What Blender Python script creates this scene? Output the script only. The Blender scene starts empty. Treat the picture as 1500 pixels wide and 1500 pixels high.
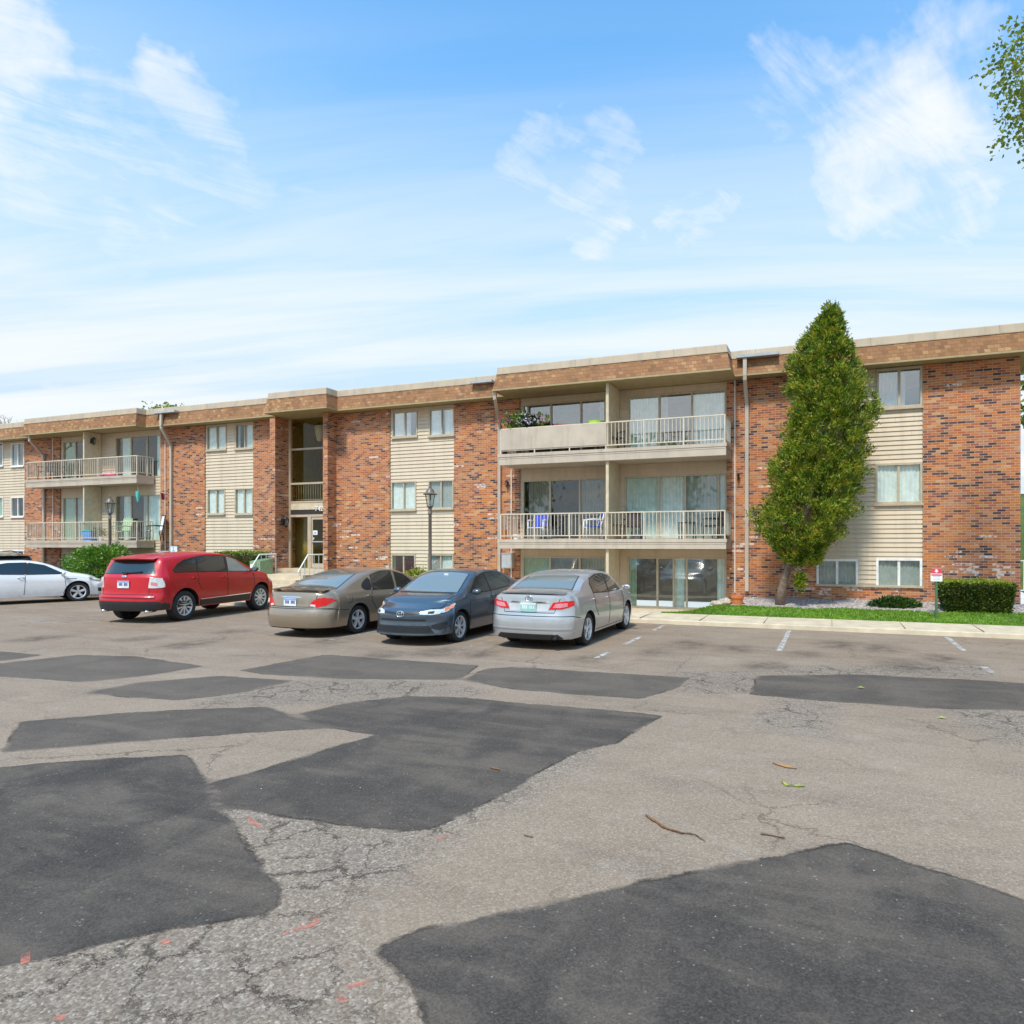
import bpy, bmesh, math, random
from mathutils import Vector, Matrix, noise
from mathutils.bvhtree import BVHTree
R = math.radians
scene = bpy.context.scene
col = scene.collection
random.seed(7)
rnd = random.Random(11)

# ------------------------------------------------------------------ camera numbers (facade-aligned world: X along the facade, Y into it)
CX0, CF, CH, CY0 = 835.0, 996.0, 2.0, 797.0
TH = math.atan((1216 - CX0) / CF)
CT, ST = math.cos(TH), math.sin(TH)
def ray(px):
    a = (px - CX0) / CF
    return (a * CT - ST, CT + a * ST)
def wx(px, Y):                                   # X on the vertical plane Y
    r = ray(px); return r[0] * Y / r[1]
def wz(px, py, Y):                               # height on the vertical plane Y
    r = ray(px); return CH + (CY0 - py) * (Y / r[1]) / CF
def gp(px, py, z=0.0):                           # point on the ground
    zc = CF * (CH - z) / (py - CY0); r = ray(px)
    return (r[0] * zc, r[1] * zc)

# ------------------------------------------------------------------ materials
MATS = {}
class NT:
    def __init__(self, name):
        self.m = bpy.data.materials.new(name); self.m.use_nodes = True
        self.t = self.m.node_tree; self.t.nodes.clear()
        self.out = self.n('ShaderNodeOutputMaterial')
    def n(self, typ, **kw):
        nd = self.t.nodes.new(typ)
        for k, v in kw.items():
            if k.startswith('i_'):
                key = k[2:]
                key = int(key) if key.isdigit() else key.replace('_', ' ')
                self.set(nd, key, v)
            else: setattr(nd, k, v)
        return nd
    def set(self, nd, key, v):
        s = nd.inputs[key]
        if isinstance(v, bpy.types.NodeSocket): self.t.links.new(v, s)
        else:
            if s.type == 'RGBA' and len(v) == 3: v = (*v, 1)
            s.default_value = v
    def link(self, a, b): self.t.links.new(a, b)
    def math(self, op, a, b=None, c=None, clamp=False):
        nd = self.n('ShaderNodeMath', operation=op); nd.use_clamp = clamp
        self.set(nd, 0, a)
        if b is not None: self.set(nd, 1, b)
        if c is not None: self.set(nd, 2, c)
        return nd.outputs[0]
    def mix(self, f, a, b, blend='MIX'):
        nd = self.n('ShaderNodeMix', data_type='RGBA', blend_type=blend)
        self.set(nd, 0, f); self.set(nd, 6, a); self.set(nd, 7, b)
        return nd.outputs[2]
    def ramp(self, f, stops, interp='LINEAR'):
        nd = self.n('ShaderNodeValToRGB'); cr = nd.color_ramp; cr.interpolation = interp
        while len(cr.elements) < len(stops): cr.elements.new(0.5)
        for e, (p, c) in zip(cr.elements, stops):
            e.position = p; e.color = (*c, 1) if len(c) == 3 else c
        self.set(nd, 0, f); return nd.outputs[0]
    def maprange(self, v, a, b, c=0.0, d=1.0, smooth=False):
        nd = self.n('ShaderNodeMapRange'); nd.clamp = True
        if smooth: nd.interpolation_type = 'SMOOTHSTEP'
        for k, x in zip((0, 1, 2, 3, 4), (v, a, b, c, d)): self.set(nd, k, x)
        return nd.outputs[0]
    def noise(self, vec, scale, detail=3.0, rough=0.55, dist=0.0):
        nd = self.n('ShaderNodeTexNoise'); self.set(nd, 'Vector', vec)
        self.set(nd, 'Scale', scale); self.set(nd, 'Detail', detail); self.set(nd, 'Roughness', rough); self.set(nd, 'Distortion', dist)
        return nd.outputs[0]
    def coord(self, kind='Object'):
        return self.n('ShaderNodeTexCoord').outputs[kind]
    def scalev(self, v, s):
        nd = self.n('ShaderNodeVectorMath', operation='MULTIPLY'); self.set(nd, 0, v); self.set(nd, 1, s); return nd.outputs[0]
    def bump(self, h, strength=0.3, dist=0.01):
        nd = self.n('ShaderNodeBump'); self.set(nd, 'Height', h); self.set(nd, 'Strength', strength); self.set(nd, 'Distance', dist)
        return nd.outputs[0]
    def principled(self, color, rough=0.6, metal=0.0, normal=None, **kw):
        p = self.n('ShaderNodeBsdfPrincipled')
        self.set(p, 'Base Color', color); self.set(p, 'Roughness', rough); self.set(p, 'Metallic', metal)
        if normal is not None: self.set(p, 'Normal', normal)
        for k, v in kw.items(): self.set(p, k.replace('_', ' '), v)
        return p
    def done(self, sh):
        self.link(sh.outputs[0] if hasattr(sh, 'outputs') else sh, self.out.inputs[0]); MATS[self.m.name] = self.m; return self.m

def plain(name, c, rough=0.6, metal=0.0, var=0.12, vscale=6.0, **kw):
    t = NT(name)
    v = t.coord()
    n = t.noise(v, vscale, 4)
    cc = t.mix(t.maprange(n, 0.3, 0.7), tuple(x * (1 - var) for x in c), tuple(min(1, x * (1 + var)) for x in c))
    return t.done(t.principled(cc, rough, metal, **kw))

def brickish(name, rowh, width, mortar_or_shade, stops, mcol, white=0.0, jitter=0.5, dirty=0.0, bumpd=0.006, rough=0.85):
    t = NT(name)
    sep = t.n('ShaderNodeSeparateXYZ'); t.set(sep, 0, t.coord())
    x, y, z = sep.outputs
    u = t.math('ADD', x, y)
    rf = t.math('DIVIDE', z, rowh)
    row = t.math('FLOOR', rf); rfr = t.math('FRACT', rf)
    off = t.math('MULTIPLY', t.math('FRACT', t.math('MULTIPLY', row, jitter)), 1.0)
    uu = t.math('ADD', t.math('DIVIDE', u, width), off)
    cid = t.math('FLOOR', uu); ufr = t.math('FRACT', uu)
    cmb = t.n('ShaderNodeCombineXYZ'); t.set(cmb, 0, cid); t.set(cmb, 1, row)
    wn = t.n('ShaderNodeTexWhiteNoise', noise_dimensions='3D'); t.set(wn, 0, cmb.outputs[0])
    big = t.noise(t.coord(), 0.55, 3)
    val = t.math('ADD', wn.outputs[0], t.math('MULTIPLY', t.math('SUBTRACT', big, 0.5), 0.35), clamp=True)
    c = t.ramp(val, stops)
    wash = t.noise(t.scalev(t.coord(), (0.7, 0.7, 0.28)), 0.8, 5, 0.6)
    c = t.mix(t.maprange(wash, 0.50, 0.74, 0, 0.26), c, (0.62, 0.30, 0.17))
    c = t.mix(t.maprange(t.noise(t.scalev(t.coord(), (2.2, 2.2, 0.25)), 0.9, 5, 0.65), 0.54, 0.80, 0, 0.35), c, (0.15, 0.07, 0.045))
    fine = t.noise(t.coord(), 40, 3)
    c = t.mix(t.math('MULTIPLY', fine, 0.30), c, (0.02, 0.015, 0.01), 'MIX')
    if white > 0:
        cmb2 = t.n('ShaderNodeCombineXYZ'); t.set(cmb2, 0, t.math('FLOOR', t.math('MULTIPLY', uu, 0.5))); t.set(cmb2, 1, row); t.set(cmb2, 2, 7.3)
        wn2 = t.n('ShaderNodeTexWhiteNoise', noise_dimensions='3D'); t.set(wn2, 0, cmb2.outputs[0])
        low = t.maprange(z, 1.2, 3.4, 1.0, 0.0)
        patch = t.maprange(t.noise(t.coord(), 0.8, 3), 0.45, 0.75)
        prob = t.math('MULTIPLY', t.math('ADD', t.math('MULTIPLY', low, patch), 0.018), white)
        wm = t.math('LESS_THAN', wn2.outputs[0], prob)
        wm = t.math('MULTIPLY', wm, t.maprange(t.noise(t.coord(), 14, 3), 0.40, 0.55))
        c = t.mix(t.math('MULTIPLY', wm, 0.85), c, (0.72, 0.62, 0.55))
    mo = t.math('MAXIMUM', t.math('LESS_THAN', rfr, mortar_or_shade), t.math('LESS_THAN', ufr, mortar_or_shade * rowh / width))
    c = t.mix(mo, c, mcol)
    if dirty > 0:
        c = t.mix(t.math('MULTIPLY', t.maprange(t.noise(t.scalev(t.coord(), (1.2, 1.2, 0.35)), 1.0, 4), 0.5, 0.8), dirty), c, (0.05, 0.04, 0.035))
    h = t.math('SUBTRACT', t.math('MULTIPLY', t.math('SUBTRACT', 1.0, mo), 1.0), t.math('MULTIPLY', fine, 0.3))
    return t.done(t.principled(c, rough, 0, t.bump(h, 0.6, bumpd)))

def leafmat(name, stops, rough=0.5, trans=0.25, nw=0.35, ns=1.6):
    t = NT(name)
    g = t.n('ShaderNodeNewGeometry')
    n = t.noise(t.coord(), ns, 3)
    v = t.math('ADD', t.math('MULTIPLY', g.outputs['Random Per Island'], 1 - nw), t.math('MULTIPLY', t.maprange(n, 0.35, 0.65), nw))
    c = t.ramp(v, stops)
    p = t.principled(c, rough)
    tr = t.n('ShaderNodeBsdfTranslucent'); t.set(tr, 0, c)
    mx = t.n('ShaderNodeMixShader'); t.set(mx, 0, trans); t.link(p.outputs[0], mx.inputs[1]); t.link(tr.outputs[0], mx.inputs[2])
    return t.done(mx)

def glassmat(name, tint, ior, refl=1.0, solid=None, rough=0.02):
    t = NT(name)
    g_ = t.n('ShaderNodeNewGeometry'); dp = t.n('ShaderNodeVectorMath', operation='DOT_PRODUCT'); t.link(g_.outputs['Normal'], dp.inputs[0]); t.link(g_.outputs['Incoming'], dp.inputs[1])
    f0 = ((ior - 1)/(ior + 1))**2
    fres = t.math('ADD', f0, t.math('MULTIPLY', t.math('POWER', t.math('SUBTRACT', 1.0, t.math('ABSOLUTE', dp.outputs['Value']), clamp=True), 5.0), 1 - f0))
    nb = t.noise(t.coord(), 0.9, 1)
    nrm = t.bump(nb, 0.06, 0.05)
    gl = t.n('ShaderNodeBsdfGlossy'); t.set(gl, 'Color', (1, 1, 1)); t.set(gl, 'Roughness', rough); t.set(gl, 'Normal', nrm)
    if solid is None:
        b = t.n('ShaderNodeBsdfTransparent'); t.set(b, 0, tint)
    else:
        b = t.principled(solid, 0.2)
    mx = t.n('ShaderNodeMixShader'); t.set(mx, 0, t.math('MULTIPLY', fres, refl, clamp=True))
    t.link(b.outputs[0], mx.inputs[1]); t.link(gl.outputs[0], mx.inputs[2])
    return t.done(mx)

def carpaint(name, c, metal=0.35, rough=0.32, coat=1.0):
    t = NT(name)
    n = t.noise(t.coord(), 1.3, 3)
    dust = t.maprange(t.noise(t.coord(), 5, 5), 0.45, 0.8)
    sep = t.n('ShaderNodeSeparateXYZ'); t.set(sep, 0, t.coord())
    lowd = t.math('MULTIPLY', t.maprange(sep.outputs[2], 0.15, 0.65, 0.35, 0.04), dust)
    cc = t.mix(lowd, c, (0.22, 0.19, 0.16))
    p = t.principled(cc, t.math('ADD', rough, t.math('MULTIPLY', lowd, 0.4)), metal, Coat_Weight=coat, Coat_Roughness=0.04)
    return t.done(p)

plain('beige_trim', (0.62, 0.50, 0.38), 0.55)
plain('rail_paint', (0.64, 0.55, 0.42), 0.45)
plain('soffit_paint', (0.38, 0.295, 0.15), 0.7)
plain('cream_wall', (0.60, 0.50, 0.33), 0.75)
plain('frame_beige', (0.48, 0.40, 0.28), 0.5)
plain('frame_white', (0.80, 0.78, 0.74), 0.4)
plain('roof_gravel', (0.30, 0.28, 0.26), 0.9)
plain('dark_room', (0.035, 0.032, 0.03), 0.9)
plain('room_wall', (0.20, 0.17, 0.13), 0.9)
plain('lobby_wall', (0.40, 0.33, 0.12), 0.8)
plain('curtain_white', (0.80, 0.82, 0.78), 0.9)
plain('curtain_grey', (0.38, 0.40, 0.37), 0.9)
plain('curtain_taupe', (0.26, 0.23, 0.19), 0.9)
plain('curtain_green', (0.36, 0.47, 0.34), 0.9)
plain('curtain_teal', (0.68, 0.76, 0.70), 0.9)
plain('conduit_white', (0.75, 0.66, 0.58), 0.5)
plain('grey_metal', (0.42, 0.43, 0.43), 0.4)
plain('black_metal', (0.018, 0.018, 0.018), 0.45)
plain('lamp_bronze', (0.15, 0.125, 0.105), 0.4)
plain('concrete', (0.56, 0.46, 0.32), 0.9, vscale=3, var=0.16)
plain('number_white', (0.85, 0.85, 0.85), 0.5)
plain('bark', (0.20, 0.14, 0.10), 0.9, vscale=14, var=0.35)
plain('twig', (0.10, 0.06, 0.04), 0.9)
plain('terracotta', (0.62, 0.18, 0.05), 0.75)
plain('plastic_blue', (0.02, 0.05, 0.42), 0.5)
plain('bin_blue', (0.10, 0.32, 0.75), 0.4)
plain('plastic_white', (0.80, 0.80, 0.78), 0.4)
plain('wicker_dark', (0.035, 0.026, 0.026), 0.7)
plain('lime_plastic', (0.45, 0.75, 0.04), 0.4)
plain('yellow_plastic', (0.70, 0.70, 0.05), 0.4)
plain('red_plastic', (0.60, 0.05, 0.03), 0.4)
plain('pink_plastic', (0.75, 0.12, 0.30), 0.5)
plain('green_plastic', (0.38, 0.55, 0.32), 0.5)
plain('teal_cloth', (0.12, 0.55, 0.48), 0.8)
plain('petal_pink', (0.75, 0.22, 0.40), 0.7)
plain('petal_white', (0.80, 0.74, 0.82), 0.7)
plain('orange_glass', (0.65, 0.22, 0.03), 0.15)
plain('utility_green', (0.22, 0.32, 0.18), 0.5)
plain('sign_red', (0.65, 0.06, 0.10), 0.5)
plain('sign_blue', (0.10, 0.30, 0.62), 0.5)
plain('sign_pale', (0.72, 0.80, 0.84), 0.5)
plain('sign_grey', (0.42, 0.42, 0.44), 0.5)
plain('post_green', (0.05, 0.13, 0.06), 0.6)
plain('rock_tan', (0.45, 0.38, 0.30), 0.9, vscale=9, var=0.25)
plain('rubber', (0.022, 0.022, 0.023), 0.75)
plain('under_black', (0.012, 0.012, 0.012), 0.7)
plain('trim_black', (0.02, 0.021, 0.022), 0.45)
plain('alloy', (0.70, 0.70, 0.70), 0.32, 0.45)
plain('chrome', (0.80, 0.80, 0.80), 0.12, 1.0, var=0.02)
plain('seam_dark', (0.012, 0.012, 0.012), 0.6)
plain('plate_white', (0.72, 0.76, 0.80), 0.4)
plain('plate_blue', (0.22, 0.38, 0.72), 0.4)
plain('plate_teal', (0.30, 0.58, 0.50), 0.4)
plain('plate_ink', (0.04, 0.06, 0.20), 0.5)
plain('grass_edge', (0.06, 0.16, 0.02), 0.9)
t = NT('lens_red'); t.done(t.principled((0.62, 0.008, 0.008), 0.25, 0))
t = NT('lens_clear'); t.done(t.principled((0.72, 0.72, 0.70), 0.12, 0.25, Coat_Weight=1.0))
t = NT('lens_amber'); t.done(t.principled((0.75, 0.20, 0.04), 0.15, 0, Coat_Weight=1.0))
t = NT('lens_pink'); t.done(t.principled((0.70, 0.22, 0.25), 0.12, 0, Coat_Weight=1.0))
glassmat('window_glass', (0.93, 0.96, 0.95), 1.65)
glassmat('window_glass_bright', (0.94, 0.97, 0.97), 2.6)
glassmat('door_glass', (0.88, 0.86, 0.74), 1.35)
glassmat('car_glass', None, 1.5, solid=(0.012, 0.018, 0.019))
glassmat('car_glass_pale', None, 1.9, solid=(0.17, 0.20, 0.19))  # pale base colour stands in for sky reflected in the glass
glassmat('lamp_glass', (0.85, 0.88, 0.86), 1.6)
carpaint('paint_silver', (0.49, 0.49, 0.485), 0.5, 0.34)
carpaint('paint_tan', (0.32, 0.25, 0.175), 0.45, 0.34)
carpaint('paint_blue', (0.062, 0.094, 0.125), 0.35, 0.30)
carpaint('paint_red', (0.52, 0.004, 0.013), 0.0, 0.32, 0.35)
carpaint('paint_white', (0.80, 0.80, 0.79), 0.0, 0.35)
carpaint('paint_dark', (0.022, 0.028, 0.042), 0.3, 0.28)

brickish('brick', 0.0677, 0.2032, 0.15,
    [(0.0, (0.050, 0.036, 0.040)), (0.10, (0.10, 0.055, 0.055)), (0.15, (0.26, 0.100, 0.075)), (0.27, (0.40, 0.115, 0.050)), (0.46, (0.53, 0.165, 0.046)),
     (0.62, (0.62, 0.22, 0.058)), (0.76, (0.47, 0.168, 0.078)), (0.86, (0.62, 0.28, 0.105)), (0.94, (0.42, 0.19, 0.12)), (1.0, (0.66, 0.36, 0.17))], (0.54, 0.37, 0.245), white=0.42)
brickish('shingle', 0.105, 0.15, 0.10,
    [(0.0, (0.24, 0.118, 0.052)), (0.3, (0.33, 0.162, 0.068)), (0.55, (0.38, 0.192, 0.078)), (0.75, (0.35, 0.17, 0.072)), (0.9, (0.44, 0.24, 0.098)), (1.0, (0.50, 0.30, 0.13))],
    (0.26, 0.11, 0.05), jitter=0.37, bumpd=0.012)  # darker joint colour paints the shadow line under each shingle row
t = NT('siding')
sp = t.n('ShaderNodeSeparateXYZ'); t.set(sp, 0, t.coord())
nn = t.noise(t.scalev(t.coord(), (0.4, 0.4, 6.0)), 1.5, 4)
cs = t.mix(nn, (0.60, 0.485, 0.345), (0.68, 0.56, 0.405))
cs = t.mix(t.maprange(t.noise(t.scalev(t.coord(), (5.0, 5.0, 0.35)), 1.0, 5, 0.65), 0.48, 0.78, 0, 0.40), cs, (0.33, 0.27, 0.19))
cs = t.mix(t.maprange(t.noise(t.coord(), 0.9, 4), 0.45, 0.75, 0, 0.22), cs, (0.42, 0.35, 0.26))
jx = t.math('FRACT', t.math('ADD', t.math('DIVIDE', sp.outputs[0], 3.66), t.math('MULTIPLY', t.math('FLOOR', t.math('DIVIDE', sp.outputs[2], 0.128)), 0.37)))
cs = t.mix(t.math('MULTIPLY', t.math('LESS_THAN', jx, 0.0022), 0.6), cs, (0.2, 0.16, 0.11))
t.done(t.principled(cs, 0.6))
def weathered(name, c, joint=0.0, rough=0.6):
    t = NT(name); v = t.coord(); sp = t.n('ShaderNodeSeparateXYZ'); t.set(sp, 0, v)
    cc = t.mix(t.maprange(t.noise(v, 2.0, 4), 0.3, 0.7), tuple(x*0.90 for x in c), tuple(x*1.08 for x in c))
    cc = t.mix(t.maprange(t.noise(t.scalev(v, (4.0, 4.0, 0.5)), 1.3, 5, 0.65), 0.50, 0.80, 0, 0.5), cc, tuple(x*0.45 for x in c))
    if joint:
        f = t.math('FRACT', t.math('DIVIDE', t.math('ADD', sp.outputs[0], sp.outputs[1]), joint))
        cc = t.mix(t.math('MULTIPLY', t.math('LESS_THAN', f, 0.012/joint), 0.7), cc, tuple(x*0.3 for x in c))
    return t.done(t.principled(cc, rough))
weathered('parapet_metal', (0.50, 0.40, 0.28), 3.05, 0.5)
weathered('slab_paint', (0.52, 0.43, 0.33), 0.0, 0.7)
weathered('downspout_metal', (0.50, 0.42, 0.33), 0.0, 0.5)

leafmat('leaf_arbor', [(0.0, (0.022, 0.050, 0.006)), (0.26, (0.08, 0.15, 0.010)), (0.50, (0.20, 0.29, 0.016)), (0.78, (0.40, 0.40, 0.028)), (1.0, (0.56, 0.32, 0.05))], trans=0.35, nw=0.62, ns=4.5)  # darkest stops paint in the shadows between foliage clumps
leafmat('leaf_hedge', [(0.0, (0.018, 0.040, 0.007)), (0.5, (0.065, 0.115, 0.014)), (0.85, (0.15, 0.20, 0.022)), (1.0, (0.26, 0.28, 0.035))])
leafmat('leaf_hedge_lit', [(0.0, (0.14, 0.21, 0.012)), (0.6, (0.30, 0.37, 0.025)), (1.0, (0.44, 0.42, 0.05))])  # sunlight on the hedge top, painted as a lighter leaf colour
leafmat('leaf_bush', [(0.0, (0.035, 0.10, 0.008)), (0.5, (0.11, 0.25, 0.016)), (1.0, (0.25, 0.38, 0.04))])
leafmat('leaf_spring', [(0.0, (0.08, 0.13, 0.015)), (0.6, (0.22, 0.29, 0.03)), (1.0, (0.42, 0.40, 0.05))], trans=0.5)
leafmat('leaf_yellow', [(0.0, (0.12, 0.18, 0.02)), (0.6, (0.35, 0.38, 0.05)), (1.0, (0.5, 0.45, 0.10))])
leafmat('leaf_dark', [(0.0, (0.010, 0.024, 0.008)), (0.6, (0.028, 0.055, 0.014)), (1.0, (0.055, 0.09, 0.02))])
leafmat('leaf_juniper', [(0.0, (0.012, 0.04, 0.008)), (0.6, (0.04, 0.10, 0.012)), (1.0, (0.10, 0.19, 0.02))])
leafmat('grass_blade', [(0.0, (0.08, 0.17, 0.008)), (0.5, (0.16, 0.31, 0.014)), (0.85, (0.26, 0.42, 0.025)), (1.0, (0.38, 0.38, 0.08))])
plain('lawn_soil', (0.10, 0.19, 0.02), 0.95, vscale=2.5, var=0.4)
plain('hill_grass', (0.065, 0.115, 0.02), 0.95, vscale=0.8, var=0.3)

def asphalt_nodes(t, base_a, base_b, stone_amt, crack_amt, wornattr=False):
    v = t.coord()
    big = t.noise(v, 0.22, 4); mid = t.noise(v, 1.6, 5, 0.65)
    c = t.mix(t.maprange(big, 0.35, 0.65), base_a, base_b)
    c = t.mix(t.maprange(mid, 0.35, 0.75, 0.0, 0.35), c, tuple(x * 0.70 for x in base_a))
    return v, big, mid, c

t = NT('asphalt_old')
v, big, mid, c = asphalt_nodes(t, (0.285, 0.208, 0.142), (0.340, 0.255, 0.180), 1, 1)
at = t.n('ShaderNodeAttribute', attribute_name='worn'); worn = at.outputs['Fac']
at2 = t.n('ShaderNodeAttribute', attribute_name='stain'); stain = at2.outputs['Fac']
at3 = t.n('ShaderNodeAttribute', attribute_name='patch'); pd = at3.outputs['Fac']
at4 = t.n('ShaderNodeAttribute', attribute_name='tone'); tone = at4.outputs['Fac']
sp = t.n('ShaderNodeSeparateXYZ'); t.set(sp, 0, v)
lane = t.math('MULTIPLY', t.maprange(sp.outputs[1], 7.5, 11.0, 0, 1), t.maprange(t.noise(t.scalev(v, (0.35, 0.9, 1)), 0.8, 5, 0.6), 0.40, 0.62))
c = t.mix(t.math('MULTIPLY', lane, 0.75), c, (0.25, 0.165, 0.102))
c = t.mix(t.math('MULTIPLY', t.maprange(t.noise(t.scalev(v, (0.5, 1.5, 1)), 1.1, 6, 0.7), 0.48, 0.72), 0.55), c, (0.125, 0.093, 0.068))
c = t.mix(t.math('MULTIPLY', t.maprange(t.noise(t.scalev(v, (0.7, 1.2, 1)), 1.7, 6, 0.7), 0.56, 0.78), 0.5), c, (0.42, 0.36, 0.295))
vo = t.n('ShaderNodeTexVoronoi', feature='F1'); t.set(vo, 'Vector', v); t.set(vo, 'Scale', 78.0)
wn = t.n('ShaderNodeTexWhiteNoise', noise_dimensions='3D'); t.set(wn, 0, vo.outputs['Color'])
stone = t.ramp(wn.outputs[0], [(0.0, (0.12, 0.092, 0.072)), (0.35, (0.22, 0.175, 0.135)), (0.75, (0.32, 0.265, 0.21)), (0.95, (0.42, 0.36, 0.30)), (1.0, (0.56, 0.50, 0.43))])
c = t.mix(t.math('ADD', 0.30, t.math('MULTIPLY', worn, 0.36)), c, stone)
clump = t.maprange(t.noise(v, 26, 4, 0.7), 0.42, 0.62)
c = t.mix(t.math('MULTIPLY', t.math('MULTIPLY', worn, clump), 0.5), c, (0.115, 0.092, 0.072))
vo2 = t.n('ShaderNodeTexVoronoi', feature='DISTANCE_TO_EDGE')
dv = t.n('ShaderNodeVectorMath', operation='ADD'); t.set(dv, 0, v)
nz = t.n('ShaderNodeTexNoise'); t.set(nz, 'Vector', v); t.set(nz, 'Scale', 2.4); t.set(nz, 'Detail', 6.0); t.set(nz, 'Roughness', 0.75)
t.set(dv, 1, t.scalev(nz.outputs[1], (0.6, 0.6, 0)))
t.set(vo2, 'Vector', dv.outputs[0]); t.set(vo2, 'Scale', 2.6)
vo3 = t.n('ShaderNodeTexVoronoi', feature='DISTANCE_TO_EDGE'); t.set(vo3, 'Vector', dv.outputs[0]); t.set(vo3, 'Scale', 0.55)
cr1 = t.math('MULTIPLY', t.maprange(vo2.outputs[0], 0.0, 0.034, 1, 0), t.maprange(worn, 0.25, 0.8))
cr1 = t.math('MULTIPLY', cr1, t.maprange(t.noise(v, 1.9, 3), 0.36, 0.54))
cr2 = t.math('MULTIPLY', t.maprange(vo3.outputs[0], 0.0, 0.007, 1, 0), t.maprange(t.noise(v, 0.35, 3), 0.47, 0.62, 0, 0.8))
crk = t.math('MAXIMUM', cr1, cr2)
c = t.mix(t.math('MULTIPLY', crk, 0.8), c, (0.045, 0.035, 0.028))
# --- dark repair patches: signed distance baked per vertex, made ragged here
e1 = t.math('MULTIPLY', t.math('SUBTRACT', t.noise(v, 3.2, 4, 0.6), 0.5), 0.10)
e2 = t.math('MULTIPLY', t.math('SUBTRACT', t.noise(v, 26, 5, 0.75), 0.5), 0.085)
dd = t.math('ADD', pd, t.math('ADD', e1, e2))
feather = t.maprange(t.noise(v, 0.9, 3), 0.50, 0.68, 0.006, 0.16)
pm = t.math('DIVIDE', t.math('ADD', dd, t.math('MULTIPLY', feather, 0.5)), feather, clamp=True)
pc = t.mix(t.maprange(t.noise(v, 0.7, 5, 0.6), 0.3, 0.7), (0.060, 0.048, 0.039), (0.096, 0.078, 0.062))
pc = t.mix(t.maprange(t.noise(t.scalev(v, (0.30, 1.7, 1)), 1.0, 6, 0.62, 0.6), 0.46, 0.60, 0, 0.75), pc, (0.175, 0.138, 0.104))
pc = t.mix(t.maprange(t.noise(t.scalev(v, (1.0, 2.2, 1)), 2.6, 6, 0.65, 0.5), 0.50, 0.66, 0, 0.55), pc, (0.15, 0.12, 0.09))
pc = t.mix(t.maprange(t.noise(t.scalev(v, (1.9, 0.4, 1)), 0.8, 5, 0.6, 0.4), 0.50, 0.74, 0, 0.6), pc, (0.19, 0.15, 0.115))
pc = t.mix(t.maprange(t.noise(t.scalev(v, (1.0, 1.0, 1)), 1.4, 5, 0.6, 0.4), 0.48, 0.62, 0, 0.75), pc, (0.042, 0.036, 0.031))
pc = t.mix(t.math('MULTIPLY', tone, t.maprange(t.noise(v, 1.1, 5, 0.65), 0.3, 0.7, 0.7, 1.5)), pc, (0.20, 0.158, 0.12))
vp = t.n('ShaderNodeTexVoronoi', feature='F1'); t.set(vp, 'Vector', v); t.set(vp, 'Scale', 95.0)
wp = t.n('ShaderNodeTexWhiteNoise', noise_dimensions='3D'); t.set(wp, 0, vp.outputs['Color'])
pst = t.ramp(wp.outputs[0], [(0.0, (0.025, 0.022, 0.020)), (0.5, (0.070, 0.060, 0.052)), (0.993, (0.13, 0.11, 0.095)), (1.0, (0.45, 0.41, 0.36))])
pc = t.mix(0.36, pc, pst)
vb = t.n('ShaderNodeTexVoronoi', feature='F1'); t.set(vb, 'Vector', v); t.set(vb, 'Scale', 3.4)
pc = t.mix(t.math('LESS_THAN', vb.outputs['Distance'], 0.022), pc, (0.55, 0.50, 0.43))
c = t.mix(pm, c, pc)
seam = t.math('MULTIPLY', t.maprange(t.math('ABSOLUTE', t.math('ADD', dd, 0.006)), 0.003, 0.020, 1, 0), t.maprange(t.noise(v, 1.3, 4), 0.36, 0.56))
seam = t.math('MULTIPLY', seam, t.maprange(feather, 0.01, 0.06, 1, 0.15))
c = t.mix(t.math('MULTIPLY', seam, 0.85), c, (0.030, 0.025, 0.021))
c = t.mix(t.math('MULTIPLY', stain, t.maprange(t.noise(v, 3.0, 5, 0.7), 0.3, 0.65)), c, (0.055, 0.042, 0.034))
rel = t.mix(pm, vo.outputs['Distance'], t.scalev(vp.outputs['Distance'], (0.5, 0.5, 0.5)))
hb = t.math('SUBTRACT', t.math('MULTIPLY', rel, -0.5), t.math('MULTIPLY', t.math('MAXIMUM', t.math('MULTIPLY', crk, t.math('SUBTRACT', 1.0, pm)), t.math('MULTIPLY', seam, 0.7)), 2.0))
t.done(t.principled(c, t.math('SUBTRACT', 0.9, t.math('MULTIPLY', pm, 0.12)), 0, t.bump(hb, 0.55, 0.008), Specular_IOR_Level=0.15))
t = NT('asphalt_seam')
t.done(t.principled(t.mix(t.noise(t.coord(), 30, 4), (0.035, 0.032, 0.03), (0.13, 0.115, 0.10)), 0.9))

def wornpaint(name, c, lo, hi):
    t = NT(name)
    n = t.noise(t.coord(), 7, 6, 0.75)
    p = t.principled(t.mix(t.noise(t.coord(), 30, 3), c, tuple(x * 0.8 for x in c)), 0.8)
    tr = t.n('ShaderNodeBsdfTransparent')
    mx = t.n('ShaderNodeMixShader'); t.set(mx, 0, t.maprange(n, lo, hi)); t.link(tr.outputs[0], mx.inputs[1]); t.link(p.outputs[0], mx.inputs[2])
    return t.done(mx)
wornpaint('line_white', (0.66, 0.63, 0.58), 0.40, 0.60)
wornpaint('line_faint', (0.48, 0.45, 0.41), 0.46, 0.64)
wornpaint('spray_orange', (0.78, 0.25, 0.17), 0.40, 0.72)
t = NT('gravel_stone')
v = t.coord(); vo = t.n('ShaderNodeTexVoronoi', feature='F1'); t.set(vo, 'Vector', v); t.set(vo, 'Scale', 22.0)
wn = t.n('ShaderNodeTexWhiteNoise', noise_dimensions='3D'); t.set(wn, 0, vo.outputs['Color'])
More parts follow.
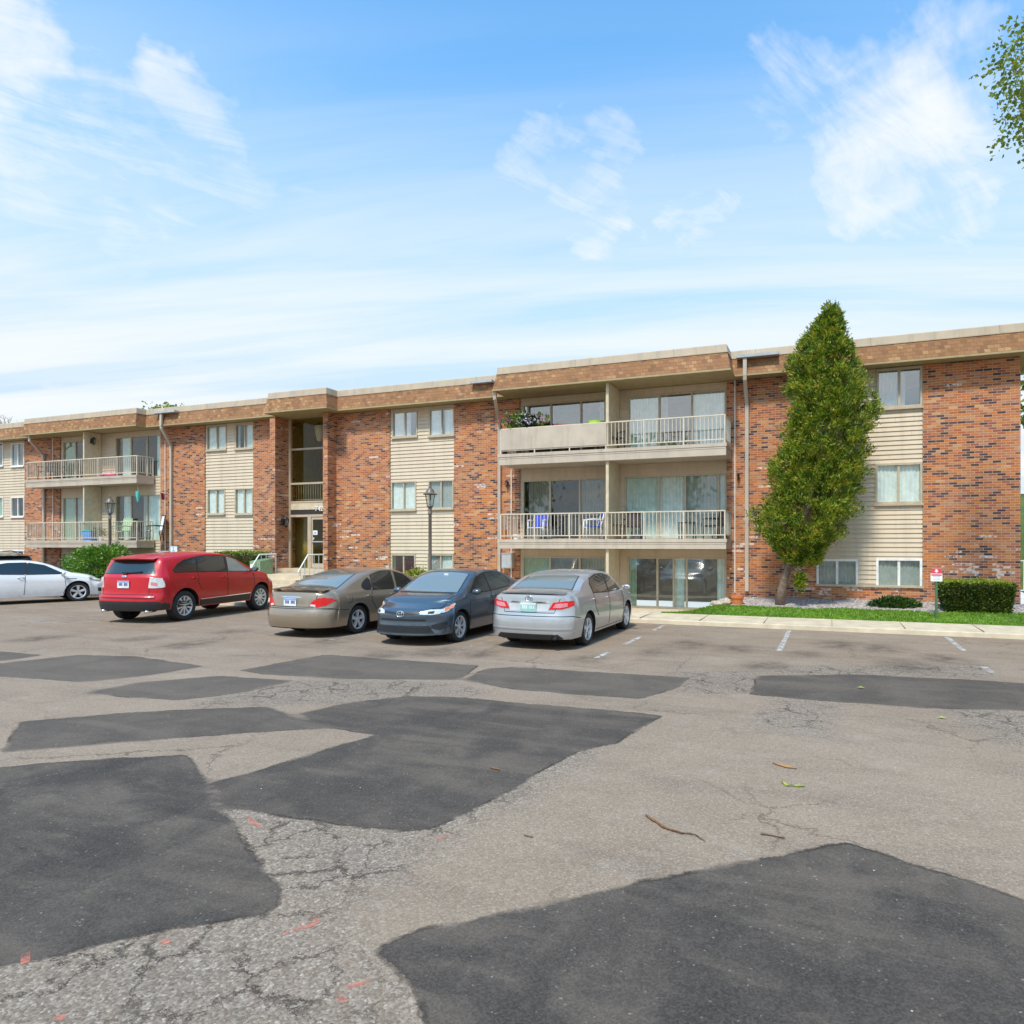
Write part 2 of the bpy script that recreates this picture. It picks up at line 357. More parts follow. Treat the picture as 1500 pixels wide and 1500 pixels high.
c = t.ramp(wn.outputs[0], [(0.0, (0.16, 0.13, 0.12)), (0.5, (0.38, 0.32, 0.29)), (1.0, (0.62, 0.57, 0.54))])
t.done(t.principled(c, 0.9, 0, t.bump(vo.outputs['Distance'], 0.9, 0.03)))

# ------------------------------------------------------------------ mesh builder
class MB:
    def __init__(self): self.v = []; self.f = []; self.mi = []; self.cur = 0
    def add(self, vs, fs):
        o = len(self.v); self.v += [tuple(p) for p in vs]
        for f in fs: self.f.append(tuple(i + o for i in f)); self.mi.append(self.cur)
        return self
    def quad(self, a, b, c, d): return self.add([a, b, c, d], [(0, 1, 2, 3)])
    def box(self, x0, x1, y0, y1, z0, z1):
        if x0 > x1: x0, x1 = x1, x0
        if y0 > y1: y0, y1 = y1, y0
        if z0 > z1: z0, z1 = z1, z0
        return self.add([(x0,y0,z0),(x1,y0,z0),(x1,y1,z0),(x0,y1,z0),(x0,y0,z1),(x1,y0,z1),(x1,y1,z1),(x0,y1,z1)],
                 [(0,3,2,1),(4,5,6,7),(0,1,5,4),(1,2,6,5),(2,3,7,6),(3,0,4,7)])
    def bar(self, p, q, w, h):
        p, q = Vector(p), Vector(q); d = (q - p).normalized()
        up = Vector((0, 0, 1)) if abs(d.z) < 0.95 else Vector((0, 1, 0))
        s = d.cross(up).normalized() * (w / 2); u = s.cross(d).normalized() * (h / 2)
        vs = [p-s-u, p+s-u, p+s+u, p-s+u, q-s-u, q+s-u, q+s+u, q-s+u]
        return self.add(vs, [(0,3,2,1),(4,5,6,7),(0,1,5,4),(1,2,6,5),(2,3,7,6),(3,0,4,7)])
    def tube(self, pts, rad, n=8, caps=True):
        pts = [Vector(p) for p in pts]
        if not hasattr(rad, '__len__'): rad = [rad] * len(pts)
        rings = []; vs = []; fs = []
        ref = None
        for i, p in enumerate(pts):
            d = (pts[min(i+1, len(pts)-1)] - pts[max(i-1, 0)]).normalized()
            if ref is None: ref = Vector((1, 0, 0)) if abs(d.x) < 0.8 else Vector((0, 1, 0))
            s = d.cross(ref).normalized(); u = d.cross(s).normalized(); ref = u.cross(d) if False else ref
            for k in range(n):
                a = 2 * math.pi * k / n
                vs.append(p + (s * math.cos(a) + u * math.sin(a)) * rad[i])
        for i in range(len(pts) - 1):
            for k in range(n):
                k2 = (k + 1) % n
                fs.append((i*n+k, i*n+k2, (i+1)*n+k2, (i+1)*n+k))
        if caps:
            fs.append(tuple(range(n - 1, -1, -1))); fs.append(tuple((len(pts)-1)*n + k for k in range(n)))
        return self.add(vs, fs)
    def lathe(self, prof, c=(0, 0, 0), n=16, axis='z'):
        vs = []; fs = []
        for (r, h) in prof:
            for k in range(n):
                a = 2 * math.pi * k / n
                if axis == 'z': vs.append((c[0] + r*math.cos(a), c[1] + r*math.sin(a), c[2] + h))
                else: vs.append((c[0] + r*math.cos(a), c[1] + h, c[2] + r*math.sin(a)))
        for i in range(len(prof) - 1):
            for k in range(n):
                k2 = (k + 1) % n
                fs.append((i*n+k, i*n+k2, (i+1)*n+k2, (i+1)*n+k))
        return self.add(vs, fs)
    def prism(self, poly, z0, z1):
        n = len(poly)
        vs = [(x, y, z0) for x, y in poly] + [(x, y, z1) for x, y in poly]
        return self.add(vs, [tuple(range(n-1, -1, -1)), tuple(range(n, 2*n))] + [(i, (i+1) % n, n + (i+1) % n, n + i) for i in range(n)])
    def build(self, name, mats, parent=None, smooth=False, shift=(0, 0, 0), fixn=True, autos=None):
        me = bpy.data.meshes.new(name)
        me.from_pydata([(a - shift[0], b - shift[1], c - shift[2]) for a, b, c in self.v], [], self.f)
        if not isinstance(mats, (list, tuple)): mats = [mats]
        for m in mats: me.materials.append(MATS[m])
        if len(mats) > 1: me.polygons.foreach_set('material_index', self.mi)
        if fixn:
            bm = bmesh.new(); bm.from_mesh(me); bmesh.ops.recalc_face_normals(bm, faces=bm.faces); bm.to_mesh(me); bm.free()
        if smooth:
            me.polygons.foreach_set('use_smooth', [True] * len(me.polygons))
            if autos: me.set_sharp_from_angle(angle=R(autos))
        me.update()
        o = bpy.data.objects.new(name, me); col.objects.link(o)
        if parent is not None: o.parent = parent
        return o

def tag(o, label=None, cat=None, group=None, kind=None):
    if label: o['label'] = label
    if cat: o['category'] = cat
    if group: o['group'] = group
    if kind: o['kind'] = kind
    return o
def thing(name, label, cat, loc=(0, 0, 0), rz=0, group=None, scale=1.0):
    o = bpy.data.objects.new(name, None); o.empty_display_size = 0.2; col.objects.link(o)
    o.location = loc; o.rotation_euler = (0, 0, rz); o.scale = (scale,) * 3
    return tag(o, label, cat, group)
def pchip(pts):
    xs = [p[0] for p in pts]; ys = [p[1] for p in pts]; n = len(xs)
    h = [xs[i+1]-xs[i] for i in range(n-1)]; d = [(ys[i+1]-ys[i])/h[i] for i in range(n-1)]
    m = [d[0]] + [0.0]*(n-2) + [d[-1]]
    for i in range(1, n-1):
        if d[i-1]*d[i] > 0:
            w1 = 2*h[i]+h[i-1]; w2 = h[i]+2*h[i-1]; m[i] = (w1+w2)/(w1/d[i-1]+w2/d[i])
    def f(x):
        if x <= xs[0]: return ys[0]
        if x >= xs[-1]: return ys[-1]
        i = 0
        while x > xs[i+1]: i += 1
        t_ = (x-xs[i])/h[i]; t2 = t_*t_; t3 = t2*t_
        return (2*t3-3*t2+1)*ys[i] + (t3-2*t2+t_)*h[i]*m[i] + (-2*t3+3*t2)*ys[i+1] + (t3-t2)*h[i]*m[i+1]
    return f
def sstep(a, b, x):
    t_ = max(0.0, min(1.0, (x-a)/(b-a))); return t_*t_*(3-2*t_)
# ================================================================== BUILDING
YM, YF, YB, YBL, YE, YG = 20.7, 20.2, 19.5, 19.9, 20.25, 21.0
ZS1, ZS2, ZSOF, ZTOP = 2.15, 4.87, 6.88, 7.66
XR = wx(1495, YM); XLEFT = -62.0
BL = Vector((-15.0, 27.0, 0.0))
bld = thing('apartment_building', 'long three-storey brick and cream-siding apartment block with shingled mansard roof edge and stacked balconies', 'building', BL)
def bpart(mb, name, mats, parent=None, smooth=False, autos=None):
    o = mb.build(name, mats, parent or bld, smooth, autos=autos)
    if parent is None: o.location = -BL
    return o
def cells(x0, x1, z0, z1, holes):
    xs = sorted({x0, x1, *[min(max(h[0], x0), x1) for h in holes], *[min(max(h[1], x0), x1) for h in holes]})
    zs = sorted({z0, z1, *[min(max(h[2], z0), z1) for h in holes], *[min(max(h[3], z0), z1) for h in holes]})
    for a, b in zip(xs, xs[1:]):
        for c_, d in zip(zs, zs[1:]):
            mx, mz = (a+b)/2, (c_+d)/2
            if not any(h[0] < mx < h[1] and h[2] < mz < h[3] for h in holes): yield a, b, c_, d
def brick_wall(x0, x1, z0, z1, y, holes=(), depth=0.30):
    mb = MB()
    if not holes: mb.box(x0, x1, y, y + depth, z0, z1)
    else:
        for a, b, c_, d in cells(x0, x1, z0, z1, holes): mb.quad((a,y,c_),(b,y,c_),(b,y,d),(a,y,d))
        for h in holes:
            mb.quad((h[0],y,h[2]),(h[0],y+depth,h[2]),(h[0],y+depth,h[3]),(h[0],y,h[3])); mb.quad((h[1],y,h[2]),(h[1],y+depth,h[2]),(h[1],y+depth,h[3]),(h[1],y,h[3]))
            mb.quad((h[0],y,h[2]),(h[1],y,h[2]),(h[1],y+depth,h[2]),(h[0],y+depth,h[2])); mb.quad((h[0],y,h[3]),(h[1],y,h[3]),(h[1],y+depth,h[3]),(h[0],y+depth,h[3]))
    return bpart(mb, 'brick_wall', 'brick')
def siding(x0, x1, z0, z1, y, holes=(), lap=0.128, depth=0.22):
    mb = MB()
    n0 = math.floor(z0 / lap)
    for a, b, c_, d in cells(x0, x1, z0, z1, holes):
        k = math.floor(c_ / lap + 1e-6)
        z = c_
        while z < d - 1e-5:
            zt = min((k + 1) * lap, d)
            fa = (z - k*lap) / lap; fb = (zt - k*lap) / lap
            ya = y - 0.026 * (1 - fa); yb = y - 0.026 * (1 - fb)
            mb.quad((a,ya,z),(b,ya,z),(b,yb,zt),(a,yb,zt))
            if fa < 1e-3: mb.quad((a,ya,z),(b,ya,z),(b,y+0.004,z),(a,y+0.004,z))
            z = zt; k += 1
    for h in holes:
        for xx in (h[0], h[1]): mb.quad((xx,y-0.01,h[2]),(xx,y+depth,h[2]),(xx,y+depth,h[3]),(xx,y-0.01,h[3]))
        for zz in (h[2], h[3]): mb.quad((h[0],y-0.01,zz),(h[1],y-0.01,zz),(h[1],y+depth,zz),(h[0],y+depth,zz))
    return bpart(mb, 'siding_panel', 'siding')
def curtain_mb(x0, x1, z0, z1, y, amp=0.012, pitch=0.10):
    mb = MB(); n = max(4, int((x1 - x0) / (pitch / 4)))
    vs = []; ph = rnd.random() * 6
    for i in range(n + 1):
        x = x0 + (x1 - x0) * i / n
        yy = y + amp * math.sin(x / pitch * 2 * math.pi + ph) + amp * 0.6 * math.sin(x / pitch * 0.83 + ph * 2)
        vs += [(x, yy, z0), (x, yy, z1)]
    return mb.add(vs, [(2*i, 2*i+2, 2*i+3, 2*i+1) for i in range(n)])
def window(x0, x1, z0, z1, y, sash, frame='frame_beige', fw=0.045, name='window', sill=True, mull=None, glass='window_glass'):
    """sash: one curtain name (or None) per sash, or a tuple (name, from, to) for a curtain covering part of a sash"""
    n = len(sash); mb = MB()
    mb.box(x0, x1, y-0.045, y+0.05, z1-fw, z1); mb.box(x0, x1, y-0.045, y+0.05, z0, z0+fw)
    mb.box(x0, x0+fw, y-0.043, y+0.05, z0+fw, z1-fw); mb.box(x1-fw, x1, y-0.043, y+0.05, z0+fw, z1-fw)
    cuts = mull or [x0 + (x1-x0)*i/n for i in range(1, n)]
    for xm in cuts: mb.box(xm-fw*0.55, xm+fw*0.55, y-0.022, y+0.05, z0+fw, z1-fw)
    if sill and z0 > 1.3: mb.box(x0-0.02, x1+0.02, y-0.085, y+0.02, z0-0.05, z0)
    w = bpart(mb, name, frame)
    ed = [x0+fw] + cuts + [x1-fw]
    p = MB()
    for a, b in zip(ed, ed[1:]): p.box(a, b, y+0.012, y+0.018, z0+fw, z1-fw)
    p.build('pane', glass, w)
    for i, s in enumerate(sash):
        if not s: continue
        lo = 0.0
        if isinstance(s, tuple):
            nm, f0, f1 = s[:3]; lo = s[3] if len(s) > 3 else 0.0
        else: nm, f0, f1 = s, 0.0, 1.0
        a, b = ed[i], ed[i+1]
        curtain_mb(a + (b-a)*f0, a + (b-a)*f1, z0+0.03+(z1-z0)*lo, z1-0.02, y+0.055+0.012*i).build('curtain', nm, w)
    return w
X = lambda px: wx(px, YM)
def rect(l, t_, r_, b, y=YM):
    m = (l + r_) / 2
    return (wx(l, y), wx(r_, y), wz(m, b, y), wz(m, t_, y))

# ---- brick piers
GR = 0.0
brick_wall(X(36), X(87.5), GR, ZSOF, YM)
brick_wall(X(235), X(300), GR, ZSOF, YM)
XEL0, XEL1 = wx(395, YE), wx(403, YE)           # left entrance wing
XER0, XER1 = wx(473, YE), wx(480, YE)           # right entrance wing
brick_wall(X(371), XEL0 - 0.002, GR, ZSOF, YM)
brick_wall(XEL0, XEL1, GR, ZSOF, YE, depth=1.05)
brick_wall(XER0, XER1, GR, ZSOF, YE, depth=1.05)
brick_wall(XER1 + 0.002, X(571), GR, ZSOF, YM)
brick_wall(X(665), X(761), GR, ZSOF, YM)
brick_wall(X(1064.5), X(1195), GR, ZSOF, YM)
b7 = brick_wall(X(1352), XR, GR, ZSOF, YM)
mb = MB(); mb.box(XR - 0.30, XR - 0.001, YM + 0.301, 34, GR, ZSOF); bpart(mb, 'brick_wall', 'brick')
mb = MB(); mb.box(XLEFT, XR - 0.31, 33.7, 34, GR, ZSOF); bpart(mb, 'brick_wall', 'brick')

# ---- siding bays with windows
YS = YM + 0.05
def win_stack(x0, x1, z0, z1, wins, frame='frame_beige', **kw):
    holes = [w[0] for w in wins]
    siding(x0, x1, z0, z1, YS, holes)
    for w in wins:
        h = w[0]
        window(h[0], h[1], h[2], h[3], YS + 0.0, w[1], w[2] if len(w) > 2 else frame, glass=w[3] if len(w) > 3 else 'window_glass', **kw)
g, wt, tp = 'curtain_grey', 'curtain_white', 'curtain_taupe'
# siding left of the entrance
win_stack(X(300.3), X(370.7), GR, ZSOF, [
    (rect(302, 623, 331, 659), [wt, wt]), (rect(344, 621, 371, 657), [('curtain_grey', 0, 0.3), wt]),
    (rect(303, 716, 329, 753), [wt, wt]), (rect(343.5, 715, 370, 753), [wt, wt]),
    (rect(303, 810, 330, 838), [None, g]), (rect(344, 810, 370, 838), [g, None])])
# siding right of the entrance
win_stack(X(571.3), X(664.7), GR, ZSOF, [
    (rect(574, 602, 611, 640), [wt, (wt, 0, 0.4)], 'frame_beige', 'window_glass_bright'), (rect(628, 598, 665, 638), [wt, (wt, 0.2, 1)], 'frame_beige', 'window_glass_bright'),
    (rect(572.5, 705, 609, 747), [wt, wt]), (rect(627, 703, 664, 745), [g, g]),
    (rect(573, 812, 608, 846), [None, None]), (rect(626, 812, 664, 846), [g, wt])])
# siding of the right wing
s3 = [(rect(1284, 538, 1351.5, 597), [g, (g, 0, 0.3)], 'frame_beige', 'window_glass_bright'), (rect(1282, 678, 1351.5, 738), [wt, wt]),
      (rect(1196, 683, 1256, 738), [g, g]), (rect(1203, 545, 1262, 601), [g, wt]),
      (rect(1196, 819, 1257, 861), [g, g], 'frame_white'), (rect(1283.5, 818, 1351, 862), [g, g], 'frame_white')]
win_stack(X(1195.3), X(1351.7), 0.86, ZSOF, s3, fw=0.06)
mb = MB(); mb.box(X(1194.5), X(1352.5), YM - 0.05, YM + 0.2, 0.80, 0.86); bpart(mb, 'window_ledge', 'frame_beige')
brick_wall(X(1195.1), X(1351.9), GR, 0.798, YM + 0.004)
# far left wing
fl = []
for (l, r_) in ((-22, 4), (15.5, 34.5), (-75, -45), (-130, -98)):
    fl += [(rect(l, 649, r_, 683), [g, 'curtain_taupe']), (rect(l, 728, r_, 757), [None, 'curtain_green'] if l < 10 else [None, None]), (rect(l, 806, r_, 832), [None, g])]
win_stack(XLEFT, X(35.7), GR, ZSOF, fl, frame='frame_white')

# ---- back walls and glazed doors of the balcony bays
YD = YM + 0.09
ZD = [(0.0, 1.60), (ZS1 - 0.02, 4.14), (ZS2 - 0.02, 6.68)]
def bay_back(x0, x1, doors):
    holes = [d[0] for d in doors]
    siding(x0, x1, GR, ZSOF, YD - 0.02, holes)
    for h, sash, mull in doors:
        window(h[0], h[1], h[2], h[3], YD, sash, 'frame_beige', fw=0.055, name='patio_door', sill=False, mull=mull, glass='window_glass_bright' if h[2] > 4 and h[0] > -12 else 'window_glass')
xa, xb, xc, xd = X(764), X(887), X(914), X(1063.5)
mL = [X(804.5), X(848)]; mR2 = [X(965), X(1013)]; mR1 = [X(964), X(1003), X(1052)]
bay_back(X(761.2), X(1064.3), [
    ((xa, xb, *ZD[2]), [(wt, 0, 0.15), None, ('curtain_green', 0.75, 1)], [X(806), X(850)]),
    ((X(919), xd, *ZD[2]), ['curtain_teal', ('curtain_grey', 0, 0.25), 'curtain_teal'], mR2),
    ((xa, xb, *ZD[1]), [('curtain_taupe', 0.15, 1), None, ('curtain_taupe', 0, 1)], mL),
    ((xc, xd, *ZD[1]), ['curtain_teal', wt, 'curtain_grey', 'curtain_teal'], mR1),
    ((xa, xb, *ZD[0]), ['curtain_green', 'curtain_taupe', ('curtain_grey', 0, 1)], mL),
    ((X(918), xd, *ZD[0]), [('curtain_green', 0, 0.25), None, ('curtain_teal', 0.0, 0.8), ('curtain_teal', 0.8, 1)], [X(962), X(986), X(1005)]),
])
xa, xb, xc, xd = X(90), X(125), X(167), X(234.5)
bay_back(X(87.7), X(234.8), [
    ((xa, xb, *ZD[2]), ['curtain_green', None], [X(108)]),
    ((xc, xd, *ZD[2]), [('curtain_teal', 0.3, 1), None, ('curtain_teal', 0.6, 1)], [X(189.5), X(213)]),
    ((xa, xb, *ZD[1]), ['curtain_green', 'curtain_grey'], [X(108)]),
    ((xc, xd, *ZD[1]), [('curtain_teal', 0.4, 1), ('curtain_grey', 0.7, 1), 'curtain_teal'], [X(189.5), X(213)]),
    ((xa, xb, *ZD[0]), ['curtain_teal', None], [X(112)]),
    ((xc, xd, *ZD[0]), [None, None, 'curtain_grey'], [X(189.5), X(213)]),
])
# ---- rooms behind the glass
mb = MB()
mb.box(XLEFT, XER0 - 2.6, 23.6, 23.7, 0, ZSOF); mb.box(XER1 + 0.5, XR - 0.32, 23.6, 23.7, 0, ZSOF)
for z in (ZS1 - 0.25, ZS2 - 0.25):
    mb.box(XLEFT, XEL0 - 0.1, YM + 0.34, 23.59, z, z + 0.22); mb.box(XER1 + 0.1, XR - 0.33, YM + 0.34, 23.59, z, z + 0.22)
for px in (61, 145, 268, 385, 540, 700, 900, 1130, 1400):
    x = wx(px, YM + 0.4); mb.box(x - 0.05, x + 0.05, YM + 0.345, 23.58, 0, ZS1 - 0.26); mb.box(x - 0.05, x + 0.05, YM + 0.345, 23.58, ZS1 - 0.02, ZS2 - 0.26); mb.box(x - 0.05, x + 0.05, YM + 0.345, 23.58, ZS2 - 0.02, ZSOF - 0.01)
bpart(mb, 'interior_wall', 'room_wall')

# ---- balconies
def railing(mb, p, q, z, h=0.80, post_every=1.1, bal=0.115):
    p, q = Vector((*p, z)), Vector((*q, z)); L = (q - p).length; d = (q - p) / L
    up = Vector((0, 0, 1))
    mb.bar(p + up*h, q + up*h, 0.035, 0.035); mb.bar(p + up*0.11, q + up*0.11, 0.03, 0.03)
    n = max(1, round(L / post_every))
    for i in range(n + 1):
        a = p + d * (L * i / n); mb.bar(a + up*0.001, a + up*(h - 0.018), 0.036, 0.036)
    m = int(L / bal)
    for i in range(1, m):
        a = p + d * (L * i / m); mb.bar(a + up*0.125, a + up*(h - 0.018), 0.017, 0.017)
def balcony(x0, x1, yf, z, thick, panel_to=None, left=True):
    mb = MB()
    mb.box(x0, x1, yf, YM - 0.002, z - 0.10, z)                         # deck edge board
    mb.box(x0 + 0.05, x1 - 0.02, yf + 0.02, YM - 0.002, z - thick, z - 0.101)
    mb.box(x0 + 0.06, x1 - 0.03, yf + 0.012, yf + 0.019, z - 0.155, z - 0.115)
    b = bpart(mb, 'balcony', 'slab_paint')
    rl = MB(); yr = yf + 0.06
    railing(rl, (x0 + 0.10, yr), (x1 - 0.06, yr), z)
    railing(rl, (x1 - 0.06, yr + 0.03), (x1 - 0.06, YM - 0.02), z, post_every=3)
    railing(rl, (x0 + 0.10, yr + 0.03), (x0 + 0.10, YM - 0.02), z, post_every=3)
    rl.build('railing', 'rail_paint', b)
    if panel_to:
        pm = MB(); pm.box(x0 + 0.11, panel_to, yr - 0.032, yr - 0.020, z + 0.13, z + 0.79); pm.build('privacy_panel', 'slab_paint', b)
    return b
XB0, XB1 = wx(728.5, YB), wx(1064.5, YB)
XP = wx(888, YB)
balcony(XB0, XB1, YB, ZS2, 0.35, panel_to=XP - 0.03)
balcony(XB0, XB1, YB, ZS1, 0.29)
XL0, XL1 = wx(36, YBL), wx(200, YBL)
balcony(XL0, XL1, YBL, ZS2 + 0.01, 0.34)
balcony(XL0, XL1, YBL, ZS1, 0.30)
mb = MB(); mb.box(XP - 0.045, XP + 0.045, YB + 0.10, YM + 0.02, ZS2 + 0.002, ZSOF - 0.002); mb.box(XP - 0.045, XP + 0.045, YB + 0.10, YM + 0.02, ZS1 + 0.002, ZS2 - 0.352); mb.box(XP - 0.045, XP + 0.045, YB + 0.10, YM + 0.02, 0, ZS1 - 0.292)
bpart(mb, 'balcony_partition', 'cream_wall')
XQ = wx(119, YBL)
mb = MB(); mb.box(XQ - 0.04, XQ + 0.04, YBL + 0.10, YM + 0.02, ZS2 + 0.012, ZSOF - 0.002); mb.box(XQ - 0.04, XQ + 0.04, YBL + 0.10, YM + 0.02, ZS1 + 0.002, ZS2 - 0.34); mb.box(XQ - 0.04, XQ + 0.04, YBL + 0.10, YM + 0.02, 0, ZS1 - 0.302)
bpart(mb, 'balcony_partition', 'cream_wall')

# ---- roof: flat deck, parapet cap, shingled mansard band
e = 0.13
XE0, XE1 = wx(385, 19.62), wx(478.5, 19.62)
path = [(XLEFT, YF), (XL0 - e, YF), (XL0 - e, YBL - e), (XL1 + e, YBL - e), (XL1 + e, YF), (XE0, YF), (XE0, 19.62), (XE1, 19.62), (XE1, YF),
        (XB0 - e, YF), (XB0 - e, YB - e), (XB1 + e, YB - e), (XB1 + e, YF), (XR + 0.50, YF), (XR + 0.50, 34.5), (XLEFT, 34.5)]
def inset(poly, d):
    out = []; n = len(poly)
    for i, p in enumerate(poly):
        a = Vector(poly[i-1]); b = Vector(p); c_ = Vector(poly[(i+1) % n])
        d1 = (b - a).normalized(); d2 = (c_ - b).normalized()
        n1 = Vector((-d1.y, d1.x)); n2 = Vector((-d2.y, d2.x))
        out.append((b.x + d*(n1.x if abs(n1.x) > 0.5 else n2.x), b.y + d*(n1.y if abs(n1.y) > 0.5 else n2.y)))
    return out
def ringstrip(mb, levels):
    n = len(path)
    for (d0, z0), (d1, z1) in zip(levels, levels[1:]):
        A = inset(path, d0); B = inset(path, d1)
        for i in range(n):
            j = (i+1) % n
            mb.quad((*A[i], z0), (*A[j], z0), (*B[j], z1), (*B[i], z1))
mb = MB(); ringstrip(mb, [(0.012, ZSOF + 0.05), (0.118, ZTOP - 0.225)])
roof = bpart(mb, 'mansard_roof', 'shingle')
mb = MB(); ringstrip(mb, [(0.14, ZTOP - 0.245), (0.095, ZTOP - 0.245), (0.095, ZTOP - 0.215), (0.115, ZTOP - 0.214), (0.128, ZTOP - 0.02), (0.145, ZTOP), (0.32, ZTOP), (0.32, ZTOP - 0.25)])
mb.build('parapet_cap', 'parapet_metal', roof)
mb = MB(); ringstrip(mb, [(0.10, ZSOF), (0.0, ZSOF), (0.0, ZSOF + 0.05), (0.03, ZSOF + 0.055)])
mb.build('drip_trim', 'soffit_paint', roof)
mb = MB(); P = inset(path, 0.05); mb.add([(x, y, ZSOF + 0.012) for x, y in P], [tuple(range(len(P)))]); mb.build('soffit', 'soffit_paint', roof)
mb = MB(); P = inset(path, 0.30); mb.add([(x, y, ZTOP - 0.24) for x, y in P], [tuple(range(len(P)))]); mb.build('roof_deck', 'roof_gravel', roof)
# roof-edge collector boxes + downspouts
def downspout(px_top, px_wall, y_base, roofpx0, roofpx1, bay=None, start=None):
    mb = MB()
    xw = wx(px_wall, YM - 0.06); xt = wx(px_top, YF - 0.08)
    zt = ZTOP - 0.27
    if start is None:
        pts = [(xt, YF - 0.04, zt), (xt, YF - 0.055, ZSOF + 0.0), (xt, YF - 0.03, ZSOF - 0.12), (xw, YM - 0.07, ZSOF - 0.75), (xw, YM - 0.06, ZSOF - 1.0), (xw, YM - 0.06, y_base)]
        xx0, xx1 = wx(roofpx0, YF), wx(roofpx1, YF)
    else:
        pts = [start, (start[0], start[1] + 0.02, start[2] - 0.22), (xw, YM - 0.10, start[2] - 0.75), (xw, YM - 0.06, start[2] - 1.0), (xw, YM - 0.06, y_base)]
    for a, b in zip(pts, pts[1:]):
        d = (Vector(b) - Vector(a)).normalized() * 0.012
        mb.bar(Vector(a) - d, Vector(b) + d, 0.105, 0.075)
    o = bpart(mb, 'downspout', 'downspout_metal')
    if start is None:
        g_ = MB(); g_.box(xx0, xx1, YF - 0.12, YF + 0.10, ZTOP - 0.275, ZTOP - 0.195); g_.build('gutter_box', 'grey_metal', o)
downspout(1091, 1094, 0.62, 1079, 1141)
downspout(235, 250.5, 0.3, 228, 259)
downspout(0, 731.5, 0.4, 0, 0, start=(XB0 - 0.08, YB - 0.02, ZSOF - 0.01))
downspout(0, 64, 0.3, 0, 0, start=(wx(43, YBL), YBL + 0.0, ZSOF - 0.01))
mb = MB(); mb.box(wx(690, YF), wx(722, YF) , YF - 0.10, YF + 0.08, ZTOP - 0.275, ZTOP - 0.20); bpart(mb, 'gutter_box', 'grey_metal')
mb = MB()
for px, z0, z1 in ((1076.5, 0.55, ZSOF), (242, 0.5, 6.35), (77.5, 2.2, ZSOF), (749, 2.16, ZS2 - 0.36), (749, 0.5, ZS1 - 0.30)):
    mb.tube([(wx(px, YM - 0.03), YM - 0.03, z0), (wx(px, YM - 0.03), YM - 0.03, z1)], 0.022, 6)
    bpart(mb, 'conduit', 'conduit_white'); mb = MB()
h = rect(738.5, 811, 753.5, 832)
mb = MB(); mb.box(h[0], h[1], YM - 0.20, YM - 0.002, h[2], h[3]); mb.box(h[0] - 0.015, h[1] + 0.015, YM - 0.215, YM - 0.003, h[3], h[3] + 0.03)
mb.box(h[0] + 0.03, h[1] - 0.03, YM - 0.207, YM - 0.20, h[2] + 0.03, h[3] - 0.05)
bpart(mb, 'meter_box', 'grey_metal')
def wall_lamp(x, y, z, dx=0, dy=-1, s=1.0):
    mb = MB(); mb.box(x - 0.05*s + 0.03*dx, x + 0.05*s + 0.03*dx, y - 0.05*s, y + 0.05*s, z - 0.10*s, z + 0.10*s)
    c_ = (x + 0.16*s*dx, y + 0.16*s*dy, z)
    mb.bar((x, y, z + 0.10*s), (c_[0], c_[1], z + 0.16*s), 0.025*s, 0.025*s)
    mb.lathe([(0.001, 0.19*s), (0.02*s, 0.18*s), (0.10*s, 0.10*s), (0.085*s, 0.095*s)], c_, 8)
    mb.lathe([(0.05*s, -0.12*s), (0.05*s, -0.10*s), (0.001, -0.20*s)], c_, 8)
    for k in range(4):
        a = k*math.pi/2 + 0.78; mb.bar((c_[0] + 0.05*s*math.cos(a), c_[1] + 0.05*s*math.sin(a), z - 0.11*s), (c_[0] + 0.08*s*math.cos(a), c_[1] + 0.08*s*math.sin(a), z + 0.10*s), 0.012*s, 0.012*s)
    o = bpart(mb, 'wall_lantern', 'black_metal')
    g_ = MB(); g_.lathe([(0.044*s, -0.10*s), (0.072*s, 0.09*s)], c_, 8); g_.build('lantern_glass', 'lamp_glass', o)
wall_lamp(XEL1, 20.60, wz(417, 765, 20.6), 1, 0, 1.25)
wall_lamp(wx(744, YM), YM, wz(744, 709, YM), 0, -1, 0.7)
wall_lamp(wx(1082, YM), YM, wz(1082, 699, YM), 0, -1, 0.6)
wall_lamp(XQ + 0.045, 20.3, wz(141, 646, 20.3), 1, 0, 1.0)
# small red pennant bracket on the wall right of the left balconies
# ---- entrance
zf = wz(450, 832, YG); zdoor = wz(455, 754, YG)
mb = MB()
fw = 0.09
def hbar(py, th=0.07): 
    z = wz(452, py, YG); mb.box(XEL1 + fw, XER0 - 0.002, YG - 0.05, YG + 0.05, z - th/2, z + th/2); return z
mb.box(XEL1 + 0.002, XEL1 + fw, YG - 0.06, YG + 0.06, zf, ZSOF)
mb.box(XER0 - fw, XER0 - 0.002, YG - 0.06, YG + 0.06, zf, ZSOF)
z1 = hbar(657.5); z2 = hbar(708); z3 = hbar(735, 0.06); z4 = hbar(755.5, 0.09)
xs0, xs1 = wx(452, YG), wx(457, YG)
mb.box(xs0, xs1, YG - 0.055, YG + 0.055, zf, z4 - 0.046)
fr = bpart(mb, 'entrance_frame', 'parapet_metal')
mb = MB(); mb.box(XEL1 + fw + 0.002, XER0 - fw - 0.002, YG - 0.035, YG + 0.03, wz(452, 746.5, YG), z3 - 0.032); mb.build('spandrel_panel', 'cream_wall', fr)
mb = MB(); mb.box(XEL1 + fw + 0.002, XER0 - fw - 0.002, YG - 0.02, YG + 0.02, z4 + 0.046, wz(452, 746.7, YG)); mb.build('number_panel', 'wicker_dark', fr)
mb = MB()
